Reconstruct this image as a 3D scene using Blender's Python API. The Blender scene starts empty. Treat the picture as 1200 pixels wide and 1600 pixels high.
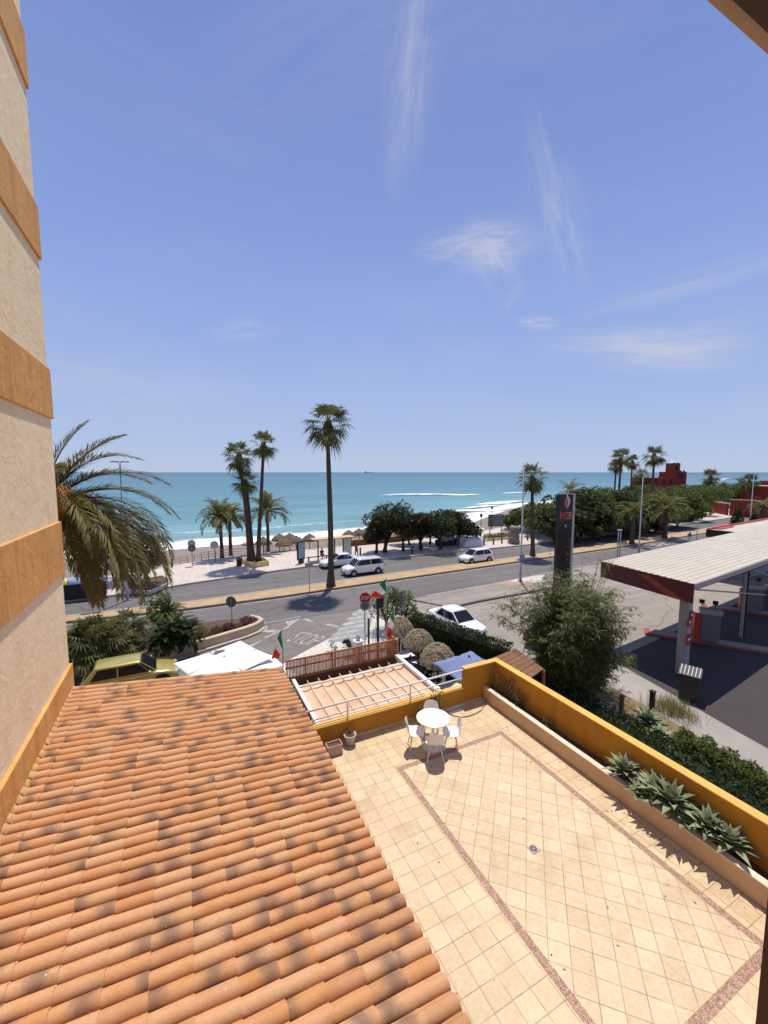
import bpy, bmesh, math, random
from mathutils import Vector, Matrix, noise as mnoise
R = math.radians
PI = math.pi
random.seed(7)
sc = bpy.context.scene
col = sc.collection
rnd = random.uniform

# ------------------------------------------------------------------ survey of the site
HEAD, PITCH, FOC, EYE = R(26.1), R(5.45), 650.0, 10.4
SH, CH, SP, CP = math.sin(HEAD), math.cos(HEAD), math.sin(PITCH), math.cos(PITCH)
FWD = Vector((SH, CH, 0)); RGT = Vector((CH, -SH, 0))
def ray(px, py):
    u = (px - 600) / FOC; v = (800 - py) / FOC
    return Vector((SH*CP, CH*CP, -SP)) + u*RGT + v*Vector((SH*SP, CH*SP, CP))
def G(px, py, z=0.0):
    """where a surveyed sight line meets the level z"""
    d = ray(px, py); t = (z - EYE) / d.z
    return Vector((d.x*t, d.y*t, z))
def zat(p, py):
    D = p[0]*SH + p[1]*CH; r = (800 - py) / FOC
    return EYE + D*(r*CP - SP)/(CP + r*SP)
def along(px, D, z=0.0):
    d = ray(px, 738); d2 = Vector((d.x, d.y, 0)); k = D/(d2.x*SH + d2.y*CH)
    return Vector((d2.x*k, d2.y*k, z))

# ------------------------------------------------------------------ mesh helper
class MB:
    def __init__(self): self.v=[]; self.f=[]; self.m=[]; self.c=[]; self.cur=(0,0,0); self.smooth=[]
    def vert(self, p, c=None):
        self.v.append(tuple(p)); self.c.append(c or self.cur); return len(self.v)-1
    def face(self, ids, m=0, s=False): self.f.append(tuple(ids)); self.m.append(m); self.smooth.append(s)
    def poly(self, pts, m=0, s=False): self.face([self.vert(p) for p in pts], m, s)
    def box(self, c, d, rz=0.0, m=0, M=None):
        hx,hy,hz = d[0]/2,d[1]/2,d[2]/2
        Mx = M if M is not None else Matrix.Translation(Vector(c)) @ Matrix.Rotation(rz,4,'Z')
        ids=[self.vert(Mx @ Vector((sx*hx,sy*hy,sz*hz))) for sz in(-1,1) for sy in(-1,1) for sx in(-1,1)]
        for q in ((0,2,3,1),(4,5,7,6),(0,1,5,4),(2,6,7,3),(0,4,6,2),(1,3,7,5)): self.face([ids[i] for i in q], m)
    def bar(self, a, b, w, h, m=0):
        a=Vector(a); b=Vector(b); d=b-a; L=d.length
        if L<1e-6: return
        x=d/L; up=Vector((0,0,1)) if abs(x.z)<.95 else Vector((0,1,0))
        y=up.cross(x).normalized(); z=x.cross(y)
        M=Matrix((x,y,z)).transposed().to_4x4(); M.translation=(a+b)/2
        self.box(None,(L,w,h),M=M,m=m)
    def tube(self, pts, rad, n=8, m=0, caps=True, s=True):
        pts=[Vector(p) for p in pts]; k=len(pts)
        rs=rad if isinstance(rad,(list,tuple)) else [rad]*k
        rings=[]
        ref=None
        for i,p in enumerate(pts):
            t=(pts[min(i+1,k-1)]-pts[max(i-1,0)])
            if t.length<1e-9: t=Vector((0,0,1))
            t.normalize()
            if ref is None:
                ref=Vector((1,0,0)) if abs(t.x)<.8 else Vector((0,1,0))
            a=(ref-t*ref.dot(t)).normalized(); ref=a; b=t.cross(a)
            rings.append([self.vert(p+rs[i]*(math.cos(2*PI*j/n)*a+math.sin(2*PI*j/n)*b)) for j in range(n)])
        for i in range(k-1):
            for j in range(n):
                self.face((rings[i][j],rings[i][(j+1)%n],rings[i+1][(j+1)%n],rings[i+1][j]),m,s)
        if caps:
            self.face(rings[0][::-1],m); self.face(rings[-1],m)
    def lathe(self, prof, c=(0,0,0), n=24, m=0, s=True):
        c=Vector(c); rings=[]
        for r,z in prof: rings.append([self.vert(c+Vector((r*math.cos(2*PI*j/n),r*math.sin(2*PI*j/n),z))) for j in range(n)])
        for i in range(len(rings)-1):
            for j in range(n): self.face((rings[i][j],rings[i][(j+1)%n],rings[i+1][(j+1)%n],rings[i+1][j]),m,s)
        self.face(rings[0][::-1],m); self.face(rings[-1],m)
    def prism(self, poly, z0, z1, m=0):
        n=len(poly)
        A=sum(poly[i][0]*poly[(i+1)%n][1]-poly[(i+1)%n][0]*poly[i][1] for i in range(n))
        if A<0: poly=poly[::-1]
        lo=[self.vert((p[0],p[1],z0)) for p in poly]; hi=[self.vert((p[0],p[1],z1)) for p in poly]
        self.face(hi,m); self.face(lo[::-1],m)
        for i in range(n): self.face((lo[i],lo[(i+1)%n],hi[(i+1)%n],hi[i]),m)
    def plate(self, poly, M, th, m=0):
        """a flat outline of thickness th, in the local XY of M"""
        n=len(poly)
        A=sum(poly[i][0]*poly[(i+1)%n][1]-poly[(i+1)%n][0]*poly[i][1] for i in range(n))
        if A<0: poly=poly[::-1]
        lo=[self.vert(M@Vector((p[0],p[1],0))) for p in poly]; hi=[self.vert(M@Vector((p[0],p[1],th))) for p in poly]
        self.face(hi,m); self.face(lo[::-1],m)
        for i in range(n): self.face((lo[i],lo[(i+1)%n],hi[(i+1)%n],hi[i]),m)
    def build(self, name, mats, parent=None, loc=None, rz=0.0):
        me=bpy.data.meshes.new(name); me.from_pydata(self.v,[],self.f)
        if not isinstance(mats,(list,tuple)): mats=[mats]
        for x in mats: me.materials.append(x)
        me.polygons.foreach_set('material_index', self.m); me.polygons.foreach_set('use_smooth', self.smooth)
        a=me.color_attributes.new('col','FLOAT_COLOR','POINT')
        flat=[]
        for c in self.c: flat.extend((c[0],c[1],c[2],1.0))
        a.data.foreach_set('color', flat)
        me.update()
        o=bpy.data.objects.new(name,me); col.objects.link(o)
        if parent is not None: o.parent=parent
        if loc is not None: o.location=loc
        if rz: o.rotation_euler.z=rz
        return o
def tag(o, label, cat, group=None, kind=None):
    o['label']=label; o['category']=cat
    if group: o['group']=group
    if kind: o['kind']=kind
    return o
def struct(o, kind='structure'): o['kind']=kind; return o
def thing(name, loc, label, cat, group=None, rz=0.0):
    o=bpy.data.objects.new(name,None); col.objects.link(o); o.empty_display_size=.3
    o.location=loc; o.rotation_euler=(0,0,rz); return tag(o,label,cat,group)
def copy_tree(o, parent=None):
    c=o.copy(); col.objects.link(c); c.parent=parent
    for ch in list(o.children): copy_tree(ch,c)
    return c
def bevel(o, w=.01, seg=2, ang=40):
    b=o.modifiers.new('bevel','BEVEL'); b.width=w; b.segments=seg; b.limit_method='ANGLE'; b.angle_limit=R(ang); return o

# ------------------------------------------------------------------ materials
class NT:
    def __init__(self, name):
        self.m=bpy.data.materials.new(name); self.m.use_nodes=True; self.t=self.m.node_tree; self.t.nodes.clear()
        self.out=self.n('ShaderNodeOutputMaterial')
    def n(self, typ, **kw):
        x=self.t.nodes.new(typ)
        for k,v in kw.items():
            if hasattr(x,k): setattr(x,k,v)
            else: x.inputs[k.replace('_',' ')].default_value=v
        return x
    def l(self, a, b): self.t.links.new(a,b)
    def val(self, sock, v):
        if hasattr(v,'is_output'): self.l(v,sock)
        else: sock.default_value=v
    def co(self, kind='Object'): return self.n('ShaderNodeTexCoord').outputs[kind]
    def noise(self, vec, scale, detail=4, rough=.55, dist=0.0, stretch=None):
        if stretch:
            mp=self.n('ShaderNodeMapping'); mp.inputs['Scale'].default_value=stretch; self.l(vec,mp.inputs['Vector']); vec=mp.outputs[0]
        x=self.n('ShaderNodeTexNoise'); x.inputs['Scale'].default_value=scale; x.inputs['Detail'].default_value=detail
        x.inputs['Roughness'].default_value=rough; x.inputs['Distortion'].default_value=dist; self.l(vec,x.inputs['Vector']); return x.outputs['Fac']
    def ramp(self, fac, stops, interp='LINEAR'):
        x=self.n('ShaderNodeValToRGB'); x.color_ramp.interpolation=interp; e=x.color_ramp.elements
        while len(e)<len(stops): e.new(.5)
        for i,(p,c) in enumerate(stops):
            e[i].position=p; e[i].color=(c,c,c,1) if isinstance(c,(int,float)) else (*c,1)
        self.l(fac,x.inputs[0]); return x.outputs[0]
    def mix(self, fac, a, b, blend='MIX'):
        x=self.n('ShaderNodeMix'); x.data_type='RGBA'; x.blend_type=blend
        self.val(x.inputs[0],fac)
        for s,v in ((x.inputs[6],a),(x.inputs[7],b)):
            if hasattr(v,'is_output'): self.l(v,s)
            else: s.default_value=(*v,1) if len(v)==3 else v
        return x.outputs[2]
    def math(self, op, a, b=0.0, c=None, clamp=False):
        x=self.n('ShaderNodeMath'); x.operation=op; x.use_clamp=clamp
        self.val(x.inputs[0],a); self.val(x.inputs[1],b)
        if c is not None: self.val(x.inputs[2],c)
        return x.outputs[0]
    def bump(self, h, strength=.3, dist=.02):
        x=self.n('ShaderNodeBump'); x.inputs['Strength'].default_value=strength; x.inputs['Distance'].default_value=dist
        self.l(h,x.inputs['Height']); return x.outputs[0]
    def pbsdf(self, color, rough=.7, metal=0.0, normal=None, spec=.5, coat=0.0):
        b=self.n('ShaderNodeBsdfPrincipled')
        self.val(b.inputs['Base Color'], color if hasattr(color,'is_output') else (*color,1))
        self.val(b.inputs['Roughness'],rough); b.inputs['Metallic'].default_value=metal
        b.inputs['Specular IOR Level'].default_value=spec; b.inputs['Coat Weight'].default_value=coat
        if normal is not None: self.l(normal,b.inputs['Normal'])
        return b
    def end(self, shader): self.l(shader.outputs[0] if hasattr(shader,'outputs') else shader, self.out.inputs[0]); return self.m
def sc3(c,k): return tuple(min(1,max(0,x*k)) for x in c)
def mat(name, c, rough=.75, var=.18, scale=3.0, bump=.0, bscale=40.0, bdist=.01, metal=0.0, spec=.4, coat=0.0, c2=None, speck=0.0):
    """a painted, plastered or weathered surface: two scales of mottling, optional grain"""
    t=NT(name); co=t.co()
    n1=t.noise(co,scale,6,.6); n2=t.noise(co,scale*9,3,.6)
    f=t.math('ADD',t.math('MULTIPLY',n1,.65),t.math('MULTIPLY',n2,.35))
    colr=t.ramp(f,[(.3,sc3(c,1-var)),(.7,sc3(c2 or c,1+var*.6))])
    if speck:
        n3=t.noise(co,bscale*3,2,.7)
        colr=t.mix(t.ramp(n3,[(.35,0.0),(.7,speck)]),colr,sc3(c,.45))
    nm=None
    if bump: nm=t.bump(t.noise(co,bscale,5,.6),bump,bdist)
    return t.end(t.pbsdf(colr,rough,metal,nm,spec,coat))
def leafmat(name, a, b, trans=.25, scale=1.2, rough=.55):
    t=NT(name); co=t.co()
    f=t.noise(co,scale,4,.65); f2=t.n('ShaderNodeAttribute',attribute_name='col').outputs['Fac']
    f=t.math('ADD',t.math('MULTIPLY',f,.55),t.math('MULTIPLY',f2,.45))
    c=t.ramp(f,[(.2,a),(.72,b)])
    p=t.pbsdf(c,rough,0,None,.14); tr=t.n('ShaderNodeBsdfTranslucent'); t.l(t.mix(.5,c,sc3(b,1.3)),tr.inputs[0])
    mx=t.n('ShaderNodeMixShader'); mx.inputs[0].default_value=trans; t.l(p.outputs[0],mx.inputs[1]); t.l(tr.outputs[0],mx.inputs[2])
    return t.end(mx)

M={}
def trowel(name,c,c2,wear=0.0):
    t=NT(name); co=t.co()
    n1=t.noise(co,.9,5,.6,1.5); n2=t.noise(co,5,6,.62,.8); n3=t.noise(co,1.2,4,.6,0,(3,3,.35))
    f=t.math('ADD',t.math('MULTIPLY',n1,.5),t.math('ADD',t.math('MULTIPLY',n2,.2),t.math('MULTIPLY',n3,.3)))
    cc=t.ramp(f,[(.32,c),(.68,c2)])
    if wear:
        dr=t.noise(co,2.2,5,.65,.2,(3.5,3.5,.22)); cc=t.mix(t.ramp(dr,[(.50,0.0),(.72,wear)]),cc,sc3(c,.55))
        pt=t.noise(co,.75,3,.5,.4); cc=t.mix(t.ramp(pt,[(.60,0.0),(.63,wear*.45)]),cc,sc3(c2,1.18))
        v=t.n('ShaderNodeTexVoronoi'); v.feature='DISTANCE_TO_EDGE'; v.inputs['Scale'].default_value=.8
        nn=t.n('ShaderNodeTexNoise'); nn.inputs['Scale'].default_value=2.2; nn.inputs['Detail'].default_value=6; t.l(co,nn.inputs[0])
        vm=t.n('ShaderNodeVectorMath'); vm.operation='MULTIPLY_ADD'; t.l(nn.outputs['Color'],vm.inputs[0]); vm.inputs[1].default_value=(.9,.9,.9); t.l(co,vm.inputs[2]); t.l(vm.outputs[0],v.inputs['Vector'])
        cc=t.mix(t.ramp(v.outputs['Distance'],[(0.0,.55*wear),(.006,0.0)]),cc,sc3(c,.3))
    h=t.math('ADD',t.noise(co,3.2,5,.55,1.2),t.math('MULTIPLY',t.noise(co,26,4,.6),.12))
    return t.end(t.pbsdf(cc,.85,0,t.bump(h,.5,.03),.3))
M['stucco']=trowel('beige trowelled stucco',(.82,.61,.345),(.95,.76,.48))
M['ochre']=trowel('ochre painted band',(.60,.275,.07),(.76,.39,.12),.5)
M['yellow']=trowel('yellow parapet paint',(.40,.17,.016),(.52,.235,.024),.32)
M['coping']=mat('yellow coping painted sunlit',(.74,.42,.10),.8,.15,2.5,.2,30)  # parapet yellow with the sunlit top's brightness put into the colour
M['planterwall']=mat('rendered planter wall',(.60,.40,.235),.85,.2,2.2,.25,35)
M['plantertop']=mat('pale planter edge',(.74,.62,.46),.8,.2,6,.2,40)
M['soil']=mat('dry garden soil',(.115,.07,.045),.95,.5,5,.6,30,.03)
M['white']=mat('white painted metal',(.80,.78,.73),.45,.06,3,0)
M['whiteplastic']=mat('white plastic',(.80,.76,.72),.38,.03,4,0,spec=.5)
M['whitewood']=mat('whitewashed timber',(.72,.66,.58),.55,.1,8)
M['marble']=None
M['darkmetal']=mat('dark painted metal',(.03,.03,.032),.5,.2,4)
M['grey']=mat('galvanised steel',(.36,.37,.37),.45,.15,4,metal=.3)
M['greydark']=mat('weathered grey plastic',(.12,.12,.12),.6,.2,4)
M['black']=mat('black rubber',(.015,.015,.016),.7,.2,8)
M['glass']=NT('dark window glass')
_t=M['glass']; M['glass']=_t.end(_t.pbsdf((.012,.014,.017),.08,0,None,.35))
M['lamp']=NT('clear lamp lens'); _t=M['lamp']; M['lamp']=_t.end(_t.pbsdf((.62,.64,.66),.12,0,None,.7))
M['tail']=NT('red lamp lens'); _t=M['tail']; M['tail']=_t.end(_t.pbsdf((.42,.012,.012),.15,0,None,.6))
M['carwhite']=mat('white car paint',(.80,.80,.79),.22,.03,2,0,spec=.5,coat=.6)
M['cargold']=mat('gold green car paint',(.50,.41,.115),.28,.05,2,0,metal=.35,spec=.5,coat=.6)
M['carsilver']=mat('silver car paint',(.42,.43,.44),.25,.05,2,0,metal=.5,coat=.6)
M['carblack']=mat('black car paint',(.02,.021,.024),.2,.05,2,0,coat=.6)
M['rim']=mat('alloy rim',(.42,.42,.43),.35,.1,9,metal=.6)
M['red']=mat('red enamel',(.42,.018,.015),.45,.1,3)
M['redbright']=mat('bright red enamel',(.55,.04,.025),.45,.1,3)
M['blue']=mat('blue sign paint',(.02,.10,.42),.45,.08,3)
M['yellowbus']=mat('yellow panel paint',(.72,.62,.08),.4,.08,3)
M['wood']=mat('reddish fence timber',(.32,.105,.032),.7,.45,5,.3,30,c2=(.44,.17,.06))
M['brownbase']=mat('brown base render',(.16,.085,.045),.9,.25,3,.2,30)
M['trunk']=mat('palm trunk bark',(.10,.070,.050),.95,.45,6,.6,22,.03)
M['bark']=mat('dark tree bark',(.055,.042,.032),.95,.4,6,.5,22,.03)
M['redwall']=mat('dark red render',(.235,.032,.022),.85,.2,.4,.1,10)
M['redpaint']=mat('castle red render',(.245,.04,.028),.85,.15,.4,.1,10)
M['stone']=mat('mottled stone',(.30,.24,.19),.9,.5,3,.5,14,.04)
M['leafpalm']=leafmat('date palm leaflets',(.075,.068,.016),(.29,.235,.07),.3,.8)
M['leafpalmdry']=leafmat('dry palm fronds',(.18,.105,.03),(.32,.20,.075),.25,1.2)
M['leaffan']=leafmat('fan palm blades',(.045,.056,.016),(.185,.185,.066),.26,1.1)
M['leafdate']=leafmat('far date palm fronds',(.085,.090,.026),(.26,.255,.095),.28,1.0)
M['leafskirt']=leafmat('dead palm skirt',(.08,.052,.028),(.19,.125,.07),.12,2)
M['leafdark']=leafmat('dark evergreen leaves',(.016,.025,.008),(.075,.088,.03),.12,.7)
M['leafbrown']=leafmat('brownish evergreen leaves',(.022,.020,.010),(.075,.062,.032),.12,.8)
M['leafmid']=leafmat('mid green leaves',(.032,.055,.013),(.14,.175,.042),.24,.5)  # plain mid green leaf colour
M['leafmid2']=leafmat('yellow green leaves',(.04,.06,.012),(.17,.18,.04),.22,.5)
M['leafbamboo']=leafmat('bamboo leaves',(.026,.046,.010),(.175,.20,.058),.28,1.0)
M['leafhedge']=leafmat('clipped hedge leaves',(.010,.020,.006),(.05,.075,.022),.15,1.2)
M['leafagave']=leafmat('grey green succulent leaves',(.13,.165,.085),(.34,.38,.22),.10,2.0,.45)
M['leafpurple']=leafmat('purple leaves',(.07,.02,.035),(.18,.06,.085),.2,2)
M['leaftwig']=leafmat('dry twigs and leaves',(.10,.07,.035),(.24,.18,.09),.15,3)
M['leafyellow']=leafmat('yellowed grass blades',(.19,.16,.045),(.36,.31,.11),.2,2)
M['datefruit']=leafmat('orange date strands',(.34,.14,.03),(.62,.32,.09),.15,3)
M['thatch']=leafmat('grey brown thatch',(.17,.13,.08),(.46,.37,.25),.15,4,.9)
M['skin']=mat('skin',(.45,.27,.19),.6,.05,4)
M['hair']=mat('dark hair',(.03,.02,.015),.6,.1,6)
M['clothdark']=mat('dark cloth',(.025,.025,.03),.9,.15,6)
M['clothblue']=mat('blue cloth',(.06,.13,.36),.9,.15,6)
M['clothwhite']=mat('white cloth',(.72,.71,.69),.9,.06,3)
M['clothred']=mat('red cloth',(.5,.06,.05),.9,.1,5)
M['parasolblue']=mat('faded blue canvas',(.185,.23,.40),.85,.14,2.5,.15,60)
M['parasolwhite']=mat('off white canvas',(.82,.79,.74),.85,.05,2,.1,60)
M['emblem']=mat('grey print',(.40,.40,.40),.85,.1,5)
M['awning']=None
t=NT('worn white road paint'); co=t.co(); _f=t.math('ADD',t.math('MULTIPLY',t.noise(co,2.2,6,.7),.6),t.math('MULTIPLY',t.noise(co,14,4,.7),.4)); M['roadwhite']=t.end(t.pbsdf(t.ramp(_f,[(.38,(.21,.19,.17)),(.56,(.44,.42,.385)),(.74,(.58,.56,.52))]),.8,0,None,.3))
M['kerb']=mat('kerb stone',(.42,.38,.34),.85,.2,2,.2,20)
M['kerbdark']=mat('dark kerb edge',(.10,.095,.09),.85,.2,2,.2,20)
M['beige']=mat('beige window reveal',(.42,.31,.22),.7,.1,4)
M['brownframe']=mat('dark brown window frame',(.055,.035,.026),.4,.15,4)

# asphalt: blotches, patches, tyre-darkened streaks along the road direction
def asphalt(name,c,tracks=True):
    t=NT(name); co=t.co()
    n1=t.noise(co,.12,5,.6); n2=t.noise(co,1.5,5,.6); n3=t.noise(co,60,3,.7)
    f=t.math('ADD',t.math('MULTIPLY',n1,.5),t.math('ADD',t.math('MULTIPLY',n2,.25),t.math('MULTIPLY',n3,.25)))
    cc=t.ramp(f,[(.3,sc3(c,.72)),(.7,sc3(c,1.25))])
    if tracks:
        mp=t.n('ShaderNodeMapping'); mp.inputs['Rotation'].default_value=(0,0,-R(6)); mp.inputs['Scale'].default_value=(.02,.55,1); t.l(co,mp.inputs[0])
        s=t.noise(mp.outputs[0],1.6,3,.6); cc=t.mix(t.ramp(s,[(.4,0.0),(.65,.45)]),cc,sc3(c,.6))
        v=t.n('ShaderNodeTexVoronoi'); v.feature='DISTANCE_TO_EDGE'; v.inputs['Scale'].default_value=.14
        nn=t.n('ShaderNodeTexNoise'); nn.inputs['Scale'].default_value=.6; nn.inputs['Detail'].default_value=4; t.l(co,nn.inputs[0])
        vm=t.n('ShaderNodeVectorMath'); vm.operation='MULTIPLY_ADD'; t.l(nn.outputs['Color'],vm.inputs[0]); vm.inputs[1].default_value=(2,2,0); t.l(co,vm.inputs[2])
        t.l(vm.outputs[0],v.inputs['Vector'])
        cc=t.mix(t.ramp(v.outputs['Distance'],[(0.0,.55),(.012,0.0)]),cc,sc3(c,.4))
    return t.end(t.pbsdf(cc,.85,0,t.bump(t.noise(co,80,3,.7),.3,.01),.3))
M['asphalt']=asphalt('worn road asphalt',(.165,.152,.142))
M['asphaltside']=asphalt('side street asphalt',(.205,.182,.158))
M['asphaltshade']=asphalt('forecourt asphalt with painted shadow',(.060,.049,.048),False)  # asphalt darkened so its colour carries the canopy shadow
M['concrete']=asphalt('stained forecourt concrete',(.33,.285,.24))
M['pathc']=asphalt('pale concrete path',(.33,.30,.265),False)
M['ground']=mat('dusty ground',(.20,.165,.125),.95,.35,.25,.3,8,.03)
M['sandmed']=mat('dry median sand',(.47,.32,.175),.95,.3,.8,.4,14,.03)
M['sand']=mat('grey brown beach sand',(.245,.20,.16),.95,.25,.12,.3,6,.03)
M['drygrass']=mat('dry grass floor',(.24,.17,.085),.95,.4,1.2,.5,22,.03)

def paving(name,c,c2,size=.4,mort=.012,tint=None,rot=0.0,off=(0,0,0)):
    t=NT(name); co=t.co()
    mp=t.n('ShaderNodeMapping'); mp.inputs['Rotation'].default_value=(0,0,rot); mp.inputs['Location'].default_value=off; t.l(co,mp.inputs[0])
    b=t.n('ShaderNodeTexBrick'); b.offset=0; b.squash=1; b.inputs['Scale'].default_value=1; b.inputs['Brick Width'].default_value=size; b.inputs['Row Height'].default_value=size
    b.inputs['Mortar Size'].default_value=mort/2; b.inputs['Mortar Smooth'].default_value=.2; b.inputs['Bias'].default_value=0
    b.inputs['Color1'].default_value=(0,0,0,1); b.inputs['Color2'].default_value=(1,1,1,1); b.inputs['Mortar'].default_value=(.5,.5,.5,1)
    t.l(mp.outputs[0],b.inputs['Vector'])
    n1=t.noise(co,.55,5,.6); n2=t.noise(co,16,6,.68); n3=t.noise(co,55,4,.7)
    f=t.math('ADD',t.math('MULTIPLY',n2,.45),t.math('ADD',t.math('MULTIPLY',b.outputs['Color'],.10),t.math('ADD',t.math('MULTIPLY',n1,.30),t.math('MULTIPLY',n3,.20))))
    cc=t.ramp(f,[(.30,c),(.64,c2)])
    dirt=t.noise(co,1.1,6,.65,.6); cc=t.mix(t.ramp(dirt,[(.48,0.0),(.75,.5)]),cc,sc3(c,.78))
    st=t.noise(co,9,3,.6,.5); cc=t.mix(t.ramp(st,[(.70,0.0),(.78,.30)]),cc,sc3(c,.5))
    mcol=tint or sc3(c,.55)
    mf=t.math('MULTIPLY',b.outputs['Fac'],t.ramp(t.noise(co,2.3,4,.6),[(.3,.35),(.6,.95)]))
    cc=t.mix(mf,cc,mcol)
    h=t.math('SUBTRACT',t.math('MULTIPLY',n3,.15),b.outputs['Fac'])
    return t.end(t.pbsdf(cc,t.ramp(n2,[(.3,.42),(.7,.62)]),0,t.bump(h,.35,.006),.35))
TILE=.286
M['tile_out']=paving('cream terrace tiles',(.45,.31,.165),(.71,.55,.345),TILE,.011,(.25,.145,.07),0,(.0,.05,0))
M['tile_in']=paving('cream diagonal terrace tiles',(.45,.315,.175),(.71,.555,.355),TILE,.011,(.24,.14,.075),R(45),(.1,.02,0))
M['pave']=paving('pink promenade paving',(.48,.39,.325),(.70,.60,.51),.6,.03,(.36,.29,.24),R(6))
M['pavewhite']=paving('pale pavement slabs',(.50,.45,.39),(.68,.62,.55),.4,.03,(.33,.29,.25),R(3))
M['pavered']=paving('red kerb ramp paving',(.42,.20,.155),(.52,.28,.22),.2,.015,(.3,.16,.12),R(6))
def mosaic():
    t=NT('scrolled mosaic border'); co=t.co()
    n=t.noise(co,14,2,.5,2.6); v=t.n('ShaderNodeTexVoronoi'); v.inputs['Scale'].default_value=30; t.l(co,v.inputs['Vector'])
    f=t.ramp(n,[(.44,0.0),(.48,1.0),(.54,1.0),(.58,0.0)])
    cc=t.mix(f,(.29,.145,.095),(.60,.42,.29))
    cc=t.mix(t.math('MULTIPLY',v.outputs['Distance'],.55),cc,(.20,.095,.06))
    return t.end(t.pbsdf(cc,.55,0,t.bump(n,.3,.004),.35))
M['mosaic']=mosaic()
def marble():
    t=NT('cream marble top'); co=t.co()
    n=t.noise(co,7,6,.65,1.8); cc=t.ramp(n,[(.35,(.66,.57,.44)),(.55,(.84,.79,.70))])
    return t.end(t.pbsdf(cc,.3,0,None,.4))
M['marble']=marble()
def clay():
    t=NT('fired clay roof tiles'); co=t.co()
    at=t.n('ShaderNodeAttribute',attribute_name='col'); sp=t.n('ShaderNodeSeparateColor'); t.l(at.outputs['Color'],sp.inputs[0])
    r,al,b=sp.outputs[0],sp.outputs[1],sp.outputs[2]
    base=t.ramp(r,[(0.0,(.50,.215,.072)),(.35,(.54,.26,.102)),(.65,(.57,.315,.155)),(1.0,(.41,.175,.064))])
    n=t.noise(co,5,5,.6,.3); base=t.mix(t.ramp(n,[(.35,0.0),(.75,.35)]),base,(.60,.38,.23))
    nf=t.noise(co,38,4,.7); base=t.mix(t.ramp(nf,[(.4,0.0),(.8,.4)]),base,(.30,.13,.06))
    # kiln flash: a soot mark fired onto part of the tile (b = where along the tile, >1 means none)
    dd=t.math('ABSOLUTE',t.math('SUBTRACT',t.math('ADD',al,t.math('MULTIPLY',t.math('SUBTRACT',t.noise(co,9,3,.6),.5),.35)),b))
    smoke=t.ramp(dd,[(.02,.66),(.40,0.0)],'EASE')
    base=t.mix(smoke,base,(.125,.08,.065))
    # lichen and droppings
    sp1=t.noise(co,21,2,.5,.4); base=t.mix(t.ramp(sp1,[(.745,0.0),(.765,.85)]),base,(.66,.58,.47))
    sp2=t.noise(co,90,2,.5); base=t.mix(t.ramp(sp2,[(.77,0.0),(.80,.4)]),base,(.62,.5,.38))
    return t.end(t.pbsdf(base,.78,0,t.bump(t.math('ADD',nf,t.math('MULTIPLY',n,.6)),.3,.008),.3))
M['clay']=clay()
def awning():
    t=NT('faded terracotta awning cloth'); co=t.co()
    n=t.noise(co,1.3,5,.6,.6); n2=t.noise(co,5,4,.7,0,(1,.35,1))
    cc=t.ramp(n,[(.3,(.56,.36,.23)),(.7,(.72,.52,.36))]); cc=t.mix(t.ramp(n2,[(.62,0.0),(.8,.5)]),cc,(.34,.15,.09))
    return t.end(t.pbsdf(cc,.85,0,t.bump(n2,.2,.02),.2))
M['awning']=awning()
def banded(name, stops):
    t=NT(name); at=t.n('ShaderNodeAttribute',attribute_name='col'); cc=t.ramp(at.outputs['Fac'],stops,'CONSTANT')
    p=t.pbsdf(cc,.8,0,None,.2); tr=t.n('ShaderNodeBsdfTranslucent'); t.l(cc,tr.inputs[0]); mx=t.n('ShaderNodeMixShader'); mx.inputs[0].default_value=.3
    t.l(p.outputs[0],mx.inputs[1]); t.l(tr.outputs[0],mx.inputs[2]); return t.end(mx)
M['flag']=banded('green white red flag cloth',[(0.0,(.015,.20,.05)),(.333,(.74,.72,.68)),(.666,(.62,.05,.03))])
def corrug(name,c):
    t=NT(name); co=t.co(); n=t.noise(co,.5,5,.6); n2=t.noise(co,2.5,5,.65,0,(.3,3,1))
    cc=t.ramp(t.math('ADD',t.math('MULTIPLY',n,.5),t.math('MULTIPLY',n2,.5)),[(.35,sc3(c,.80)),(.65,c)])
    return t.end(t.pbsdf(cc,.5,0,None,.4))
M['sheet']=corrug('cream corrugated sheet',(.60,.53,.41))
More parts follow.
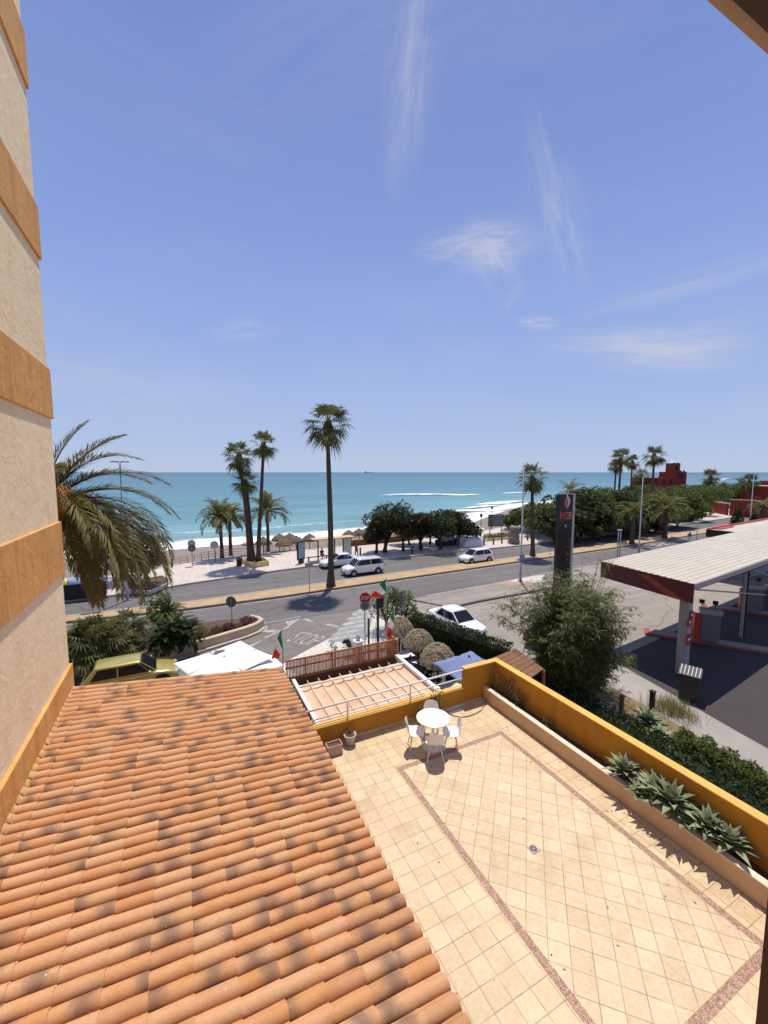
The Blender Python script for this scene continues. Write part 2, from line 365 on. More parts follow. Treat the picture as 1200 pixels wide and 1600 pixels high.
def sea():
    t=NT('sea water'); co=t.co(); at=t.n('ShaderNodeAttribute',attribute_name='col'); sp=t.n('ShaderNodeSeparateColor'); t.l(at.outputs['Color'],sp.inputs[0])
    d=sp.outputs[0]    # metres from the shoreline (depth of the bed follows it)
    wob=t.math('MULTIPLY',t.math('SUBTRACT',t.noise(co,.02,4,.6),.5),60)
    big=t.math('MULTIPLY',t.math('SUBTRACT',t.noise(co,.002,4,.6,0,(.35,1,1)),.5),1.0)
    ds=t.math('DIVIDE',t.math('LOGARITHM',t.math('ADD',t.math('MAXIMUM',t.math('ADD',d,t.math('MULTIPLY',wob,.35)),0.0),4.0),10.0),4.2)
    ds=t.math('ADD',ds,t.math('MULTIPLY',big,.10))
    c=t.ramp(ds,[(.14,(.30,.36,.31)),(.28,(.22,.36,.33)),(.38,(.16,.34,.33)),(.52,(.080,.245,.27)),(.68,(.042,.16,.21)),(.95,(.016,.078,.120))])
    st=t.noise(co,.045,5,.65,.4,(.28,1,1)); c=t.mix(t.ramp(st,[(.40,0.0),(.66,.75)]),c,t.mix(.55,c,(.01,.06,.10)))
    st2=t.noise(co,.011,5,.7,.4,(.2,1,1)); c=t.mix(t.ramp(st2,[(.45,0.0),(.75,.4)]),c,t.mix(.5,c,(.02,.09,.13)))
    # foam of the swash
    fn=t.noise(co,.35,6,.7,.8,(.5,1,1)); fn2=t.noise(co,.06,4,.6)
    edge=t.math('ADD',9.0,t.math('MULTIPLY',fn2,24.0))
    m1=t.math('SUBTRACT',1.0,t.math('DIVIDE',d,edge),clamp=True)
    foam=t.ramp(t.math('ADD',t.math('MULTIPLY',m1,.75),t.math('MULTIPLY',fn,.55)),[(.50,0.0),(.66,1.0)])
    w2=t.math('ABSOLUTE',t.math('SUBTRACT',d,t.math('ADD',16.0,t.math('MULTIPLY',fn2,22.0))))
    foam2=t.ramp(t.math('ADD',t.math('SUBTRACT',.55,t.math('MULTIPLY',w2,.22)),t.math('MULTIPLY',fn,.5)),[(.62,0.0),(.80,.8)])
    fo=t.math('MAXIMUM',foam,foam2); c=t.mix(fo,c,(.80,.80,.78))
    h=t.math('ADD',t.noise(co,.09,6,.62,.3,(.4,1,1)),t.math('MULTIPLY',t.noise(co,.7,5,.6,.3,(.6,1,1)),.14))
    rough=t.math('ADD',.28,t.math('MULTIPLY',fo,.5))
    b=t.pbsdf(c,rough,0,t.bump(h,.5,1.2),.20); return t.end(b)
M['sea']=sea()
def foam():
    t=NT('breaking surf'); co=t.co(); at=t.n('ShaderNodeAttribute',attribute_name='col')
    n=t.noise(co,.28,6,.7,.7,(.5,1,1)); n0=t.noise(co,.05,4,.6,.3,(.5,1,1))
    f=t.ramp(t.math('ADD',t.math('MULTIPLY',at.outputs['Fac'],.50),t.math('ADD',t.math('MULTIPLY',n,.60),t.math('MULTIPLY',n0,.60))),[(.76,0.0),(.94,1.0)])
    tr=t.n('ShaderNodeBsdfTransparent'); d=t.pbsdf((.82,.83,.82),.8); mx=t.n('ShaderNodeMixShader')
    t.l(f,mx.inputs[0]); t.l(tr.outputs[0],mx.inputs[1]); t.l(d.outputs[0],mx.inputs[2]); return t.end(mx)
M['surf']=foam()
# ------------------------------------------------------------------ camera, sun, sky
cam=bpy.data.objects.new('camera',bpy.data.cameras.new('camera')); col.objects.link(cam); sc.camera=cam
cam.location=(0,0,EYE); cam.rotation_euler=(PI/2-PITCH,0,-HEAD)
cam.data.sensor_fit='HORIZONTAL'; cam.data.sensor_width=36; cam.data.lens=36*FOC/1200; cam.data.clip_start=.05; cam.data.clip_end=200000
SUN_EL, SUN_AZ = R(72), R(34)
sdir=Vector((math.sin(SUN_AZ)*math.cos(SUN_EL), math.cos(SUN_AZ)*math.cos(SUN_EL), math.sin(SUN_EL)))
sun=bpy.data.objects.new('sun',bpy.data.lights.new('sun','SUN')); col.objects.link(sun)
sun.data.energy=SUN_E=4.55; sun.data.angle=R(.55); sun.data.color=(1.0,.945,.85); sun.location=(0,0,60)
sun.rotation_euler=sdir.to_track_quat('Z','Y').to_euler()
w=bpy.data.worlds.new('World'); sc.world=w; w.use_nodes=True
class WT(NT):
    def __init__(self,w):
        self.t=w.node_tree; self.t.nodes.clear(); self.out=self.n('ShaderNodeOutputWorld')
t=WT(w)
sky=t.n('ShaderNodeTexSky'); sky.sky_type='NISHITA'; sky.sun_disc=False; sky.sun_elevation=SUN_EL; sky.sun_rotation=SUN_AZ
sky.altitude=15; sky.air_density=1.0; sky.dust_density=.25; sky.ozone_density=1.8
g=t.co('Generated')
base=sky.outputs[0]
nrm=t.n('ShaderNodeVectorMath'); nrm.operation='NORMALIZE'; t.l(g,nrm.inputs[0]); g=nrm.outputs[0]
sz=t.n('ShaderNodeSeparateXYZ'); t.l(g,sz.inputs[0])
air=t.ramp(sz.outputs[2],[(0.0,(.46,.57,.79)),(.07,(.42,.53,.81)),(.33,(.295,.415,.80)),(.62,(.205,.295,.65)),(1.0,(.15,.225,.56))])
vs=t.n('ShaderNodeVectorMath'); vs.operation='SCALE'; t.l(air,vs.inputs[0]); vs.inputs['Scale'].default_value=10.2
base=t.mix(.88,base,vs.outputs[0])
# thin cirrus: streaks in the high air, each a soft patch of the sky combed by stretched noise
def patch(px,py,wx,wy,ang):
    c=ray(px,py).normalized(); rx=RGT.copy(); up=c.cross(rx).normalized()*-1; rx=up.cross(c)*-1 if False else RGT-c*RGT.dot(c); rx.normalize(); up=rx.cross(c)
    a=R(ang); ax=math.cos(a)*rx+math.sin(a)*up; ay=-math.sin(a)*rx+math.cos(a)*up
    def dot(v):
        x=t.n('ShaderNodeVectorMath'); x.operation='DOT_PRODUCT'; t.l(g,x.inputs[0]); x.inputs[1].default_value=v; return x.outputs['Value']
    u=dot(ax/wx); v=dot(ay/wy); u=t.math('SUBTRACT',u,c.dot(ax)/wx); v=t.math('SUBTRACT',v,c.dot(ay)/wy)
    r2=t.math('ADD',t.math('MULTIPLY',u,u),t.math('MULTIPLY',v,v))
    cx=t.n('ShaderNodeCombineXYZ'); t.l(t.math('MULTIPLY',u,.9),cx.inputs[0]); t.l(t.math('MULTIPLY',v,1.6),cx.inputs[1]); cx.inputs[2].default_value=px*.013
    n=t.noise(cx.outputs[0],1.3,8,.68,.35)
    m=t.math('SUBTRACT',1.0,r2,clamp=True)
    m=t.math('MULTIPLY',t.math('MULTIPLY',m,m),t.ramp(n,[(.36,0.0),(.80,1.0)]),clamp=True)
    return m
tot=None
for (px,py,wx,wy,an,k) in ((640,130,.20,.06,82,.85),(745,385,.15,.06,4,1.9),(775,415,.10,.05,-50,1.0),(870,320,.19,.055,-62,.85),(990,545,.24,.06,-3,1.7),(1060,540,.14,.05,8,.9),(1090,440,.28,.03,18,.9),
                           (840,503,.06,.022,0,1.6),(800,470,.06,.02,60,.4),(720,545,.14,.04,-12,.35),(380,515,.10,.04,6,.8),(160,590,.34,.07,-6,.7),(1120,500,.2,.08,10,.35),(560,40,.5,.12,20,.28)):
    m=t.math('MULTIPLY',patch(px,py,wx,wy,an),k); tot=m if tot is None else t.math('ADD',tot,m)
sepz=t.n('ShaderNodeSeparateXYZ'); t.l(g,sepz.inputs[0])
veil=t.math('MULTIPLY',t.ramp(t.noise(g,1.6,6,.62,.8,(1,1,3)),[(.45,0.0),(.8,.30)]),t.ramp(sepz.outputs[2],[(0.0,1.0),(.5,.5)]))
tot=t.math('ADD',tot,veil,clamp=True)
cl=t.mix(t.math('MULTIPLY',tot,.62,clamp=True),base,(6.3,6.5,7.3))
bg=t.n('ShaderNodeBackground'); SKY_S=.098; bg.inputs[1].default_value=SKY_S; t.l(cl,bg.inputs[0]); t.l(bg.outputs[0],t.out.inputs[0])
sc.view_settings.view_transform='Standard'; sc.view_settings.look='None'; sc.view_settings.gamma=1; sc.view_settings.exposure=0
sc.render.engine='CYCLES'; sc.cycles.max_bounces=6; sc.cycles.transparent_max_bounces=12; sc.cycles.use_denoising=True

# ------------------------------------------------------------------ sea, beach, land
SEA=-4.5
shore=[Vector((-900,30,SEA)),Vector((-260,52,SEA))]+[G(x,y,SEA) for x,y in ((100,874),(160,869),(267,860),(340,853),(440,848),(510,842),(573,837),(640,830),(735,818),(775,803),(812,792),(850,787),(930,779),(1050,768),(1200,757))]+[Vector((1500,560,SEA)),Vector((6000,900,SEA))]
edge=[Vector((-900,10,0)),Vector((-260,34,0))]+[G(x,y,0) for x,y in ((100,912),(160,903),(247,889),(293,880),(337,874),(440,864),(539,854),(620,846),(690,840),(735,834),(800,822),(867,812),(1004,800),(1130,786),(1300,765))]+[Vector((1500,300,0)),Vector((6000,500,0))]
def resample(P,n):
    L=[0]
    for a,b in zip(P,P[1:]): L.append(L[-1]+1)
    out=[]
    for i in range(n):
        s=i/(n-1)*L[-1]; k=min(int(s),len(P)-2); f=s-k
        out.append(P[k].lerp(P[k+1],f))
    return out
m=MB(); NS=len(shore); nn=(NS-1)*4+1
S=resample(shore,nn); E=resample(edge,nn)
ds=[-14,0,2,4,7,11,16,24,36,55,85,130,220,400,800,2000,6000,20000,90000]
rows=[]
for k,d in enumerate(ds):
    r=[]
    for i,p in enumerate(S):
        f=i/(nn-1); tn=(S[min(i+1,nn-1)]-S[max(i-1,0)]); n0=Vector((-tn.y,tn.x,0)).normalized()
        a=R(170)+(R(8)-R(170))*f; n1=Vector((math.cos(a),math.sin(a),0)); wgt=min(1,max(0,(d-3)/14)); n=(n0*(1-wgt)+n1*wgt).normalized()
        z=0.0
        if 0<d<40: z=.18*math.sin(d*.5+i*.7)*(1-d/40)
        q=p+n*d; r.append(m.vert((q.x,q.y,SEA+z),(d,0,0)))
    rows.append(r)
for k in range(len(ds)-1):
    for i in range(nn-1): m.face((rows[k][i],rows[k][i+1],rows[k+1][i+1],rows[k+1][i]),0,True)
struct(m.build('sea',M['sea']))
m=MB(); rows=[]
for j,fz in enumerate((0,.12,.3,.5,.7,.85,1.0,1.35)):
    r=[]
    for i in range(nn):
        p=E[i].lerp(S[i],fz); z=-1.0+(SEA+.05+1.0)*fz if fz<=1 else SEA-1.3
        z+= .12*mnoise.noise(Vector((p.x*.12,p.y*.12,0))) if 0<fz<1 else 0
        r.append(m.vert((p.x,p.y,z if j else -.02)))
    rows.append(r)
for j in range(len(rows)-1):
    for i in range(nn-1): m.face((rows[j][i],rows[j][i+1],rows[j+1][i+1],rows[j+1][i]),0,True)
struct(m.build('beach',M['sand']))
m=MB(); base_i=[m.vert((p.x,p.y,-.012)) for p in edge]
back=[m.vert((p.x,-900,-.012)) for p in edge]
for i in range(len(edge)-1): m.face((back[i],back[i+1],base_i[i+1],base_i[i]))
struct(m.build('ground',M['ground']))
# breaking crests off the point
def crest(pts,wid,name):
    P=resample([G(x,y,SEA) for x,y in pts],24); m=MB(); rr=[]
    for i,p in enumerate(P):
        tn=(P[min(i+1,23)]-P[max(i-1,0)]); n=Vector((-tn.y,tn.x,0)).normalized(); e=math.sin(PI*i/23)**.6
        row=[]
        for j,s in enumerate((-1,-.6,-.2,.15,.5,1)):
            hh=(0,.25,.8,1.0,.4,0)[j]
            q=p+n*(s*wid*(.5+.5*e)); row.append(m.vert((q.x,q.y,SEA+.12+hh*.55*e),(hh*e,)*3))
        rr.append(row)
    for i in range(23):
        for j in range(5): m.face((rr[i][j],rr[i+1][j],rr[i+1][j+1],rr[i][j+1]),0,True)
    o=m.build(name,M['surf']); o['kind']='stuff'; return o
crest([(590,775),(630,773),(680,773),(725,774),(762,772)],16,'breaking_surf')
crest([(780,772),(800,771),(830,770)],8,'breaking_surf')
crest([(705,800),(730,799),(755,798),(778,793)],7,'breaking_surf')
crest([(738,790),(765,788),(795,785),(830,782)],9,'breaking_surf')
crest([(722,795),(760,792),(800,790)],4,'breaking_surf')
crest([(760,801),(785,797),(806,790)],5,'breaking_surf')

# ------------------------------------------------------------------ roads
FE=[(-300,1000),(98,941),(208,928),(290,914),(370,902),(438,892),(480,886.5),(653,869),(810,853.5),(867,847),(1004,829),(1130,811),(1300,785),(1480,758)]
MF=[(-300,1029),(100,966),(293,943),(440,922),(717,883),(780,875.5),(980,847),(1126,822.5),(1300,794),(1480,763)]
MN=[(-300,1042),(100,974),(293,953),(440,933.5),(620,906.5),(780,883),(990,852.5),(1126,829.5),(1300,801),(1480,767)]
NE=[(-300,1105),(100,1022),(300,992),(395,979),(445,970.5),(472,965),(540,955),(600,944.5),(670,932),(767,914.5),(830,902),(937,879),(1126,846),(1300,815),(1480,775)]
def sheet(poly,z,name,mt):
    m=MB(); m.poly([(p[0],p[1],z) for p in poly]); return struct(m.build(name,mt))
def strip(A,B,z,name,mt,n=40):
    A=resample([G(*p) for p in A],n); B=resample([G(*p) for p in B],n); m=MB()
    ia=[m.vert((p.x,p.y,z)) for p in A]; ib=[m.vert((p.x,p.y,z)) for p in B]
    for i in range(n-1): m.face((ib[i],ib[i+1],ia[i+1],ia[i]))
    return struct(m.build(name,mt))
def px_poly(P): return [G(*p) for p in P]
# one asphalt polygon out of the two edge lines, split per segment in world x
def road(A,B,z,name,mt):
    A=[G(*p) for p in A]; B=[G(*p) for p in B]; xs=sorted(set([p.x for p in A]+[p.x for p in B])); lo=max(A[0].x,B[0].x); hi=min(A[-1].x,B[-1].x)
    xs=[x for x in xs if lo<=x<=hi]
    def at(P,x):
        for a,b in zip(P,P[1:]):
            if a.x<=x<=b.x: return a.y+(b.y-a.y)*(x-a.x)/max(1e-6,b.x-a.x)
        return P[-1].y
    m=MB(); i0=[m.vert((x,at(B,x),z)) for x in xs]; i1=[m.vert((x,at(A,x),z)) for x in xs]
    for k in range(len(xs)-1): m.face((i0[k],i0[k+1],i1[k+1],i1[k]))
    return m,xs,at,A,B
m,xs,at,A_,B_=road(FE,NE,.004,'road',0); struct(m.build('road',M['asphalt']))
# median: kerb stones both sides, sand between
m,xs,at,A,B=road(MF,MN,.13,'median',0)
o=struct(m.build('median',M['sandmed']))
def lift(P,dz): return [Vector((p.x,p.y,p.z+dz)) for p in P]
def kerbline(P,name,wd=.16,h=.14,mt=None,z0=0.0):
    m=MB(); L=[];Rr=[]
    for i,p in enumerate(P):
        tn=(P[min(i+1,len(P)-1)]-P[max(i-1,0)]); n=Vector((-tn.y,tn.x,0)).normalized()*wd/2
        L.append((p+n));Rr.append(p-n)
    a=[m.vert((p.x,p.y,z0)) for p in L]; b=[m.vert((p.x,p.y,z0+h)) for p in L]; c=[m.vert((p.x,p.y,z0+h)) for p in Rr]; d=[m.vert((p.x,p.y,z0)) for p in Rr]
    for i in range(len(P)-1):
        m.face((a[i],a[i+1],b[i+1],b[i])); m.face((b[i],b[i+1],c[i+1],c[i])); m.face((c[i],c[i+1],d[i+1],d[i]))
    return struct(m.build(name,mt or M['kerb']))
kerbline([p for p in A],'kerb',.2,.15); kerbline([p for p in B],'kerb',.2,.15,mat('median kerb painted shade',(.24,.19,.14),.9,.2,3))  # near kerb has its shade painted in as a darker colour
def line_paint(P,off,wd,z=.009,name='road_marking'):
    m=MB(); L=[];Rr=[]
    for i,p in enumerate(P):
        tn=(P[min(i+1,len(P)-1)]-P[max(i-1,0)]); n=Vector((-tn.y,tn.x,0)).normalized()
        L.append(p+n*(off+wd/2)); Rr.append(p+n*(off-wd/2))
    a=[m.vert((p.x,p.y,z)) for p in L]; b=[m.vert((p.x,p.y,z)) for p in Rr]
    for i in range(len(P)-1): m.face((b[i],b[i+1],a[i+1],a[i]))
    return struct(m.build(name,M['roadwhite']))
line_paint(B,-.35,.12); line_paint(A,.35,.10)
NEp=[G(*p) for p in NE]; FEp=[G(*p) for p in FE]
line_paint(NEp[3:6],.25,.12); line_paint(NEp[8:],.3,.12)
# promenade (raised by a kerb) from the road to the head of the beach
fe2=[Vector((p.x,p.y,0)) for p in FEp]
m=MB(); top=[]
P1=resample(fe2[1:],60)
def edge_at(p):
    # nearest point on the edge line along the shoreward direction
    best=None
    for a,b in zip(edge,edge[1:]):
        dd=(b-a).to_2d(); q=p.to_2d()-a.to_2d(); k=max(0,min(1,q.dot(dd)/dd.dot(dd))); c=a.to_2d()+dd*k; d=(c-p.to_2d()).length
        if best is None or d<best[0]: best=(d,c)
    return best[1]
ia=[];ib=[];ic=[]
for p in P1:
    e=edge_at(p); ic.append(m.vert((p.x,p.y,0))); ia.append(m.vert((p.x,p.y,.12))); ib.append(m.vert((e.x,e.y,.12)))
for i in range(len(P1)-1):
    m.face((ia[i],ia[i+1],ib[i+1],ib[i])); m.face((ic[i],ic[i+1],ia[i+1],ia[i]))
struct(m.build('promenade',M['pave']))
kerbline([Vector((p.x,p.y,0)) for p in P1],'kerb',.22,.145)
# head wall of the promenade down to the sand
m=MB(); tp=[m.vert((p.x,p.y,.1)) for p in edge]; bt=[m.vert((p.x+.02,p.y+.05,-1.6)) for p in edge]
for i in range(len(edge)-1): m.face((tp[i],tp[i+1],bt[i+1],bt[i]))
struct(m.build('promenade_head_wall',M['planterwall']))
# side street, pavement by the restaurant, forecourt
side=[(395,979.5),(420,984),(412,992),(385,1003),(330,1025),(265,1052),(100,1115),(0,1170),(-100,1330),(220,1330),(330,1115),(450,1032),(517,996),(545,972),(560,953),(540,955.5),(472,965.5),(445,971)]
sheet(px_poly(side),.004,'side_street',M['asphaltside'])
pav=[(560,953),(545,972),(517,996),(450,1032),(330,1115),(420,1330),(640,1200),(700,1010),(645,955),(640,938),(600,945)]
sheet(px_poly(pav),.002,'restaurant_pavement',M['pavewhite'])
conc=[Vector((13.4,4,0)),Vector((13.4,16,0)),G(665,970),G(640,938.5),G(670,932.5),G(767,915),G(830,902.5),G(937,879.5),G(1126,846.5),G(1300,815.5),G(1480,775.5),Vector((190,30,0)),Vector((120,-5,0)),Vector((13.4,-5,0))]
sheet(conc,.003,'forecourt',M['concrete'])
sheet([Vector(p) for p in ((21.2,14.4,0),(19.7,7.7,0),(18.4,.5,0),(70,.5,0),(70,20.4,0))],.008,'forecourt_shadow_pad',M['asphaltshade'])  # dark pad painted in for the shadow on the forecourt
sheet([Vector(p) for p in ((18.9,14.2,0),(18.2,7.2,0),(16.6,.5,0),(18.2,.5,0),(19.5,7.7,0),(21.0,14.4,0),(20.6,16.2,0))],.007,'concrete_path',M['pathc'])
sheet([Vector(p) for p in ((14.2,16,0),(13.9,0,0),(16.3,.4,0),(17.9,7.4,0),(18.6,14,0),(18.5,16,0))],.006,'dry_bed',M['drygrass'])
swk=[(641,938),(670,932),(767,914.5),(830,902),(872,893),(868,916),(832,925),(748,940),(705,950)]
P=px_poly(swk); m=MB(); m.prism([(p.x,p.y) for p in P],0,.1); struct(m.build('pavement',M['concrete']))
m=MB(); m.prism([(p.x,p.y) for p in px_poly([(772,914),(826,903),(838,913),(808,916)])],.09,.106); struct(m.build('pavement_ramp',M['pavered']))
m=MB(); m.prism([(p.x,p.y) for p in px_poly([(793,910),(828,902.5),(850,900),(845,912)])],.09,.112); struct(m.build('pavement_pad',M['pavewhite']))
kerbline([G(*p) for p in ((703,952),(720,947),(748,940.5),(832,925.5),(870,917))],'kerb',.25,.12,M['kerbdark'])
# painted marks on the side street
def decal(pts,name='road_marking',z=.012): return sheet(px_poly(pts),z,name,M['roadwhite'])
decal([(445.5,971.7),(471,966),(451,979)]); decal([(451,978),(453.5,979.5),(415,998),(411,997)])
decal([(406,984),(418,977),(416,984),(436,984.5),(432,988.5),(404,988)]); decal([(508,976.5),(513,974.5),(530,978.5),(526,981)]); decal([(472,968),(477,966.5),(491,971),(487,972.5)])
decal([(382,1012),(407,1001),(409,1002.5),(385,1014)])
def text_pts(s):
    cu=bpy.data.curves.new('lettering','FONT'); cu.body=s; cu.resolution_u=4; o=bpy.data.objects.new('lettering',cu); col.objects.link(o)
    dg=bpy.context.evaluated_depsgraph_get(); me=bpy.data.meshes.new_from_object(o.evaluated_get(dg))
    vs=[v.co.copy() for v in me.vertices]; fs=[tuple(p.vertices) for p in me.polygons]
    bpy.data.objects.remove(o); bpy.data.curves.remove(cu); bpy.data.meshes.remove(me)
    x0=min(v.x for v in vs); x1=max(v.x for v in vs); y0=min(v.y for v in vs); y1=max(v.y for v in vs)
    return [((v.x-x0)/(x1-x0),(v.y-y0)/(y1-y0)) for v in vs],fs
def lettering(s,O,X,Y,name,mt,parent=None):
    """lettering s spread over the parallelogram O, O+X, O+Y (metres)"""
    P,fs=text_pts(s); m=MB(); ids=[m.vert(Vector(O)+Vector(X)*a+Vector(Y)*b) for a,b in P]
    for f in fs: m.face([ids[i] for i in f])
    return m.build(name,mt,parent)
O=G(446,1001.5); o=lettering('STOP',O+Vector((0,0,.012)),G(484,1010.5)-O,G(474,987)-G(446,1001.5),'road_marking',M['roadwhite']); struct(o)
sheet(px_poly([(556,955),(586,951),(573,1000),(512,1004),(516,996),(545,972)]),.007,'crossing',mat('blue grey crossing surface',(.27,.285,.285),.85,.2,1.5,.2,30))
for k in range(6):
    xl,yl,xr,yr=552-7.5*k,957.5+8.0*k,584-4.6*k,952.5+7.5*k
    decal([(xl,yl),(xr,yr),(xr-2.0,yr+4.0),(xl-3.4,yl+4.4)],z=.010)
# zebra on the main road far right
for k in range(4):
    decal([(991+k*14,857-k*.6-k*1.4),(1008+k*14,852.5-k*2),(1016+k*14,853-k*2),(999+k*14,857.6-k*2)])
# sand border strip between the street bed and the road
def bed_edge(): pass
# ------------------------------------------------------------------ hotel wing on the left
WX, WY = -2.46, 11.44
hb=thing('hotel_wing',(WX,6,0),'tall beige hotel wall with raised ochre bands at the left edge','building')
def at_loc(o,root): o.matrix_parent_inverse=Matrix.Translation(-root.location); return o
def part(mb,name,mt,root): return at_loc(mb.build(name,mt,root),root)
m=MB()
nz=60
m.box((WX-4,(WY-6)/2,13.5),(8,WY+6,27)); o=part(m,'wall',M['stucco'],hb)
for zt,hh in ((10.4+8.81,1.06),(10.4+5.51,1.06),(10.4+2.22,1.06),(10.4-1.09,1.17),(10.4+12.1,1.06)):
    m=MB(); m.box((WX-4,(WY-6)/2,zt-hh/2),(8.09,WY+6.09,hh)); bevel(part(m,'band',M['ochre'],hb),.012,2)
m=MB(); m.box((WX-4,(WY-6)/2,3.005),(8.12,WY+6.12,6.01)); bevel(part(m,'base_band',M['ochre'],hb),.015,2)
WX2=WX+.06

# ------------------------------------------------------------------ lean-to with the clay tile roof
EX, EZ, SL, YF = 2.38, 4.87, math.tan(R(6.4)), 11.42
rb=thing('tiled_annex',(0,6,0),'low annex with clay barrel tile roof sloping from the ochre wall to the terrace','building')
m=MB(); m.box(((WX2+2.2)/2,(11.3+.3)/2,(EZ-.16)/2),(2.2-WX2,11.3-.3,EZ-.16)); part(m,'wall',M['yellow'],rb)
m=MB(); zl=EZ+SL*(EX-WX2)
m.poly([(WX2,.2,zl-.07),(EX-.06,.2,EZ-.075),(EX-.06,YF,EZ-.075),(WX2,YF,zl-.07)]); m.poly([(EX-.06,.2,EZ-.15),(EX-.06,YF,EZ-.15),(EX-.06,YF,EZ-.075),(EX-.06,.2,EZ-.075)])
m.poly([(WX2,YF,EZ-.4),(WX2,YF,zl-.07),(EX-.06,YF,EZ-.075),(EX-.06,YF,EZ-.4)])
part(m,'roof_deck',mat('roof mortar bed',(.36,.20,.12),.9,.2,4),rb)
m=MB(); random.seed(11)
PW, CL, NR, NC = .191, .41, 60, 13
prof=[]
for k in range(9):
    a=PI*k/8; prof.append((-.080*math.cos(a),.084*math.sin(a)**.95))
pan=[(.087,.014),(.098,.010),(.113,.014)]
prof=prof+pan
for r in range(NR):
    y0=YF-PW*(r+.5); rowt=rnd(-.1,.1)
    for c in range(NC):
        xl=EX-CL*c+rnd(-.006,.006); xh=xl-CL-.045
        if xh<WX2: xh=WX2-.0
        if xl<=WX2+.05: continue
        tone=min(1,max(0,rnd(0,1)*.8+.1+rowt)); fl=rnd(0,1)
        pos=rnd(.0,1.0) if fl<.37 else 3.0
        tz=rnd(-.003,.003); jy=rnd(-.0035,.0035); jz=rnd(-.003,.003); tw=rnd(-.006,.006)
        segs=4; rings=[]
        for s in range(segs+1):
            f=s/segs; x=xl+(xh-xl)*f; z=EZ+SL*(EX-x)+.009*(1-f)+jz-.002*f+tz*(f-.5); k=1.0-.065*f
            rings.append([m.vert((x,y0+py*k+jy+tw*(f-.5),z+pz*k),(tone,f,pos)) for py,pz in prof])
        for s in range(segs):
            for j in range(len(prof)-1): m.face((rings[s][j],rings[s][j+1],rings[s+1][j+1],rings[s+1][j]),0,True)
        # lower lip: thickness of the clay
        x=xl; z=EZ+SL*(EX-x)+.009+jz-tz*.5
        inn=[m.vert((x+.001,y0+py*.82+jy,z+pz*.86-.010),(min(1,tone*.5+.4),.5,3)) for py,pz in prof[:9]]
        o1=[m.vert((x,y0+py+jy-tw*.5,z+pz),(min(1,tone*.5+.4),.5,3)) for py,pz in prof[:9]]
        for j in range(8): m.face((o1[j+1],o1[j],inn[j],inn[j+1]))
        # dark mouth / mortar behind the lip
        cid=[m.vert((x-.05,y0+py*.82+jy,z+pz*.80-.014),(.95,.5,3)) for py,pz in prof[:9]]
        m.face([cid[j] for j in range(9)])
o=part(m,'roof_tiles',M['clay'],rb)
# mortar fillet against the wall
m=MB()
for r in range(NR):
    y0=YF-PW*(r+.5); z=EZ+SL*(EX-WX2)
    pts=[]
    for k in range(7):
        a=PI*k/6; pts.append((y0-.085*math.cos(a), z+.045+.030*math.sin(a)+rnd(-.006,.006)))
    wv=.05+rnd(-.02,.025)
    b=[m.vert((WX2-.01,p[0],p[1]+.04)) for p in pts]; c=[m.vert((WX2+wv*(.75+.35*math.sin(PI*k/6)),p[0],p[1]-.018)) for k,p in enumerate(pts)]; d=[m.vert((WX2+wv*1.05,p[0],p[1]-.07)) for p in pts]
    for k in range(6): m.face((b[k],c[k],c[k+1],b[k+1]),0,True); m.face((c[k],d[k],d[k+1],c[k+1]),0,True)
part(m,'mortar_fillet',mat('ochre mortar fillet',(.62,.36,.14),.9,.35,6,.6,30,.02),rb)
# verge trim along the far end
m=MB(); m.bar((WX2,YF+.04,zl-.02),(EX,YF+.04,EZ-.02),.05,.09); part(m,'verge_trim',mat('pale verge mortar',(.66,.47,.34),.9,.2,8,.3,30),rb)

# scrap of red plastic on the tiles
p=G(424,1463,EZ+.25); m=MB()
a=Vector((.06,.025,-.006)); n=Vector((-.01,.025,0))
m.poly([p,p+a,p+a+n*.35,p+n*.35]); m.poly([p+n*.2,p+n*.2+a*.8+n,p+n*.45+a*.8+n,p+n*.45])
for f in list(m.f): pass
o=m.build('plastic_scrap',mat('crimson plastic',(.55,.02,.06),.4,.05,3)); tag(o,'tiny crimson plastic scrap lying on the clay roof tiles','litter'); sm=o.modifiers.new('thick','SOLIDIFY'); sm.thickness=.004

# ------------------------------------------------------------------ terrace
TZ=3.9; PYI=9.0; PXI=8.0; PLX=7.58
tb=MB(); tb.box(((2.2+8.17)/2,(9.16+.2)/2,(TZ-.02)/2),(8.17-2.2,9.16-.2,TZ-.02)); o=tb.build('terrace_building',M['yellow'])
tag(o,'ochre rendered ground floor block carrying the tiled terrace','building')
bx0,bx1,by0,by1,bw=4.03,7.03,2.20,7.62,.125
m=MB()
def rect(m,x0,y0,x1,y1,z): m.poly([(x0,y0,z),(x1,y0,z),(x1,y1,z),(x0,y1,z)])
rect(m,2.2,.3,bx0,PYI,TZ); rect(m,bx1,.3,PLX,PYI,TZ); rect(m,bx0,by1,bx1,PYI,TZ); rect(m,bx0,.3,bx1,by0,TZ)
struct(m.build('terrace_floor',M['tile_out']))
m=MB(); rect(m,bx0+bw,by0+bw,bx1-bw,by1-bw,TZ); struct(m.build('terrace_floor',M['tile_in']))
m=MB(); rect(m,bx0,by0,bx0+bw,by1,TZ+.001); rect(m,bx1-bw,by0,bx1,by1,TZ+.001); rect(m,bx0+bw,by1-bw,bx1-bw,by1,TZ+.001); rect(m,bx0+bw,by0,bx1-bw,by0+bw,TZ+.001)
struct(m.build('terrace_border',M['mosaic']))
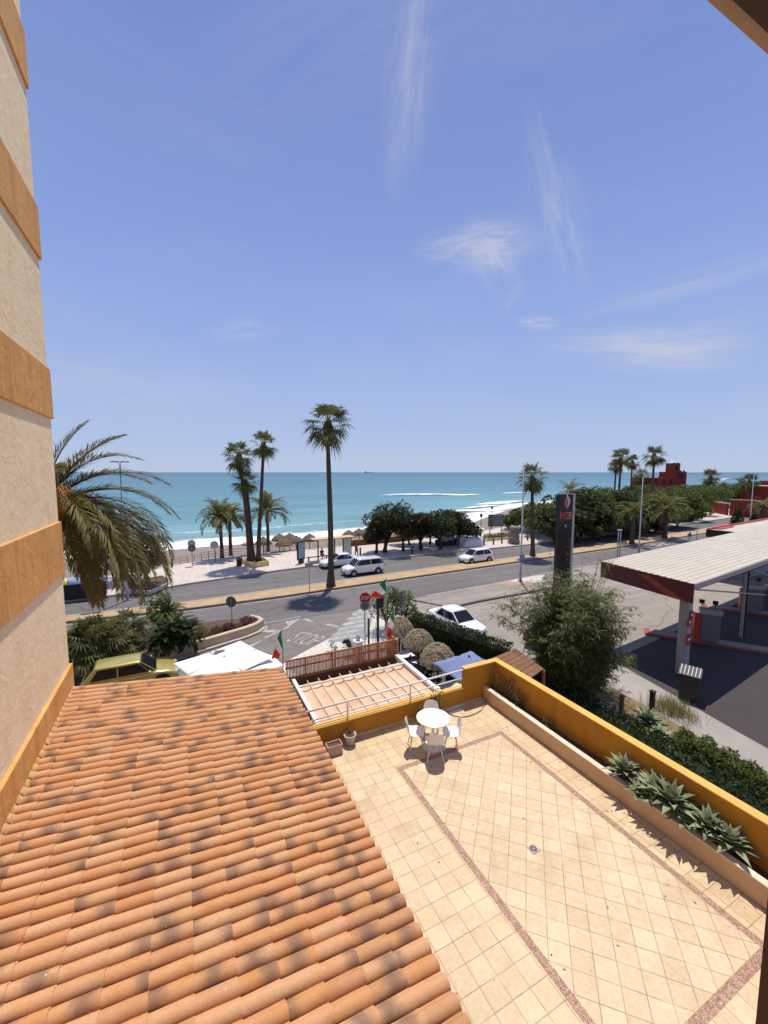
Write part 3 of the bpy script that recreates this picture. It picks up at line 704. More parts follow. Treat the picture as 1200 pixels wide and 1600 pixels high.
# drain
dp=G(833.5,1327,TZ)
d=thing('floor_drain',dp,'square grey floor drain with slotted ring set in the diagonal tiles','drain',rz=R(2))
m=MB(); m.box((0,0,.006),(.155,.155,.012)); bevel(m.build('plate',mat('dull steel',(.42,.36,.28),.5,.2,9),d),.004)
m=MB()
for k in range(16):
    a=2*PI*k/16; c=Vector((math.cos(a),math.sin(a),0))*.048; m.box(None,(.032,.010,.003),M=Matrix.Translation(c+Vector((0,0,.0135)))@Matrix.Rotation(a,4,'Z'))
m.build('slot_ring',M['black'],d)
m=MB(); m.lathe([(.026,.012),(.026,.016),(.0,.0165)],n=20); m.build('cap',M['grey'],d)
# parapets
pw=thing('parapet_wall',(5.3,PYI,TZ),'ochre yellow far parapet stepping up to its right corner','wall')
m=MB(); m.prism([(2.25,PYI),(6.93,PYI),(6.93,PYI+.16),(2.25,PYI+.16)],TZ,TZ+.48); m.prism([(6.93,PYI),(PXI,PYI),(PXI,PYI+.16),(6.93,PYI+.16)],TZ,TZ+1.02); bevel(part(m,'wall',M['yellow'],pw),.015,2)
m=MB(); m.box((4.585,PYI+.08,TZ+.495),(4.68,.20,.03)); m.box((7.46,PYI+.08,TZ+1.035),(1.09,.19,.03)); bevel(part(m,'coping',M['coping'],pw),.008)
m=MB(); m.box((4.9,PYI-.012,TZ+.045),(5.3,.018,.09)); part(m,'skirting',M['planterwall'],pw)
rp=thing('parapet_wall',(PXI,5,TZ),'long ochre yellow parapet along the right side behind the planter','wall')
m=MB(); m.prism([(PXI,.4),(PXI+.17,.4),(PXI+.17,PYI+.16),(PXI,PYI+.16)],TZ,TZ+1.02); bevel(part(m,'wall',M['yellow'],rp),.015,2)
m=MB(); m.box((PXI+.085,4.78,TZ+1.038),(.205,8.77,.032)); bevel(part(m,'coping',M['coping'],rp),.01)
# broken render flake on the coping
pl=thing('planter_bed',(PLX,5,TZ),'long low rendered planter bed of dry soil along the right parapet','planter')
m=MB(); m.prism([(PLX,.4),(PLX+.11,.4),(PLX+.11,8.99),(PLX,8.99)],TZ,TZ+.36); bevel(part(m,'wall',M['planterwall'],pl),.012)
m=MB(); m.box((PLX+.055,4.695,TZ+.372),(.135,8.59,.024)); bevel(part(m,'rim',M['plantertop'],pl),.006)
m=MB(); n=60; ia=[];ib=[];ic=[]
for k in range(n+1):
    y=.4+8.58*k/n
    for L,x in ((ia,PLX+.11),(ib,(PLX+.11+PXI)/2),(ic,PXI)): L.append(m.vert((x,y,TZ+.27+.05*mnoise.noise(Vector((x*5,y*4,0)))+rnd(-.01,.01))))
for k in range(n):
    m.face((ia[k],ib[k],ib[k+1],ia[k+1]),0,True); m.face((ib[k],ic[k],ic[k+1],ib[k+1]),0,True)
part(m,'soil',M['soil'],pl)

# ------------------------------------------------------------------ white railing on the far parapet
rl=thing('railing',(5,PYI+.08,TZ+.5),'white tubular railing standing on the low far parapet','railing')
yr=PYI+.075
m=MB(); m.tube([(2.40,yr,TZ+.93),(6.93,yr,TZ+.985)],.026,10); part(m,'top_rail',M['white'],rl)
m=MB(); m.tube([(2.40,yr,TZ+.68),(6.93,yr,TZ+.75)],.018,8); part(m,'middle_rail',M['white'],rl)
m=MB(); m.tube([(2.40,yr+.05,TZ+.58),(5.7,yr+.05,TZ+.58)],.016,8); part(m,'lower_rail',M['white'],rl)
for px in (543,641):
    d=ray(px,1100); k=yr/d.y; x=d.x*k
    m=MB(); m.tube([(x,yr,TZ+.54),(x,yr,TZ+.94)],.022,10); part(m,'post',M['white'],rl)

# ------------------------------------------------------------------ pergola with sliding awning
pg=thing('pergola',(4.7,11,4.2),'white steel pergola with faded terracotta awning cloth stretched on ribs','pergola')
X0,X1,Y0,Y1,PZ=2.75,6.22,9.22,11.66,4.30
m=MB(); m.bar((X0,Y0,PZ),(X0,Y1,PZ),.10,.14); bevel(part(m,'beam',M['white'],pg),.008)
m=MB(); m.bar((X1,Y0,PZ+.02),(X1,Y1+.1,PZ+.02),.13,.14); m.box((X1,Y0+.12,PZ+.02),(.17,.1,.17)); bevel(part(m,'beam',M['white'],pg),.008)
m=MB(); m.tube([(X0,Y1-.55,PZ+.06),(X1,Y1-.55,PZ+.06)],.03,8); part(m,'cross_rail',M['white'],pg)
m=MB(); m.bar((X0,Y0+.02,PZ+.0),(X1,Y0+.02,PZ+.0),.06,.08); part(m,'cross_rail',M['white'],pg)
NB=10; ribx=[X0+.05+(X1-X0-.15)*k/(NB) for k in range(NB+1)]
m=MB(); ny=14
for k in range(NB):
    g=[]
    for j in range(ny+1):
        y=Y0+.08+(Y1-Y0-.32)*j/ny; r=[]
        for i in range(9):
            f=i/8; x=ribx[k]+(ribx[k+1]-ribx[k])*f; sag=.055*(1-(2*f-1)**2)*(.8+.3*math.sin(k*2.1+j*.25))
            r.append(m.vert((x,y+.035*math.sin(PI*f)*(1 if j==ny else 0),PZ-.03-sag+.006*mnoise.noise(Vector((x*6,y*5,k))))))
        g.append(r)
    for j in range(ny):
        for i in range(8): m.face((g[j][i],g[j][i+1],g[j+1][i+1],g[j+1][i]),0,True)
part(m,'awning',M['awning'],pg)
for k in range(1,NB):
    m=MB(); m.tube([(ribx[k],Y0+.05,PZ-.018),(ribx[k],Y1-.12,PZ-.018)],.013,6); part(m,'rib',M['plantertop'],pg)
for px_ in (X0,X1):
    m=MB(); m.box((px_,Y1-.05,PZ/2-.05),(.10,.10,PZ-.1)); part(m,'post',M['white'],pg)
# restaurant roof below / dark floor void is open ground
# ------------------------------------------------------------------ slatted timber screen behind the pergola
fc=thing('slatted_fence',(4.7,12.4,4.1),'reddish brown slatted timber screen behind the awning','fence')
fx0,fx1,fy=2.57,6.27,11.88
m=MB(); m.box(((fx0+fx1)/2,fy+.08,2.12),(fx1-fx0,.14,4.24)); part(m,'base_wall',M['brownbase'],fc)
m=MB(); n=86
for k in range(n):
    x=fx0+.03+(fx1-fx0-.06)*k/(n-1); m.box((x,fy+rnd(-.004,.004),4.55+rnd(-.006,.006)),(.030,.016,.60))
part(m,'slats',M['wood'],fc)
m=MB()
for z in (4.29,4.60,4.83): m.box(((fx0+fx1)/2,fy+.025,z),(fx1-fx0,.03,.045))
part(m,'rail',M['wood'],fc)
for x in (fx0+.6,fx0+1.45,fx0+2.35,fx0+3.0):
    m=MB(); m.box((x,fy-.02,4.54),(.03,.025,.66)); part(m,'post',M['wood'],fc)
m=MB(); m.box((fx1+.02,fy+.30,4.46),(.05,.7,.76)); part(m,'end_panel',mat('orange brown board',(.42,.17,.05),.6,.2,3),fc)

# ------------------------------------------------------------------ flags
def flag(name,base,top,dirx,W,H,label,seed,pole=.014,droop=.9):
    t=thing(name,base,label,'flag','Italian flags around the restaurant'.replace('Italian','tricolour'))
    b=Vector(base); tp=Vector(top); m=MB(); m.tube([b-b,tp-b],pole,8); m.build('pole',M['grey'],t)
    random.seed(seed); m=MB(); nu,nv=18,10; up=(tp-b).normalized(); dx=Vector(dirx).normalized(); side=up.cross(dx).normalized(); g=[]
    for i in range(nu+1):
        f=i/nu; r=[]
        for j in range(nv+1):
            v=j/nv
            # hangs from the hoist: the fly end sinks and gathers
            drop=droop*f*W; out=W*f*math.sqrt(max(.05,1-droop**2))*(.25+.75*(1-v))
            fold=.05*W*math.sin(v*7+f*3.5+seed)*f+.04*W*math.sin(v*13+seed*2)*f
            q=(tp-b)-up*(.03+v*H*(1-.75*f)+drop*(1-.12*v))+dx*(out+.03*W*math.sin(f*5+v*4))+side*fold
            r.append(m.vert(q,((f+.001,)*3)))
        g.append(r)
    for i in range(nu):
        for j in range(nv): m.face((g[i][j],g[i+1][j],g[i+1][j+1],g[i][j+1]),0,True)
    m.build('cloth',M['flag'],t)
    return t
def updown(px,pyb,pyt,D):
    p=along(px,D); return Vector((p.x,p.y,zat(p,pyb))),Vector((p.x,p.y,zat(p,pyt)))
b,tp=updown(435,1062,980,12.4); flag('flag',b,tp,-RGT,1.02,.62,'drooping green white and red flag rising behind the far tip of the clay roof',3,droop=.93)
b,tp=updown(617,1034,948,13.7); flag('flag',b,tp,-RGT,1.05,.5,'green white and red flag hanging limp at the right end of the timber screen',5,.012,.95)
b,tp=updown(604,1000,903,24.5); flag('flag',b,tp,-RGT,1.6,.75,'green white and red flag blowing beside the red octagonal sign',9,.02,.72)

# ------------------------------------------------------------------ terrace furniture
tc=G(677,1121,TZ+.74); tc.z=TZ
tt=thing('round_table',tc,'round table with cream marble top amid four white chairs','table')
m=MB(); m.lathe([(.385,.715),(.40,.722),(.40,.738),(.39,.742),(.0,.742)],n=40); m.build('table_top',M['marble'],tt)
m=MB(); m.tube([(0,0,.02),(0,0,.715)],.035,12); m.build('pedestal',M['white'],tt)
m=MB(); m.lathe([(.24,0),(.24,.015),(.06,.04),(.0,.04)],n=28); m.build('base',M['white'],tt)
def make_chair(loc,rz,label):
    t=thing('shell_chair',loc,label,'chair','white shell chairs round the marble table',rz)
    m=MB(); pr=[(.215,.445),(.20,.462),(.12,.45),(.02,.438),(-.09,.44),(-.155,.47),(-.19,.53),(-.212,.61),(-.235,.70),(-.252,.78),(-.258,.815)]
    wd=[.17,.205,.225,.23,.228,.222,.215,.208,.20,.175,.13]; g=[]
    for (y,z),wh in zip(pr,wd):
        r=[]
        for i in range(11):
            u=-1+2*i/10; lift=.045*abs(u)**2.4; back=max(0,min(1,(z-.46)/.2))
            r.append(m.vert((u*wh,y+lift*back*1.3,z+lift*(1-back))))
        g.append(r)
    for a in range(len(g)-1):
        for i in range(10): m.face((g[a][i],g[a][i+1],g[a+1][i+1],g[a+1][i]),0,True)
    o=m.build('seat_shell',M['whiteplastic'],t); s=o.modifiers.new('thick','SOLIDIFY'); s.thickness=.014; s.offset=0; ss=o.modifiers.new('sub','SUBSURF'); ss.levels=1; ss.render_levels=1
    for sx in(-1,1):
        for sy,y in((1,.17),(-1,-.12)):
            m=MB(); m.tube([(sx*.115,y*.75,.43),(sx*.21,y*1.35+.0,0.0)],[.019,.012],8); m.build('leg',M['whitewood'],t)
    m=MB(); m.bar((-.12,0,.425),(.12,0,.425),.16,.012); m.bar((-.13,.13,.40),(.13,-.09,.40),.012,.012); m.bar((-.13,-.09,.40),(.13,.13,.40),.012,.012); m.build('underframe',M['darkmetal'],t)
    t.scale=(.93,.93,.93); return t
def chair_at(ang,rad,label,extra=0):
    d=Vector((math.cos(ang),math.sin(ang),0)); p=tc+d*rad; rz=math.atan2(-d.y,-d.x)-PI/2+extra
    return make_chair(p,rz,label)
fw=math.atan2(CH,SH)
chair_at(fw+PI-R(2),.44,'white shell chair with its back to the hotel, in front of the marble table',R(4))
chair_at(fw+R(-1),.50,'white shell chair beyond the marble table, against the low parapet',R(-5))
chair_at(fw+PI/2+R(10),.44,'white shell chair on the flower pot side of the marble table',R(-8))
chair_at(fw-PI/2-R(12),.43,'white shell chair on the hose side of the marble table',R(9))
# pots
p=G(547,1163,TZ)
t=thing('flower_pot',p,'round grey stone flower pot with a dry plant near the far parapet','pot')
m=MB(); m.lathe([(.075,0),(.09,.015),(.085,.03),(.125,.14),(.145,.22),(.155,.235),(.155,.262),(.13,.265),(.12,.24),(.0,.235)],n=28); m.build('pot_body',mat('grey stone pot',(.50,.42,.34),.85,.25,7,.3,40),t)
m=MB(); m.lathe([(.12,.238),(.06,.25),(0,.252)],n=18); m.build('soil',M['soil'],t)
m=MB(); random.seed(4)
for k in range(9):
    a=rnd(0,6.28); q=[Vector((0,0,.25))]
    for s in range(4): q.append(q[-1]+Vector((math.cos(a)*rnd(.0,.03),math.sin(a)*rnd(0,.03),rnd(.02,.045))))
    m.tube(q,.0035,4)
m.build('twigs',M['leaftwig'],t)
p=G(521,1178,TZ); p=Vector((p.x+.02,p.y+.02,TZ))
t=thing('planter_box',p,'rectangular weathered stone planter box tucked under the roof eave','planter')
m=MB(); L,W,H,th=.36,.22,.24,.025
for c,dd in (((0,W/2-th/2,H/2),(L,th,H)),((0,-W/2+th/2,H/2),(L,th,H)),((L/2-th/2,0,H/2),(th,W-2*th,H)),((-L/2+th/2,0,H/2),(th,W-2*th,H)),((0,0,.02),(L-2*th,W-2*th,.04))): m.box(c,dd)
bevel(m.build('box',mat('weathered stone trough',(.50,.36,.25),.9,.35,5,.5,25,.02),t),.006)
m=MB(); m.box((0,0,.19),(L-2*th,W-2*th,.02)); m.build('soil',M['soil'],t)
def leafy(mb,c,r,n,size,seed,zs=1.0):
    random.seed(seed)
    for k in range(n):
        d=Vector((rnd(-1,1),rnd(-1,1),rnd(-1,1)))
        if d.length>1: continue
        p=Vector(c)+Vector((d.x*r,d.y*r,d.z*r*zs)); leafquad(mb,p,size*rnd(.6,1.3))
def leafquad(mb,p,s,asp=.55,up=.35):
    n=Vector((rnd(-1,1),rnd(-1,1),rnd(-.4,1)+up)).normalized(); a=n.orthogonal().normalized(); a=(Matrix.Rotation(rnd(0,6.28),3,n)@a); b=n.cross(a); q=rnd(0,1)
    c=(q,q,q); a=a*s; b=b*s*asp
    mb.face([mb.vert(p-a,c),mb.vert(p-a*.1+b*.5,c),mb.vert(p+a,c),mb.vert(p-a*.1-b*.5,c)])
for px,py,hh,nm,sd in ((688,1098,.62,'leafy potted plant with large leaves behind the far chair',3),(661,1106,.30,'small bushy potted plant left of the far chair',5)):
    p=G(px,py+18,TZ); p.y=min(p.y,8.72); p=along(px,p.x*SH+p.y*CH,TZ); 
    if p.y>8.78: p=Vector((p.x*8.78/p.y,8.78,TZ))
    t=thing('potted_plant',p,nm,'plant')
    m=MB(); m.lathe([(.07,0),(.10,.16),(.11,.18),(.095,.18),(0,.165)],n=20); m.build('pot',M['planterwall'],t)
    m=MB(); random.seed(sd)
    for k in range(7):
        a=rnd(0,6.28); q=[Vector((0,0,.16))]
        for s in range(4): q.append(q[-1]+Vector((math.cos(a)*.03,math.sin(a)*.03,hh*.22)))
        m.tube(q,.006,5)
    m.build('stems',M['bark'],t)
    m=MB(); leafy(m,(0,0,.16+hh*.62),hh*.36,170,.055,sd,1.2); m.build('leaves',M['leafmid2'],t)
# hose along the floor
m=MB(); pts=[]
for px,py in ((762,1078),(760,1094),(757,1103),(750,1111),(738,1117),(725,1120),(713,1119),(704,1116),(698,1112)): q=G(px,py,TZ+.015); pts.append(q)
pts[0].z=TZ+.40; pts[1].z=TZ+.16
P2=[]
for i in range(len(pts)-1):
    for s in range(5):
        f=s/5; p0=pts[max(i-1,0)];p1=pts[i];p2=pts[i+1];p3=pts[min(i+2,len(pts)-1)]
        P2.append(.5*((2*p1)+(p2-p0)*f+(2*p0-5*p1+4*p2-p3)*f*f+(3*p1-p0-3*p2+p3)*f**3))
P2.append(pts[-1])
m.tube(P2,.011,8); tag(m.build('garden_hose',mat('grey green hose',(.17,.17,.13),.5,.1,5)),'thin grey green hose curling from the planter across the cream tiles','hose')
m=MB(); m.tube([G(697,1110,TZ+.025),G(726,1100,TZ+.025)],.022,10); tag(m.build('floor_pipe',M['white']),'short white pipe lying on the floor at the foot of the far parapet','pipe')
m=MB(); m.tube([G(620,1131,TZ+.02),G(600,1137,TZ+.02)],.014,8); tag(m.build('loose_stick',M['planterwall']),'thin loose stick lying by the parapet left of the table','stick')

# ------------------------------------------------------------------ window reveal the picture is taken from
wr=thing('window_surround',(1.2,.5,EYE),'beige window head and dark frame jamb at the right edge','window')
# head: its lower front arris runs along X through the sight line of the corner
d=ray(1156,46); k=.62/d.y; zh=EYE+d.z*k
d2=ray(1186,28); z2=EYE+d2.z*k
dd=ray(1176,22); k3=(zh-EYE)/dd.z; yb=dd.y*k3
m=MB(); m.box((.8,(yb+.62)/2,zh+.15),(7.0,.62-yb,.30)); part(m,'head',M['beige'],wr)
m=MB(); m.box((.8,yb-.16,zh+.09),(7.0,.32,.20)); part(m,'blind_box',M['brownframe'],wr)
dj=ray(1192,1480); kj=.65/dj.y; xj=dj.x*kj
m=MB(); m.box((xj+.055,.625,EYE-1.0),(.11,.05,4.0)); part(m,'jamb',M['brownframe'],wr)

# small dry leaves blown onto the terrace
m=MB(); random.seed(44)
for k in range(70):
    if k<45: p=Vector((PLX-abs(random.gauss(0,.35))-.03,rnd(2.6,8.9),TZ+.006))
    else: p=Vector((rnd(2.7,7.2),rnd(3.2,8.9),TZ+.006))
    a=rnd(0,6.28); L=rnd(.012,.03); d=Vector((math.cos(a),math.sin(a),rnd(0,.3))); s=Vector((-d.y,d.x,rnd(-.2,.2)))*.35; c=rnd(0,1); cc=(c,c,c)
    m.face([m.vert(p-d*L,cc),m.vert(p+s*L+Vector((0,0,.005)),cc),m.vert(p+d*L+Vector((0,0,.008)),cc),m.vert(p-s*L+Vector((0,0,.002)),cc)])
o=m.build('fallen_leaves',M['leaftwig']); o['kind']='stuff'
# ------------------------------------------------------------------ palms and trees
def fan_crown(mb,seed,R0=1.9,n=46,blades=15,low=-75):
    random.seed(seed)
    for k in range(n):
        el=R(rnd(low*.55,78)) if k>n*.25 else R(rnd(low,-10)); az=k*2.39996+rnd(-.3,.3)
        d=Vector((math.cos(az)*math.cos(el),math.sin(az)*math.cos(el),math.sin(el))); L=R0*rnd(.42,.56); q=rnd(0,1); c=(q,q,q)
        tip=d*L+Vector((0,0,-.10*L)); side=d.cross(Vector((0,0,1)))
        if side.length<.1: side=Vector((1,0,0))
        side.normalize(); up=side.cross(d).normalized()
        # petiole
        w=.025*R0
        mb.face([mb.vert(-side*w,c),mb.vert(side*w,c),mb.vert(tip+side*w*.5,c),mb.vert(tip-side*w*.5,c)])
        for b in range(blades):
            a=R(-105+210*b/(blades-1)); bl=R0*rnd(.40,.54)*(.75+.25*math.cos(a*.8)); fold=.22*abs(math.sin(a))
            bd=(d*math.cos(a)+side*math.sin(a)+up*fold*.6).normalized(); wv=(up.cross(bd)).normalized()*bl*.055
            mid=tip+bd*bl*.55; en=tip+bd*bl*1.08+Vector((0,0,-bl*rnd(.15,.6)))
            mb.face([mb.vert(tip,c),mb.vert(mid+wv,c),mb.vert(en,c),mb.vert(mid-wv,c)])
def feather(mb,base,az,el,L,droop,nl,lw,ll,c,twist=0.0,wob=0.0,rach=.02):
    """one pinnate frond: arching rachis with two ranks of leaflets"""
    h=Vector((math.cos(az),math.sin(az),0)); p=Vector(base); pts=[p.copy()]; S=16; dirs=[]
    for s in range(S):
        f=s/(S-1); e=el-droop*f**1.35
        d=(h*math.cos(e)+Vector((0,0,math.sin(e)))+Vector((-h.y,h.x,0))*wob*f).normalized(); dirs.append(d); p=p+d*L/S; pts.append(p.copy())
    dirs.append(dirs[-1])
    if rach: mb.tube(pts,[rach*(1-.85*i/S) for i in range(S+1)],4,0,False)
    for k in range(nl):
        f=.10+.90*k/(nl-1); s=min(S-1,int(f*S)); fr=f*S-s; q=pts[s].lerp(pts[s+1],fr); d=dirs[s]
        side=d.cross(Vector((0,0,1)))
        if side.length<.05: side=Vector((-h.y,h.x,0))
        side.normalize(); up=side.cross(d).normalized(); tl=ll*(.55+.75*math.sin(PI*min(1,f*.92+.06)))*(1.0 if f<.9 else .75)
        for sg in(-1,1):
            a=R(rnd(34,56))*(1-.35*f); v=R(rnd(8,34)); 
            ld=(d*math.cos(a)+side*sg*math.sin(a)*math.cos(v)+up*math.sin(a)*math.sin(v)).normalized()
            wv=ld.cross(up).normalized()*lw*rnd(.7,1.2); e=q+ld*tl+Vector((0,0,-tl*rnd(.05,.30))); mid=q+ld*tl*.5
            cc=tuple(min(1,max(0,x+rnd(-.25,.25))) for x in c)
            mb.face([mb.vert(q,cc),mb.vert(mid+wv,cc),mb.vert(e,cc),mb.vert(mid-wv,cc)])
def trunk_path(top,lean,n=10,wob=.12,seed=1):
    random.seed(seed); ph=rnd(0,6); pts=[]
    for i in range(n+1):
        f=i/n; pts.append(Vector((lean[0]*f**1.3+wob*math.sin(f*3+ph)*f*(1-f)*3,lean[1]*f**1.3,top*f)))
    return pts
def make_palm_trunk(mb,pts,r0,r1,flare=1.5):
    rs=[]; n=len(pts); P=[]; random.seed(int(r0*1000)+n)
    for i in range(n-1):
        for s in range(3):
            f=(i+s/3)/(n-1); P.append(pts[i].lerp(pts[i+1],s/3)); rs.append((r0+(r1-r0)*f)*(1+(flare-1)*max(0,1-f*9))*rnd(.95,1.06))
    P.append(pts[-1]); rs.append(r1*1.15); mb.tube(P,rs,10)
def fan_palm(px,pyb,crown_py,label,seed,R0=2.0,r0=.26,r1=.15,D=None,zb=0.0,lean=(0,0),n=38,skirt=True,px_top=None,group='fan palms along the seafront road'):
    R0*=1.1
    p=G(px,pyb,zb) if D is None else along(px,D,zb)
    H=zat(p,crown_py)-zb
    t=thing('fan_palm',p,label,'palm tree',group)
    if px_top is not None:
        q=along(px_top,p.x*SH+p.y*CH,0); lean=(q.x-p.x,q.y-p.y)
    pts=trunk_path(H,lean,10,.10,seed); m=MB(); make_palm_trunk(m,pts,r0,r1); m.build('trunk',M['trunk'],t)
    m=MB(); fan_crown(m,seed,R0,n); o=m.build('crown',M['leaffan'],t); o.location=pts[-1]
    if skirt:
        m=MB(); random.seed(seed+50)
        for k in range(70):
            az=rnd(0,6.28); z=rnd(-.62,-.02)*R0; r=rnd(.10,.24)*R0*(1+z/R0*.5); a=Vector((math.cos(az),math.sin(az),0)); q=rnd(0,1); c=(q,q,q)
            b=Vector((0,0,z+.15*R0))+a*r*.5; e=Vector((0,0,z-.16*R0))+a*r; s=Vector((-a.y,a.x,0))*.07*R0
            m.face([m.vert(b-s*.4,c),m.vert(b+s*.4,c),m.vert(e+s,c),m.vert(e-s,c)])
        o=m.build('dead_skirt',M['leafskirt'],t); o.location=pts[-1]
    return t
def date_palm(px,pyb,crown_py,label,seed,L=2.4,n=46,nl=24,r0=.22,r1=.17,zb=0.0,D=None,group='short date palms by the beach',droop=1.25):
    p=G(px,pyb,zb) if D is None else along(px,D,zb); H=zat(p,crown_py)-zb
    t=thing('date_palm',p,label,'palm tree',group)
    pts=trunk_path(H,(0,0),8,.05,seed); m=MB(); make_palm_trunk(m,pts,r0,r1,1.3); m.build('trunk',M['trunk'],t)
    m=MB(); random.seed(seed)
    for k in range(n):
        q=rnd(.2,.9); feather(m,(0,0,0),k*2.39996+rnd(-.2,.2),R(rnd(-8,84)),L*rnd(.95,1.25),R(rnd(40,75))*droop,nl,.035*L/2.4*1.3,.20*L,(q,q,q),wob=rnd(-.2,.2),rach=.012*L)
    o=m.build('crown',M['leafdate'],t); o.location=pts[-1]
    return t
fan_palm(517,916,662,'tallest fan palm with a bare straight trunk standing on the sandy median',21,2.35,.30,.17,px_top=513,zb=.13,n=40)
fan_palm(391,880,712,'left fan palm of the pair leaning out of the yellow planter box, with shaggy crown',22,1.95,.27,.16,px_top=374,zb=.3)
fan_palm(404,880,694,'right fan palm of the pair in the yellow planter box, tall clean crown',23,1.75,.25,.14,px_top=413,zb=.3)
fan_palm(396,878.5,752,'shorter fan palm with low crown between the two tall trunks in the yellow planter box',24,1.7,.24,.17,px_top=383,zb=.3)
fan_palm(832,868,745,'fan palm on the median beside the tall lamp post near the totem sign',25,2.1,.26,.16,px_top=832,zb=.13)
fan_palm(969,790,715,'thickest fan palm of the far cluster left of the red castle',26,3.3,.34,.22,D=112,group='far fan palms near the red castle')
fan_palm(962,790,727,'lower slim fan palm at the left of the far cluster by the castle',27,2.5,.28,.2,D=118,group='far fan palms near the red castle',n=34)
fan_palm(987,790,721,'slender fan palm with small crown right of the far cluster',28,2.3,.26,.17,D=106,group='far fan palms near the red castle',n=36)
fan_palm(1021,795,711,'far fan palm standing alone in front of the red castle wing',29,3.0,.32,.2,D=100,group='far fan palms near the red castle')
fan_palm(1003,790,742,'short far palm with crown just above the red castle wing',30,2.6,.32,.22,D=125,group='far fan palms near the red castle',n=36)
fan_palm(998,790,748,'lowest far palm partly hidden left of the castle wing',31,2.2,.32,.22,D=128,group='far fan palms near the red castle',n=30)
fan_palm(1111,790,745,'far fan palm behind the green tree belt right of the castle tower',32,3.0,.34,.25,D=120,group='far fan palms near the red castle')
fan_palm(1172,790,752,'far palm above the dark red wall at the right edge',33,2.7,.32,.25,D=112,group='far fan palms near the red castle')
date_palm(347,872,808,'left one of two close short date palms by the beach rail',41,2.75)
date_palm(361,868,812,'right one of two close short date palms by the beach rail, partly behind its twin',42,2.45)
date_palm(419,862,800,'short date palm right of the tall fan palm trunks near the beach',43,2.9)
date_palm(987,851,802,'stubby date palm on the median by the far zebra crossing',44,2.5,30,18,.33,.30,group='stubby date palms on the median')
date_palm(1038,842,798,'stubby date palm leaning on the median beyond the zebra crossing',45,3.2,36,18,.36,.3,group='stubby date palms on the median')
date_palm(893,800,768,'date palm crown poking above the green trees behind the totem sign',46,3.2,30,16,.3,.25,D=82,group='date palms among the tree belt')
date_palm(1190,822,792,'dark date palm before the red wall near the right edge',47,2.6,30,16,.5,.45,group='date palms among the tree belt')
date_palm(192,908,835,'dark date palm behind the big palm, near the lamp post',48,2.6,34,18,.24,.2)
# the big date palm close to the hotel corner
bp=along(62,16.3,0); HB=zat(bp,800)
t=thing('canary_date_palm',bp,'large date palm with long arching fronds and orange fruit strands beside the hotel corner','palm tree')
pts=trunk_path(HB,(0,0),8,.05,3); m=MB(); make_palm_trunk(m,pts,.42,.40,1.2); m.build('trunk',M['trunk'],t)
def near_frond(mb,az,el,L,droop,q,wob=0.0): feather(mb,(0,0,.1),az,el,L,droop,120,.021,.66,(q,q,q),wob=wob,rach=.04)
A0=math.atan2(RGT.y,RGT.x)   # azimuth that points to the right of the view
random.seed(77); m=MB(); dry=MB()
# fronds seen in the photograph: (azimuth off the right-hand direction, elevation, length, droop)
for off,el,L,dr,wob in ((4,60,4.1,42,0),(26,80,3.6,35,0),(-8,40,4.6,62,.05),(10,31,5.0,78,0),(-20,24,4.9,95,0),(22,14,5.0,86,.05),(-32,28,4.7,108,0),(6,4,5.2,78,0),(-12,-6,5.0,68,.0),(-40,8,4.5,100,.1),(30,30,4.9,85,0),(44,10,4.6,80,0),(-55,45,4.2,80,0),(-16,12,5.0,92,.0),(14,-8,5.0,66,0),(-2,18,5.2,98,.0),(-28,-4,4.7,80,0),(36,-6,4.6,70,0),(-15,10,6.2,104,0),(5,5,6.1,94,0),(15,-5,5.9,78,.05),(-25,15,6.1,113,0),(0,22,6.0,100,0),(-8,-2,6.0,88,0),(10,44,4.9,75,0),(-4,56,4.4,70,0)):
    near_frond(m,A0+R(off),R(el),L*rnd(1.0,1.1),R(dr),rnd(.25,.8),wob)
for k in range(26):
    az=A0+R(rnd(55,320)); near_frond(m,az,R(rnd(-10,75)),rnd(3.6,4.6),R(rnd(50,95)),rnd(.2,.8),rnd(-.1,.1))
for off,el,L,dr in ((-25,-24,4.7,56),(14,-34,4.1,45),(-48,-30,3.8,45),(40,-40,3.6,40),(-5,-48,4.2,36),(-14,-36,4.6,46),(4,-20,4.9,60)):
    near_frond(dry,A0+R(off),R(el),L,R(dr),rnd(.2,.7))
o=m.build('crown',M['leafpalm'],t); o.location=pts[-1]
o=dry.build('dead_fronds',M['leafpalmdry'],t); o.location=pts[-1]
m=MB(); random.seed(5)
for cl in range(15):
    az=A0+R(rnd(-85,5)); rr=rnd(.6,1.5); b=Vector((math.cos(az)*rr,math.sin(az)*rr,rnd(-.1,1.15))); 
    for k in range(46):
        a2=az+rnd(-.5,.5); q=[b.copy()]; e=R(rnd(0,70))
        for s in range(5):
            e-=R(26); q.append(q[-1]+Vector((math.cos(a2)*math.cos(e),math.sin(a2)*math.cos(e),math.sin(e)))*rnd(.18,.30))
        c=rnd(0,1)
        for s in range(5):
            sd=Vector((-math.sin(a2),math.cos(a2),0))*.011; cc=(c,c,c)
            m.face([m.vert(q[s]-sd,cc),m.vert(q[s]+sd,cc),m.vert(q[s+1]+sd,cc),m.vert(q[s+1]-sd,cc)])
            for _ in range(3):
                pp=q[s].lerp(q[s+1],rnd(0,1))+Vector((rnd(-.05,.05),rnd(-.05,.05),rnd(-.05,.02))); leafquad(m,pp,.03,.9)
o=m.build('fruit_strands',M['datefruit'],t); o.location=pts[-1]
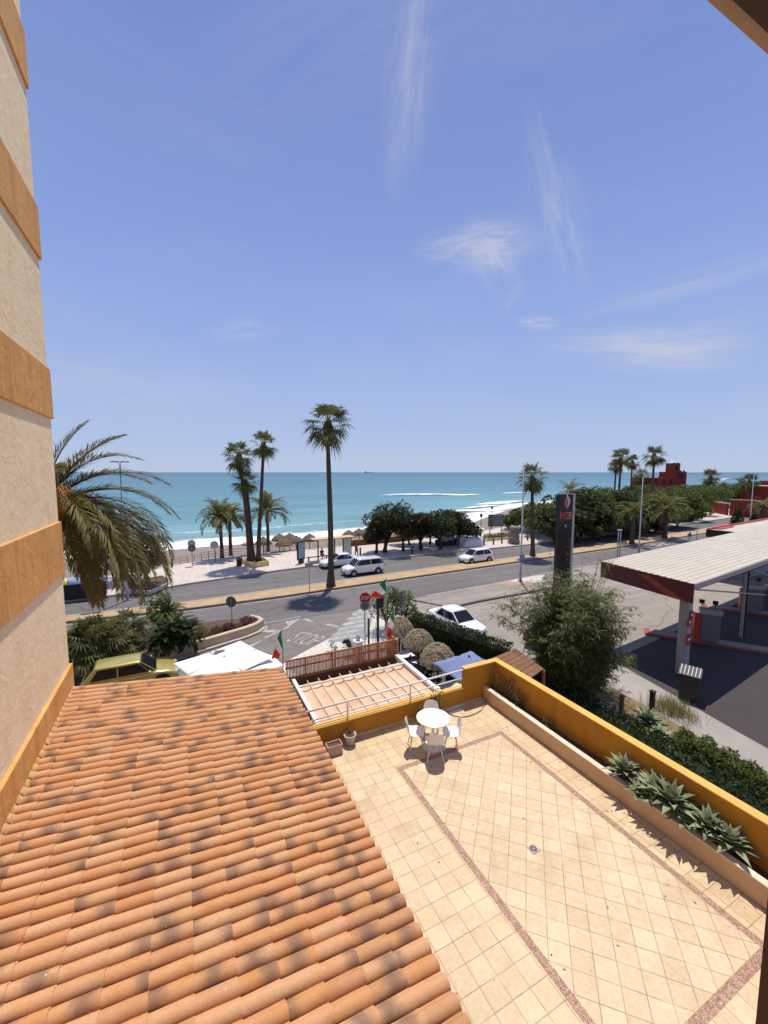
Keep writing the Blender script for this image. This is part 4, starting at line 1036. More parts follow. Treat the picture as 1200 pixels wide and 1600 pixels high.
# broad-leaved trees
def crown_mb(lobes,n,size,seed,shell=.55,up=.4):
    random.seed(seed); m=MB(); vol=[r[0]*r[1]*r[2] for _,r in lobes]; tv=sum(v**.67 for v in vol)
    for (c,r),v in zip(lobes,vol):
        k=int(n*(v**.67)/tv)
        for _ in range(k):
            d=Vector((random.gauss(0,1),random.gauss(0,1),random.gauss(0,1))).normalized(); s=rnd(shell,1.0)**.6
            bump=1+.22*mnoise.noise(Vector((d.x*2.3+seed,d.y*2.3,d.z*2.3)))+.10*mnoise.noise(Vector((d.x*6+seed,d.y*6,d.z*6)))
            p=Vector(c)+Vector((d.x*r[0],d.y*r[1],d.z*r[2]))*s*bump
            leafquad(m,p,size*rnd(.55,1.35),.6,up)
    return m
def make_tree(p,h,rad,label,seed,mt,group,n=2600,size=.24,lean=(0,0),trunks=1,low=.38,cat='tree',name='broadleaf_tree',nl=8):
    t=thing(name,p,label,cat,group); random.seed(seed)
    m=MB(); lobes=[]
    hz=h*(low+1)/2
    for k in range(nl):
        a=2*PI*k/nl+rnd(-.4,.4); rr=rad*rnd(.35,.68)
        lobes.append(((lean[0]+math.cos(a)*rr,lean[1]+math.sin(a)*rr,h*rnd(low+.16,.86)),(rad*rnd(.34,.5),rad*rnd(.34,.5),h*rnd(.13,.21))))
    lobes.append(((lean[0],lean[1],h*.80),(rad*.5,rad*.5,h*.2)))
    lobes.append(((lean[0],lean[1],hz),(rad*.7,rad*.7,h*.2)))
    for tr in range(trunks):
        b=Vector((rnd(-.2,.2)*tr,rnd(-.2,.2)*tr,0)); fork=Vector((lean[0]*.55+rnd(-.2,.2),lean[1]*.55+rnd(-.2,.2),h*low*.8))
        r0=.035*h; m.tube([b,b.lerp(fork,.5)+Vector((rnd(-.1,.1),rnd(-.1,.1),0)),fork],[r0*1.25,r0,r0*.9],8)
        for k in range(5):
            c=Vector(lobes[(k*2+tr)%len(lobes)][0]); mid=fork.lerp(c,.5)+Vector((rnd(-.2,.2),rnd(-.2,.2),rnd(0,.3))); m.tube([fork,mid,c],[r0*.6,r0*.4,r0*.12],6)
    m.build('trunk',M['bark'],t)
    crown_mb(lobes,n,size,seed).build('crown',mt,t)
    return t
BG='dark evergreen trees on the promenade'
for px,pb,pt,rad,lab,sd,mt,ln in ((588,865,810,1.9,'smallest brown-green tree with slanted forked trunk at the left of the promenade trees',1,'leafbrown',(.4,.2)),
      (602,863,786,2.7,'tallest dark evergreen of the promenade group, second from its left',2,'leafdark',(.3,0)),
      (630,861,798,2.1,'dark evergreen in the middle gap of the promenade group',3,'leafdark',(0,0)),
      (657,859,801,2.4,'wide dark evergreen with twin trunk in the middle of the promenade group',4,'leafbrown',(0,0)),
      (688,858,797,2.7,'dense dark evergreen with straight trunk right of the middle of the promenade group',5,'leafdark',(-.2,0)),
      (706,851,800,2.6,'rounded dark evergreen behind the white car on the road',6,'leafbrown',(0,0)),
      (724,852,812,2.0,'last low dark evergreen at the right end of the promenade group',7,'leafdark',(.3,0)),
      (672,850,806,2.5,'dark evergreen set back toward the beach behind the promenade group',8,'leafdark',(0,0)),
      (640,851,806,2.3,'brownish evergreen set back behind the gap in the promenade group',9,'leafbrown',(0,0))):
    p=G(px,pb,.12); make_tree(p,(zat(p,pt)-.12)*1.02,rad*1.22,lab,sd,M[mt],BG,4600,.21,ln,low=.27,trunks=2 if sd in (1,2,4) else 1)
BG2='green trees along the far side of the road'
for px,D,pt,rad,lab,sd,mt in ((815,74,796,3.2,'low green tree at the left end of the tree belt over the promenade',11,'leafmid'),
      (838,71,786,3.4,'green tree left of the dark totem sign',12,'leafmid2'),
      (862,66,790,3.6,'bright green tree just left of the totem sign',13,'leafmid'),
      (912,66,768,4.0,'tall dark tree right of the totem sign',14,'leafdark'),
      (936,70,763,4.2,'tall green tree below the far palms',15,'leafmid'),
      (952,80,764,4.2,'green tree behind the stubby palm left of the castle',16,'leafmid2'),
      (965,72,768,4.0,'dark tree behind the lamp post in the tree belt',17,'leafdark'),
      (990,80,770,4.2,'green tree under the castle wing',18,'leafmid'),
      (1013,84,772,4.2,'leafy tree right of the tall lamp post',19,'leafmid2'),
      (1040,88,768,4.6,'broad green tree under the castle tower',20,'leafmid'),
      (1062,92,764,4.6,'broad yellow green tree right of the castle tower',21,'leafmid2'),
      (1085,100,760,5.0,'far pale green tree in front of the red wall',22,'leafmid2'),
      (1110,112,758,5.4,'far green tree above the long red wall',23,'leafmid'),
      (1140,124,756,5.6,'farthest green tree beyond the red wall',24,'leafmid'),
      (1065,78,794,3.0,'dark rounded tree at the roadside by the red wall corner',25,'leafdark'),
      (1020,72,800,2.8,'dark bushy tree beside the far pavement',26,'leafdark'),
      (885,72,778,3.8,'dark tree directly behind the totem sign',27,'leafdark'),
      (940,64,792,3.0,'lower dark tree at the roadside under the tree belt',28,'leafdark'),
      (1165,118,756,5.0,'far tree clump over the red building at the right edge',29,'leafmid'),
      (975,66,792,3.2,'dark low tree behind the left stubby palm',30,'leafdark'),
      (1000,70,790,3.2,'dark low tree between the two stubby palms',31,'leafdark'),
      (1045,76,790,3.4,'mid green low tree right of the leaning stubby palm',32,'leafmid'),
      (1085,88,782,3.8,'mid green low tree touching the red wall corner',33,'leafmid2'),
      (872,60,800,2.8,'dark low tree at the kerb left of the totem sign',34,'leafdark'),
      (905,61,798,2.8,'dark low tree at the kerb right of the totem sign',35,'leafdark'),
      (1000,108,760,5.0,'far green tree to the left under the castle',36,'leafmid'),
      (1030,112,762,5.0,'far green tree directly under the castle wing',37,'leafmid'),
      (1075,122,758,5.6,'far green tree right behind the castle tower foot',38,'leafmid2'),
      (1120,135,754,6.0,'far green tree over the garden wall, second from the right',39,'leafmid2'),
      (1185,140,753,6.0,'farthest green tree crown at the very right edge',40,'leafmid')):
    p=along(px,D,.05); H=zat(p,pt); make_tree(p,H*1.04,rad*1.12,lab,sd,M[mt],BG2,5200,.30,(0,0),low=.10,nl=11)
p=G(1147,832,0); 
for px,pb,pt,rad,lab,sd in ((1150,834,790,1.1,'dark conical cypress like bush at the roadside before the red wall',61),(1176,834,800,.9,'short shaggy ivy covered trunk beside the conical bush',62)):
    p=G(px,pb,0); H=zat(p,pt); t=thing('roadside_bush',p,lab,'shrub')
    m=MB(); m.tube([(0,0,0),(0,0,H*.8)],[.2,.08],8); m.build('stem',M['bark'],t)
    crown_mb([((0,0,H*.25),(rad,rad,H*.28)),((0,0,H*.5),(rad*.8,rad*.8,H*.3)),((0,0,H*.75),(rad*.45,rad*.45,H*.25))],1600,.22,sd).build('foliage',M['leafdark'],t)
# bamboo
bb=along(905,18.3,0); t=thing('bamboo_clump',bb,'big feathery bamboo clump between the terrace and the filling station','bamboo')
random.seed(33); cm=MB(); lm=MB(); tops=[]
for k in range(95):
    az=rnd(0,6.28); rr=rnd(0,1.0); b=Vector((math.cos(az)*rr,math.sin(az)*rr,0)); az2=az+rnd(-.6,.6); H=rnd(3.2,6.3)*(1-.12*rr); out=rnd(.4,3.1)*(.4+.6*rr)
    pts=[]
    for i in range(11):
        f=i/10; pts.append(b+Vector((math.cos(az2)*out*f**2.2,math.sin(az2)*out*f**2.2,H*(f-.12*f**4*out/2))))
    cm.tube(pts,[.028*(1-.85*i/10) for i in range(11)],5)
    for i in range(175):
        f=rnd(.22,1.0); s=min(9,int(f*10)); q=pts[s].lerp(pts[s+1],f*10-s); a3=rnd(0,6.28); tw=rnd(.15,1.15)*(1.25-.6*f)
        e=q+Vector((math.cos(a3)*tw,math.sin(a3)*tw,rnd(-.15,.35)*tw)); cm.tube([q,e],[.006,.002],3,0,False)
        nlv=rnd(3,7)
        for j in range(int(nlv)):
            u=rnd(.3,1.05); pp=q.lerp(e,u); a4=a3+rnd(-1.1,1.1); ld=Vector((math.cos(a4),math.sin(a4),rnd(-1.0,.15))).normalized(); L=rnd(.15,.29); sd=ld.cross(Vector((rnd(-.5,.5),rnd(-.5,.5),1))).normalized()*L*.09
            c=rnd(0,1); cc=(c,c,c); lm.face([lm.vert(pp,cc),lm.vert(pp+ld*L*.45+sd,cc),lm.vert(pp+ld*L,cc),lm.vert(pp+ld*L*.45-sd,cc)])
for k in range(12):
    az=rnd(0,6.28); rr=rnd(0,.9); b=Vector((math.cos(az)*rr,math.sin(az)*rr,0)); H=rnd(6.4,7.5); out=rnd(.4,1.6); pts=[b+Vector((math.cos(az)*out*(i/10)**2,math.sin(az)*out*(i/10)**2,H*i/10)) for i in range(11)]
    cm.tube(pts,[.026*(1-.88*i/10) for i in range(11)],5)
    for i in range(90):
        f=rnd(.5,1.0); s=min(9,int(f*10)); q=pts[s].lerp(pts[s+1],f*10-s); a3=rnd(0,6.28); ld=Vector((math.cos(a3),math.sin(a3),rnd(-.8,.5))).normalized(); q=q+ld*rnd(0,.35)*(1.3-f); L=rnd(.14,.24); sd=ld.cross(Vector((0,0,1))).normalized()*L*.08
        c=rnd(0,1); cc=(c,c,c); lm.face([lm.vert(q,cc),lm.vert(q+ld*L*.45+sd,cc),lm.vert(q+ld*L,cc),lm.vert(q+ld*L*.45-sd,cc)])
cm.build('culms',mat('bamboo culms',(.20,.19,.075),.6,.3,4),t); lm.build('foliage',M['leafbamboo'],t)
# hedge around the restaurant, in two runs
def hedge(A,B,h,wd,label,seed,mt,n=7000,size=.085,cat='hedge',top_bump=.08):
    A=Vector(A);B=Vector(B); c=(A+B)/2; t=thing('clipped_hedge',c,label,cat); d=(B-A); L=d.length; d.normalize(); nn=Vector((-d.y,d.x,0)); random.seed(seed)
    m=MB(); a=A-c;b=B-c
    for k in range(int(L/1.2)+1):
        q=a+(b-a)*((k+.3)/(int(L/1.2)+1)); m.tube([q,q+Vector((rnd(-.1,.1),rnd(-.1,.1),h*.85))],[.035,.012],5)
    m.build('stems',M['bark'],t)
    m=MB()
    m2=a+Vector((0,0,h*.46)); M4=Matrix((d,nn,Vector((0,0,1)))).transposed().to_4x4(); M4.translation=Vector((0,0,h*.45)); m.box(None,(L-.1,wd*.7,h*.82),M=M4)
    for k in range(n):
        f=rnd(0,1); s=rnd(-.5,.5); z=rnd(0,1)
        w=rnd(0,1)
        if w<.34: z=1.0+rnd(-.06,.06)
        elif w<.95: s=math.copysign(.5+rnd(-.06,.06),rnd(-1,.8) )
        p=a+(b-a)*f+nn*s*wd+Vector((0,0,h*z)); p.z+=top_bump*mnoise.noise(p*1.4)*z; p+=nn*.07*mnoise.noise(p*1.7)
        leafquad(m,p,size*rnd(.6,1.3),.6,.2)
    m.build('foliage',mt,t); return t
h1=G(642,957,2.0); h2=G(797,1010,2.0); h1.z=h2.z=0
hedge(h1,h2,2.0,.7,'tall dark clipped hedge between the restaurant garden and the parked white car',71,M['leafhedge'],8500,.075)
hedge((14.5,15.2,0),(13.9,.8,0),1.25,1.3,'long dark hedge directly below the outside of the right parapet',72,M['leafhedge'],12000,.085)
# row of clipped shrubs between dry bed and path
random.seed(8)
for k,(x,y,r) in enumerate(((16.35,8.1,.5),(16.5,7.45,.5),(16.45,6.75,.52),(16.35,6.05,.5),(16.25,5.35,.55),(16.15,4.6,.5),(16.0,3.85,.55),(15.8,3.1,.5))):
    t=thing('green_shrub',(x,y,0),('glossy green shrub first of the row along the concrete path','glossy green shrub second of the row along the concrete path, beside yellow grass','third glossy green shrub counting from the bamboo end of the path row','fourth glossy green shrub counting from the bamboo end of the path row','fifth glossy green shrub counting from the bamboo end of the path row','sixth glossy green shrub counting from the bamboo end of the path row','seventh glossy green shrub counting from the bamboo end of the path row','last glossy green shrub of the row by the window frame')[k],'shrub','green shrubs edging the concrete path')
    m=MB(); m.tube([(0,0,0),(0,0,.5)],[.05,.02],6)
    for q in range(5): m.tube([(0,0,.15),(rnd(-.4,.4)*r,rnd(-.4,.4)*r,.65*r)],[.02,.008],5)
    m.build('stem',M['bark'],t); crown_mb([((0,0,.42),(r,r,.42)),((.2,.1,.55),(r*.6,r*.6,.4)),((-.2,-.2,.5),(r*.6,r*.6,.35))],1500,.075,80+k,.5,.5).build('foliage',M['leafmid'],t)
def agave(p,label,seed,n=26,L=.5,wd=.075,mt='leafagave',name='agave',stem=.0,rz=0,group='grey green agaves in the planter bed',els=(5,82),cat='agave',droop=.5):
    t=thing(name,p,label,cat,group); random.seed(seed); 
    if stem: m=MB(); m.tube([(0,0,-.08),(0,0,stem)],[.045,.05],8); m.build('stem',M['trunk'],t)
    m=MB()
    for k in range(n):
        f=k/n; az=k*2.39996+rnd(-.2,.2); e=R(els[0]+(els[1]-els[0])*f**1.1+rnd(-6,6)); l=L*rnd(.85,1.12)*(1-.25*f); q=rnd(0,1); h=Vector((math.cos(az),math.sin(az),0)); s=Vector((-h.y,h.x,0)); p0=Vector((0,0,stem)); rows=[]
        for i in range(9):
            g=i/8; wv=wd*(.40+1.0*math.sin(PI*min(1,g*1.02)**.75))*(1-g**4) if i<8 else 0.002; ee=e-droop*g*g; up=Vector((-h.x*math.sin(ee),-h.y*math.sin(ee),math.cos(ee)))
            c=(q,q,q); rows.append((m.vert(p0-s*wv+up*wv*.35,c),m.vert(p0,c),m.vert(p0+s*wv+up*wv*.35,c))); p0=p0+(h*math.cos(ee)+Vector((0,0,math.sin(ee))))*l/8
        for i in range(8):
            m.face((rows[i][0],rows[i][1],rows[i+1][1],rows[i+1][0]),0,True); m.face((rows[i][1],rows[i][2],rows[i+1][2],rows[i+1][1]),0,True)
    o=m.build('leaves',M[mt],t); s=o.modifiers.new('thick','SOLIDIFY'); s.thickness=.006; return t
for y,x,L,st,lab,sd in ((4.90,7.80,.44,.20,'agave rosette leaning over the planter rim, topmost of the planter group',1),(4.30,7.80,.46,.24,'agave second from the top of the planter group',2),(3.98,7.74,.58,.24,'largest agave in the middle of the planter group',3),(3.42,7.80,.46,.20,'agave below the largest one in the planter',4),(3.12,7.82,.46,.16,'lowest agave of the planter group, nearest the window frame',5),(4.42,7.66,.36,.10,'small agave squeezed between the two bigger ones on the rim side',6),(3.72,7.70,.38,.12,'small agave on the near side of the largest one',7)):
    agave(Vector((x,y,TZ+.29)),lab,sd,34,L,.050,stem=st)
# dry twiggy plants in the planter
for k,(y,r,h,lab) in enumerate(((8.55,.20,.55,'dry twiggy bush at the corner end of the planter bed'),(8.05,.18,.42,'second dry twiggy bush in the planter, next to the corner one'),(6.9,.10,.18,'withered low weed in the middle of the planter soil'))):
    t=thing('dry_bush',(PXI-.14,y,TZ+.28),lab,'plant'); m=MB(); random.seed(90+k); lm=MB()
    for q in range(34 if k<2 else 12):
        a=rnd(0,6.28); pt=[Vector((0,rnd(-.3,.3) if k<2 else 0,0))]
        for s in range(5): pt.append(pt[-1]+Vector((math.cos(a)*r*.25*rnd(.2,1),math.sin(a)*r*.45*rnd(.2,1),h/5*rnd(.6,1.3)))); 
        m.tube(pt,.004,4)
        for _ in range(26): leafquad(lm,pt[rnd(0,5.99).__int__()]+Vector((rnd(-.06,.06),rnd(-.06,.06),rnd(-.06,.06))),.02,.5)
    m.build('twigs',M['leafskirt'],t); lm.build('leaves',M['leaftwig'],t)
# plants in the bed by the bamboo
agave(G(1012,1128,.05),'pale grey agave cluster in the dry bed behind the hedge',12,30,.85,.08,group='plants in the dry bed',name='agave')
agave(G(1030,1150,.05),'second smaller pale grey agave in the dry bed',13,24,.6,.07,group='plants in the dry bed',name='agave')
t=thing('yellow_grass_tussock',G(1050,1112,0),'yellowed grass tussock in the dry bed beside the path','plant'); m=MB(); random.seed(3)
for k in range(700):
    a=rnd(0,6.28); b=Vector((random.gauss(0,.35),random.gauss(0,.45),0)); h=rnd(.3,.75); o2=rnd(.05,.4); s=Vector((-math.sin(a),math.cos(a),0))*.010; q=rnd(0,1); c=(q,q,q); e=b+Vector((math.cos(a)*o2,math.sin(a)*o2,h))
    m.face([m.vert(b-s,c),m.vert(b+s,c),m.vert(e,c)])
m.build('blades',M['leafyellow'],t)
# dry grass litter in the bed
m=MB(); random.seed(12)
for k in range(5000):
    y=rnd(.5,14.5); f=y/14; x=rnd(14.9+.2*f,16.6+1.7*f); a=rnd(0,6.28); h=rnd(.04,.16); s=Vector((-math.sin(a),math.cos(a),0))*.010; q=rnd(0,1); b=Vector((x,y,0)); e=b+Vector((math.cos(a)*rnd(0,.12),math.sin(a)*rnd(0,.12),h)); c=(q,q,q)
    m.face([m.vert(b-s,c),m.vert(b+s,c),m.vert(e,c)])
o=m.build('dry_grass',M['leafyellow']); o['kind']='stuff'
# street planting on the left: raised bed with a cream wall
bed=[(60,1052),(200,1040),(268,1027),(330,1008),(385,991),(404,982),(400,976),(380,974),(340,977),(290,985),(230,992),(100,1008),(20,1020)]
P=px_poly(bed); m=MB(); m.prism([(p.x,p.y) for p in P],.0,.34); struct(m.build('raised_bed_ground',M['soil']))
bw_=thing('bed_wall',P[3],'low cream rendered wall curving round the street corner flower bed','wall')
W=[G(*p) for p in ((0,1064),(100,1054),(200,1042),(268,1029),(330,1010),(385,993),(402,986),(409,980.5),(404,976.5),(392,974.5))]; W=resample(W,37); m=MB(); rr=[]
for i,p in enumerate(W):
    tn=(W[min(i+1,36)]-W[max(i-1,0)]).normalized(); n=Vector((-tn.y,tn.x,0)); rr.append([m.vert(p+n*s+Vector((0,0,z))) for s,z in ((-.15,0),(-.15,.55),(-.10,.60),(.10,.60),(.15,.55),(.15,0))])
for i in range(36):
    for j in range(5): m.face((rr[i+1][j],rr[i][j],rr[i][j+1],rr[i+1][j+1]))
m.face(rr[0]); m.face(rr[-1][::-1])
part(m,'wall',mat('cream bed wall',(.62,.47,.30),.85,.25,1.2,.2,20),bw_)
kerbline([p+Vector((.0,-.35,0)) for p in W],'kerb',.3,.10,M['kerb'])
def fan_shrub(px,py,pt,label,seed,Rr,n=34,mt='leaffan'):
    p=G(px,py,.3); H=zat(p,pt)-.3; t=thing('fan_palm_shrub',p,label,'palm shrub','low palms in the street bed'); m=MB(); m.tube([(0,0,0),(0,0,H*.45)],[.22,.18],8); m.build('trunk',M['trunk'],t)
    m=MB(); fan_crown(m,seed,Rr,n,15,-50); 
    for q in range(3):
        m2=MB(); fan_crown(m2,seed+q+1,Rr*.8,n//2,13,-40); off=Vector((math.cos(q*2.1)*Rr*.5,math.sin(q*2.1)*Rr*.5,-H*.18)); b=len(m.v)
        m.v+= [tuple(Vector(v)+off) for v in m2.v]; m.c+=m2.c; m.f+=[tuple(i+b for i in f) for f in m2.f]; m.m+=m2.m; m.smooth+=m2.smooth
    o=m.build('crown',M[mt],t); o.location=(0,0,H*.5); return t
fan_shrub(148,1036,962,'wide low fan palm shrub behind the gold car',51,1.75,44)
fan_shrub(200,1012,944,'fan palm shrub at the foot of the lamp post',52,1.4,34)
fan_shrub(118,1040,985,'fan palm shrub against the hotel corner',53,1.5,34)
def cycad(px,py,pt,label,seed,L,n=40,mt='leafhedge'):
    p=G(px,py,.3); H=max(.4,zat(p,pt)-.3); t=thing('sago_palm',p,label,'palm shrub','dark sago palms in the street bed'); m=MB(); m.tube([(0,0,0),(0,0,H*.5)],[.2,.2],8); m.build('trunk',M['trunk'],t); m=MB(); random.seed(seed)
    for k in range(n): q=rnd(0,1); feather(m,(0,0,0),k*2.39996,R(rnd(-15,75)),L*rnd(.8,1.1),R(rnd(50,90)),30,.022,L*.2,(q,q,q),rach=.02)
    o=m.build('crown',M[mt],t); o.location=(0,0,H*.5)
cycad(272,1016,958,'dark sago palm at the front of the street bed',1,1.35)
cycad(292,1012,972,'right dark sago palm touching the cream bed wall',2,1.2)
cycad(255,1024,985,'left dark sago palm behind the gold car bonnet',3,1.1)
p=G(249,985,.3)
make_tree(p,2.6,1.1,'rounded grey green bush rising behind the sago palms',64,M['leafmid'],None,1500,.10,low=.1,cat='shrub',name='round_bush')
cycad(262,985,930,'lighter green sago palm beside the rounded bush',4,1.3,34,'leafmid')
for k,(px,py,r,mt,lab) in enumerate(((386,978,.55,'leafpurple','round purple leaved bush at the tip of the street bed'),(357,986,.42,'leafpurple','purple leaved bush at the foot of the round traffic sign'),(338,992,.45,'leafskirt','dry reddish bush in the street bed'),(318,998,.5,'leaftwig','dry straw coloured plant left in the street bed'),(372,984,.35,'leaftwig','small straw coloured plant beside the purple bush'))):
    t=thing('bed_shrub',G(px,py,.33),lab,'shrub','small shrubs in the street bed'); m=MB(); random.seed(k)
    for q in range(9): m.tube([(0,0,0),(rnd(-r,r)*.6,rnd(-r,r)*.6,r*rnd(.6,1.2))],[.015,.005],4)
    m.build('stem',M['bark'],t); crown_mb([((0,0,r*.6),(r,r,r*.6))],700,.07,200+k,.3,.4).build('foliage',M[mt],t)
# climber and plants on the restaurant corner
p=G(606,985,0); make_tree(p,3.0,1.25,'leafy yellow green climber over the restaurant corner post',65,M['leafmid2'],None,2600,.09,low=.2,cat='climber',name='leafy_climber')
p=G(632,985,0); make_tree(p,2.7,1.0,'leafy bush between the climber and the tall hedge',66,M['leafmid'],None,2000,.09,low=.15,cat='shrub',name='leafy_bush')
agave(G(546,1012,.5),'spiky plant in the planter beside the white gate post',15,26,.6,.03,group=None,name='spiky_plant',cat='plant',mt='leafmid')
# ------------------------------------------------------------------ vehicles
def make_car(loc,rz,label,L=4.3,W=1.75,H=1.5,paint='carwhite',shape='hatch',group=None,rails=False,name='parked_car',plate=True):
    """front towards local +X"""
    t=thing(name,loc,label,'car',group,rz); hl=L/2; hw=W/2
    belt=H*.60; hood=H*.55; zb=.20
    wb=L*.30; fx=wb+.02*L; rx=-wb; wr=.315
    P={'hatch':dict(a0=.27,a1=.09,c1=-.36,c0=-.485),'sedan':dict(a0=.24,a1=.06,c1=-.20,c0=-.36),'mpv':dict(a0=.31,a1=.15,c1=-.40,c0=-.49)}[shape]
    xa0,xa1,xc1,xc0=[P[k]*L for k in('a0','a1','c1','c0')]
    deck=belt if shape!='sedan' else H*.63
    # lower body: lofted sections
    st=[(-hl,.50,.62,.78,.86),(-hl+.05,.30,deck*.96,deck*.98,.93),(-hl+.30,zb,deck,deck*1.01,.985),(rx-.1,zb,belt,belt*1.02,1.0),(0,zb,belt,belt*1.02,1.0),(fx-.25,zb,belt*.98,belt*1.0,1.0),(xa0,zb,hood*1.04,hood*1.10,.99),(hl-.45,zb,hood*.97,hood*1.03,.96),(hl-.14,zb+.02,hood*.84,hood*.90,.90),(hl-.03,.28,.58,.64,.82),(hl,.36,.50,.55,.76)]
    m=MB(); rings=[]
    for x,z0,z1,zc,k in st:
        w_=hw*k; r=[]
        for y,z in ((-.80,z0),(-.97,z0+.08),(-1.0,z0+(z1-z0)*.55),(-.965,z1-.03),(-.88,z1+.01),(-.45,zc),(0,zc+.012),(.45,zc),(.88,z1+.01),(.965,z1-.03),(1.0,z0+(z1-z0)*.55),(.97,z0+.08),(.80,z0)): r.append(m.vert((x,y*w_,z)))
        rings.append(r)
    for a,b in zip(rings,rings[1:]):
        for j in range(12): m.face((a[j],b[j],b[j+1],a[j+1]),0,True)
        m.face((a[12],b[12],b[0],a[0]))
    m.face(rings[0]); m.face(rings[-1][::-1])
    o=m.build('body',M[paint],t); s=o.modifiers.new('sub','SUBSURF'); s.levels=1; s.render_levels=1
    # cabin
    wb_,wt=hw*.93,hw*.72; zt=H
    m=MB(); gb=belt-.02
    xm=(xa1+xc1)/2
    base=[(xa0,wb_*.93),(xa0-.35*(xa0-xa1),wb_*.99),(xm,wb_),(xc0+.25*(xc1-xc0)+.12,wb_*.98),(xc0,wb_*.90)]
    topp=[(xa1,wt*.94),(xa1-.12,wt*.98),(xm,wt*1.03),(xc1+.15,wt*.97),(xc1,wt*.90)]
    def ringv(lst,z,dz): return [m.vert((x,-y,z)) for x,y in lst]+[m.vert((x,y,z)) for x,y in lst[::-1]]
    r0=ringv(base,gb,0); r1=ringv(topp,zt-.045,0); r2=[m.vert((x*.985+.0,y,z)) for x,y,z in [(p[0],-p[1]*.80,zt-.004) for p in topp]+[(p[0],p[1]*.80,zt-.004) for p in topp[::-1]]]
    n=10
    for a,b in ((r0,r1),(r1,r2)):
        for j in range(n): m.face((a[j],b[j],b[(j+1)%n],a[(j+1)%n]),0,a is r1)
    for j in range(4): m.face((r2[j],r2[9-j],r2[8-j],r2[j+1]),0,True)
    bevel(m.build('roof',M[paint],t),.03,2,25)
    # panes laid on the cabin flanks
    def pane(a,b,c,d,name='window',inset=(.08,.10),off=.012):
        a,b,c,d=map(Vector,(a,b,c,d)); nrm=(b-a).cross(d-a).normalized(); ctr=(a+b+c+d)/4
        if nrm.dot(ctr-Vector((xm,0,(gb+zt)/2)))<0: nrm=-nrm
        q=[]
        for u,v in ((inset[0],inset[1]),(1-inset[0],inset[1]),(1-inset[0],1-inset[1]),(inset[0],1-inset[1])): q.append(a.lerp(b,u).lerp(d.lerp(c,u),v)+nrm*off)
        mm=MB(); mm.poly(q); mm.build(name,M['glass'],t)
    V=lambda r,i: m.v[r[i]]
    pane(V(r0,0),V(r0,9),V(r1,9),V(r1,0),'windscreen',(.05,.06)); pane(V(r0,4),V(r0,5),V(r1,5),V(r1,4),'rear_window',(.07,.12))
    for A,B in (((0,1),0),((1,2),1),((2,3),1)) if True else ():
        i,j=A
        pane(V(r0,i),V(r0,j),V(r1,j),V(r1,i),'window',(.03 if B else .02,.12)); pane(V(r0,9-i),V(r0,9-j),V(r1,9-j),V(r1,9-i),'window',(.03,.12))
    if shape=='mpv':
        pane(V(r0,3),V(r0,4),V(r1,4),V(r1,3),'window',(.10,.14)); pane(V(r0,6),V(r0,5),V(r1,5),V(r1,6),'window',(.10,.14))
    # wheels in dark arches
    for x in(fx,rx):
        for s in(-1,1):
            mm=MB(); n2=20; c=Vector((x,s*(hw*.985),wr+.015)); pts=[(math.cos(2*PI*k/n2)*(wr+.065),math.sin(2*PI*k/n2)*(wr+.065)) for k in range(n2)]
            Mx=Matrix.Translation(c)@Matrix.Rotation(-s*PI/2,4,'X'); mm.plate([p for p in pts if p[1]*1>-9],Mx,.022); mm.build('wheel_arch',M['black'],t)
            wv=bpy.data.objects.new('wheel',None); col.objects.link(wv); wv.parent=t; wv.location=(x,s*(hw-.085),wr)
            mm=MB(); pr=[(wr*.62,-.10),(wr*.96,-.10),(wr,-.07),(wr,.085),(wr*.95,.115),(wr*.64,.118)]
            mm2=MB(); mm2.lathe([(wr*.1,-.09)]+pr+[(wr*.1,.10)],n=24); ty=mm2.build('tyre',M['black'],wv); ty.rotation_euler=(-s*PI/2,0,0)
            mm2=MB(); mm2.lathe([(wr*.63,.10),(wr*.60,.124),(wr*.52,.112),(wr*.16,.122),(.0,.128)],n=20)
            for k in range(5): a=2*PI*k/5; mm2.box(None,(wr*.44,.05,.012),M=Matrix.Rotation(a,4,'Z')@Matrix.Translation((wr*.36,0,.124)))
            rm=mm2.build('rim',M['rim'],wv); rm.rotation_euler=(-s*PI/2,0,0)
    for s in(-1,1):
        m2=MB(); hx=hl-.20; m2.plate([(-.20,-.055),(.0,-.075),(.10,-.02),(.02,.075),(-.20,.055)],Matrix.Translation((hl-.14,s*hw*.70,hood*.80))@Matrix.Rotation(s*R(28),4,'Z')@Matrix.Rotation(R(90),4,'Z')@Matrix.Rotation(R(62),4,'X')@Matrix.Diagonal((s,1,1,1)),.05); m2.build('headlight',M['lamp'],t)
        m2=MB(); m2.box((-hl+.06,s*hw*.80,deck*.86),(.10,.20,.26)); bevel(m2.build('tail_light',M['tail'],t),.02)
        m2=MB(); m2.box((xa0-.30,s*(hw+.09),belt+.07),(.12,.20,.13)); bevel(m2.build('wing_mirror',M[paint],t),.03)
        for x in(.02*L,-.20*L): m2=MB(); m2.box((x,s*(hw*1.0),belt-.13),(.16,.03,.03)); m2.build('door_handle',M[paint],t)
        if rails: m2=MB(); m2.tube([(xa1-.2,s*wt*.88,H+.005),(xa1-.3,s*wt*.88,H+.05),(xc1+.3,s*wt*.88,H+.05),(xc1+.2,s*wt*.88,H+.005)],.016,6); m2.build('roof_rail',M['grey'],t)
    m2=MB(); m2.box((hl-.02,0,.45),(.06,W*.50,.14)); m2.box((hl-.03,0,.29),(.06,W*.62,.09)); bevel(m2.build('grille',M['black'],t),.015)
    m2=MB(); m2.box((0,0,.24),(L*.90,W*.90,.12)); m2.build('underbody',M['black'],t)
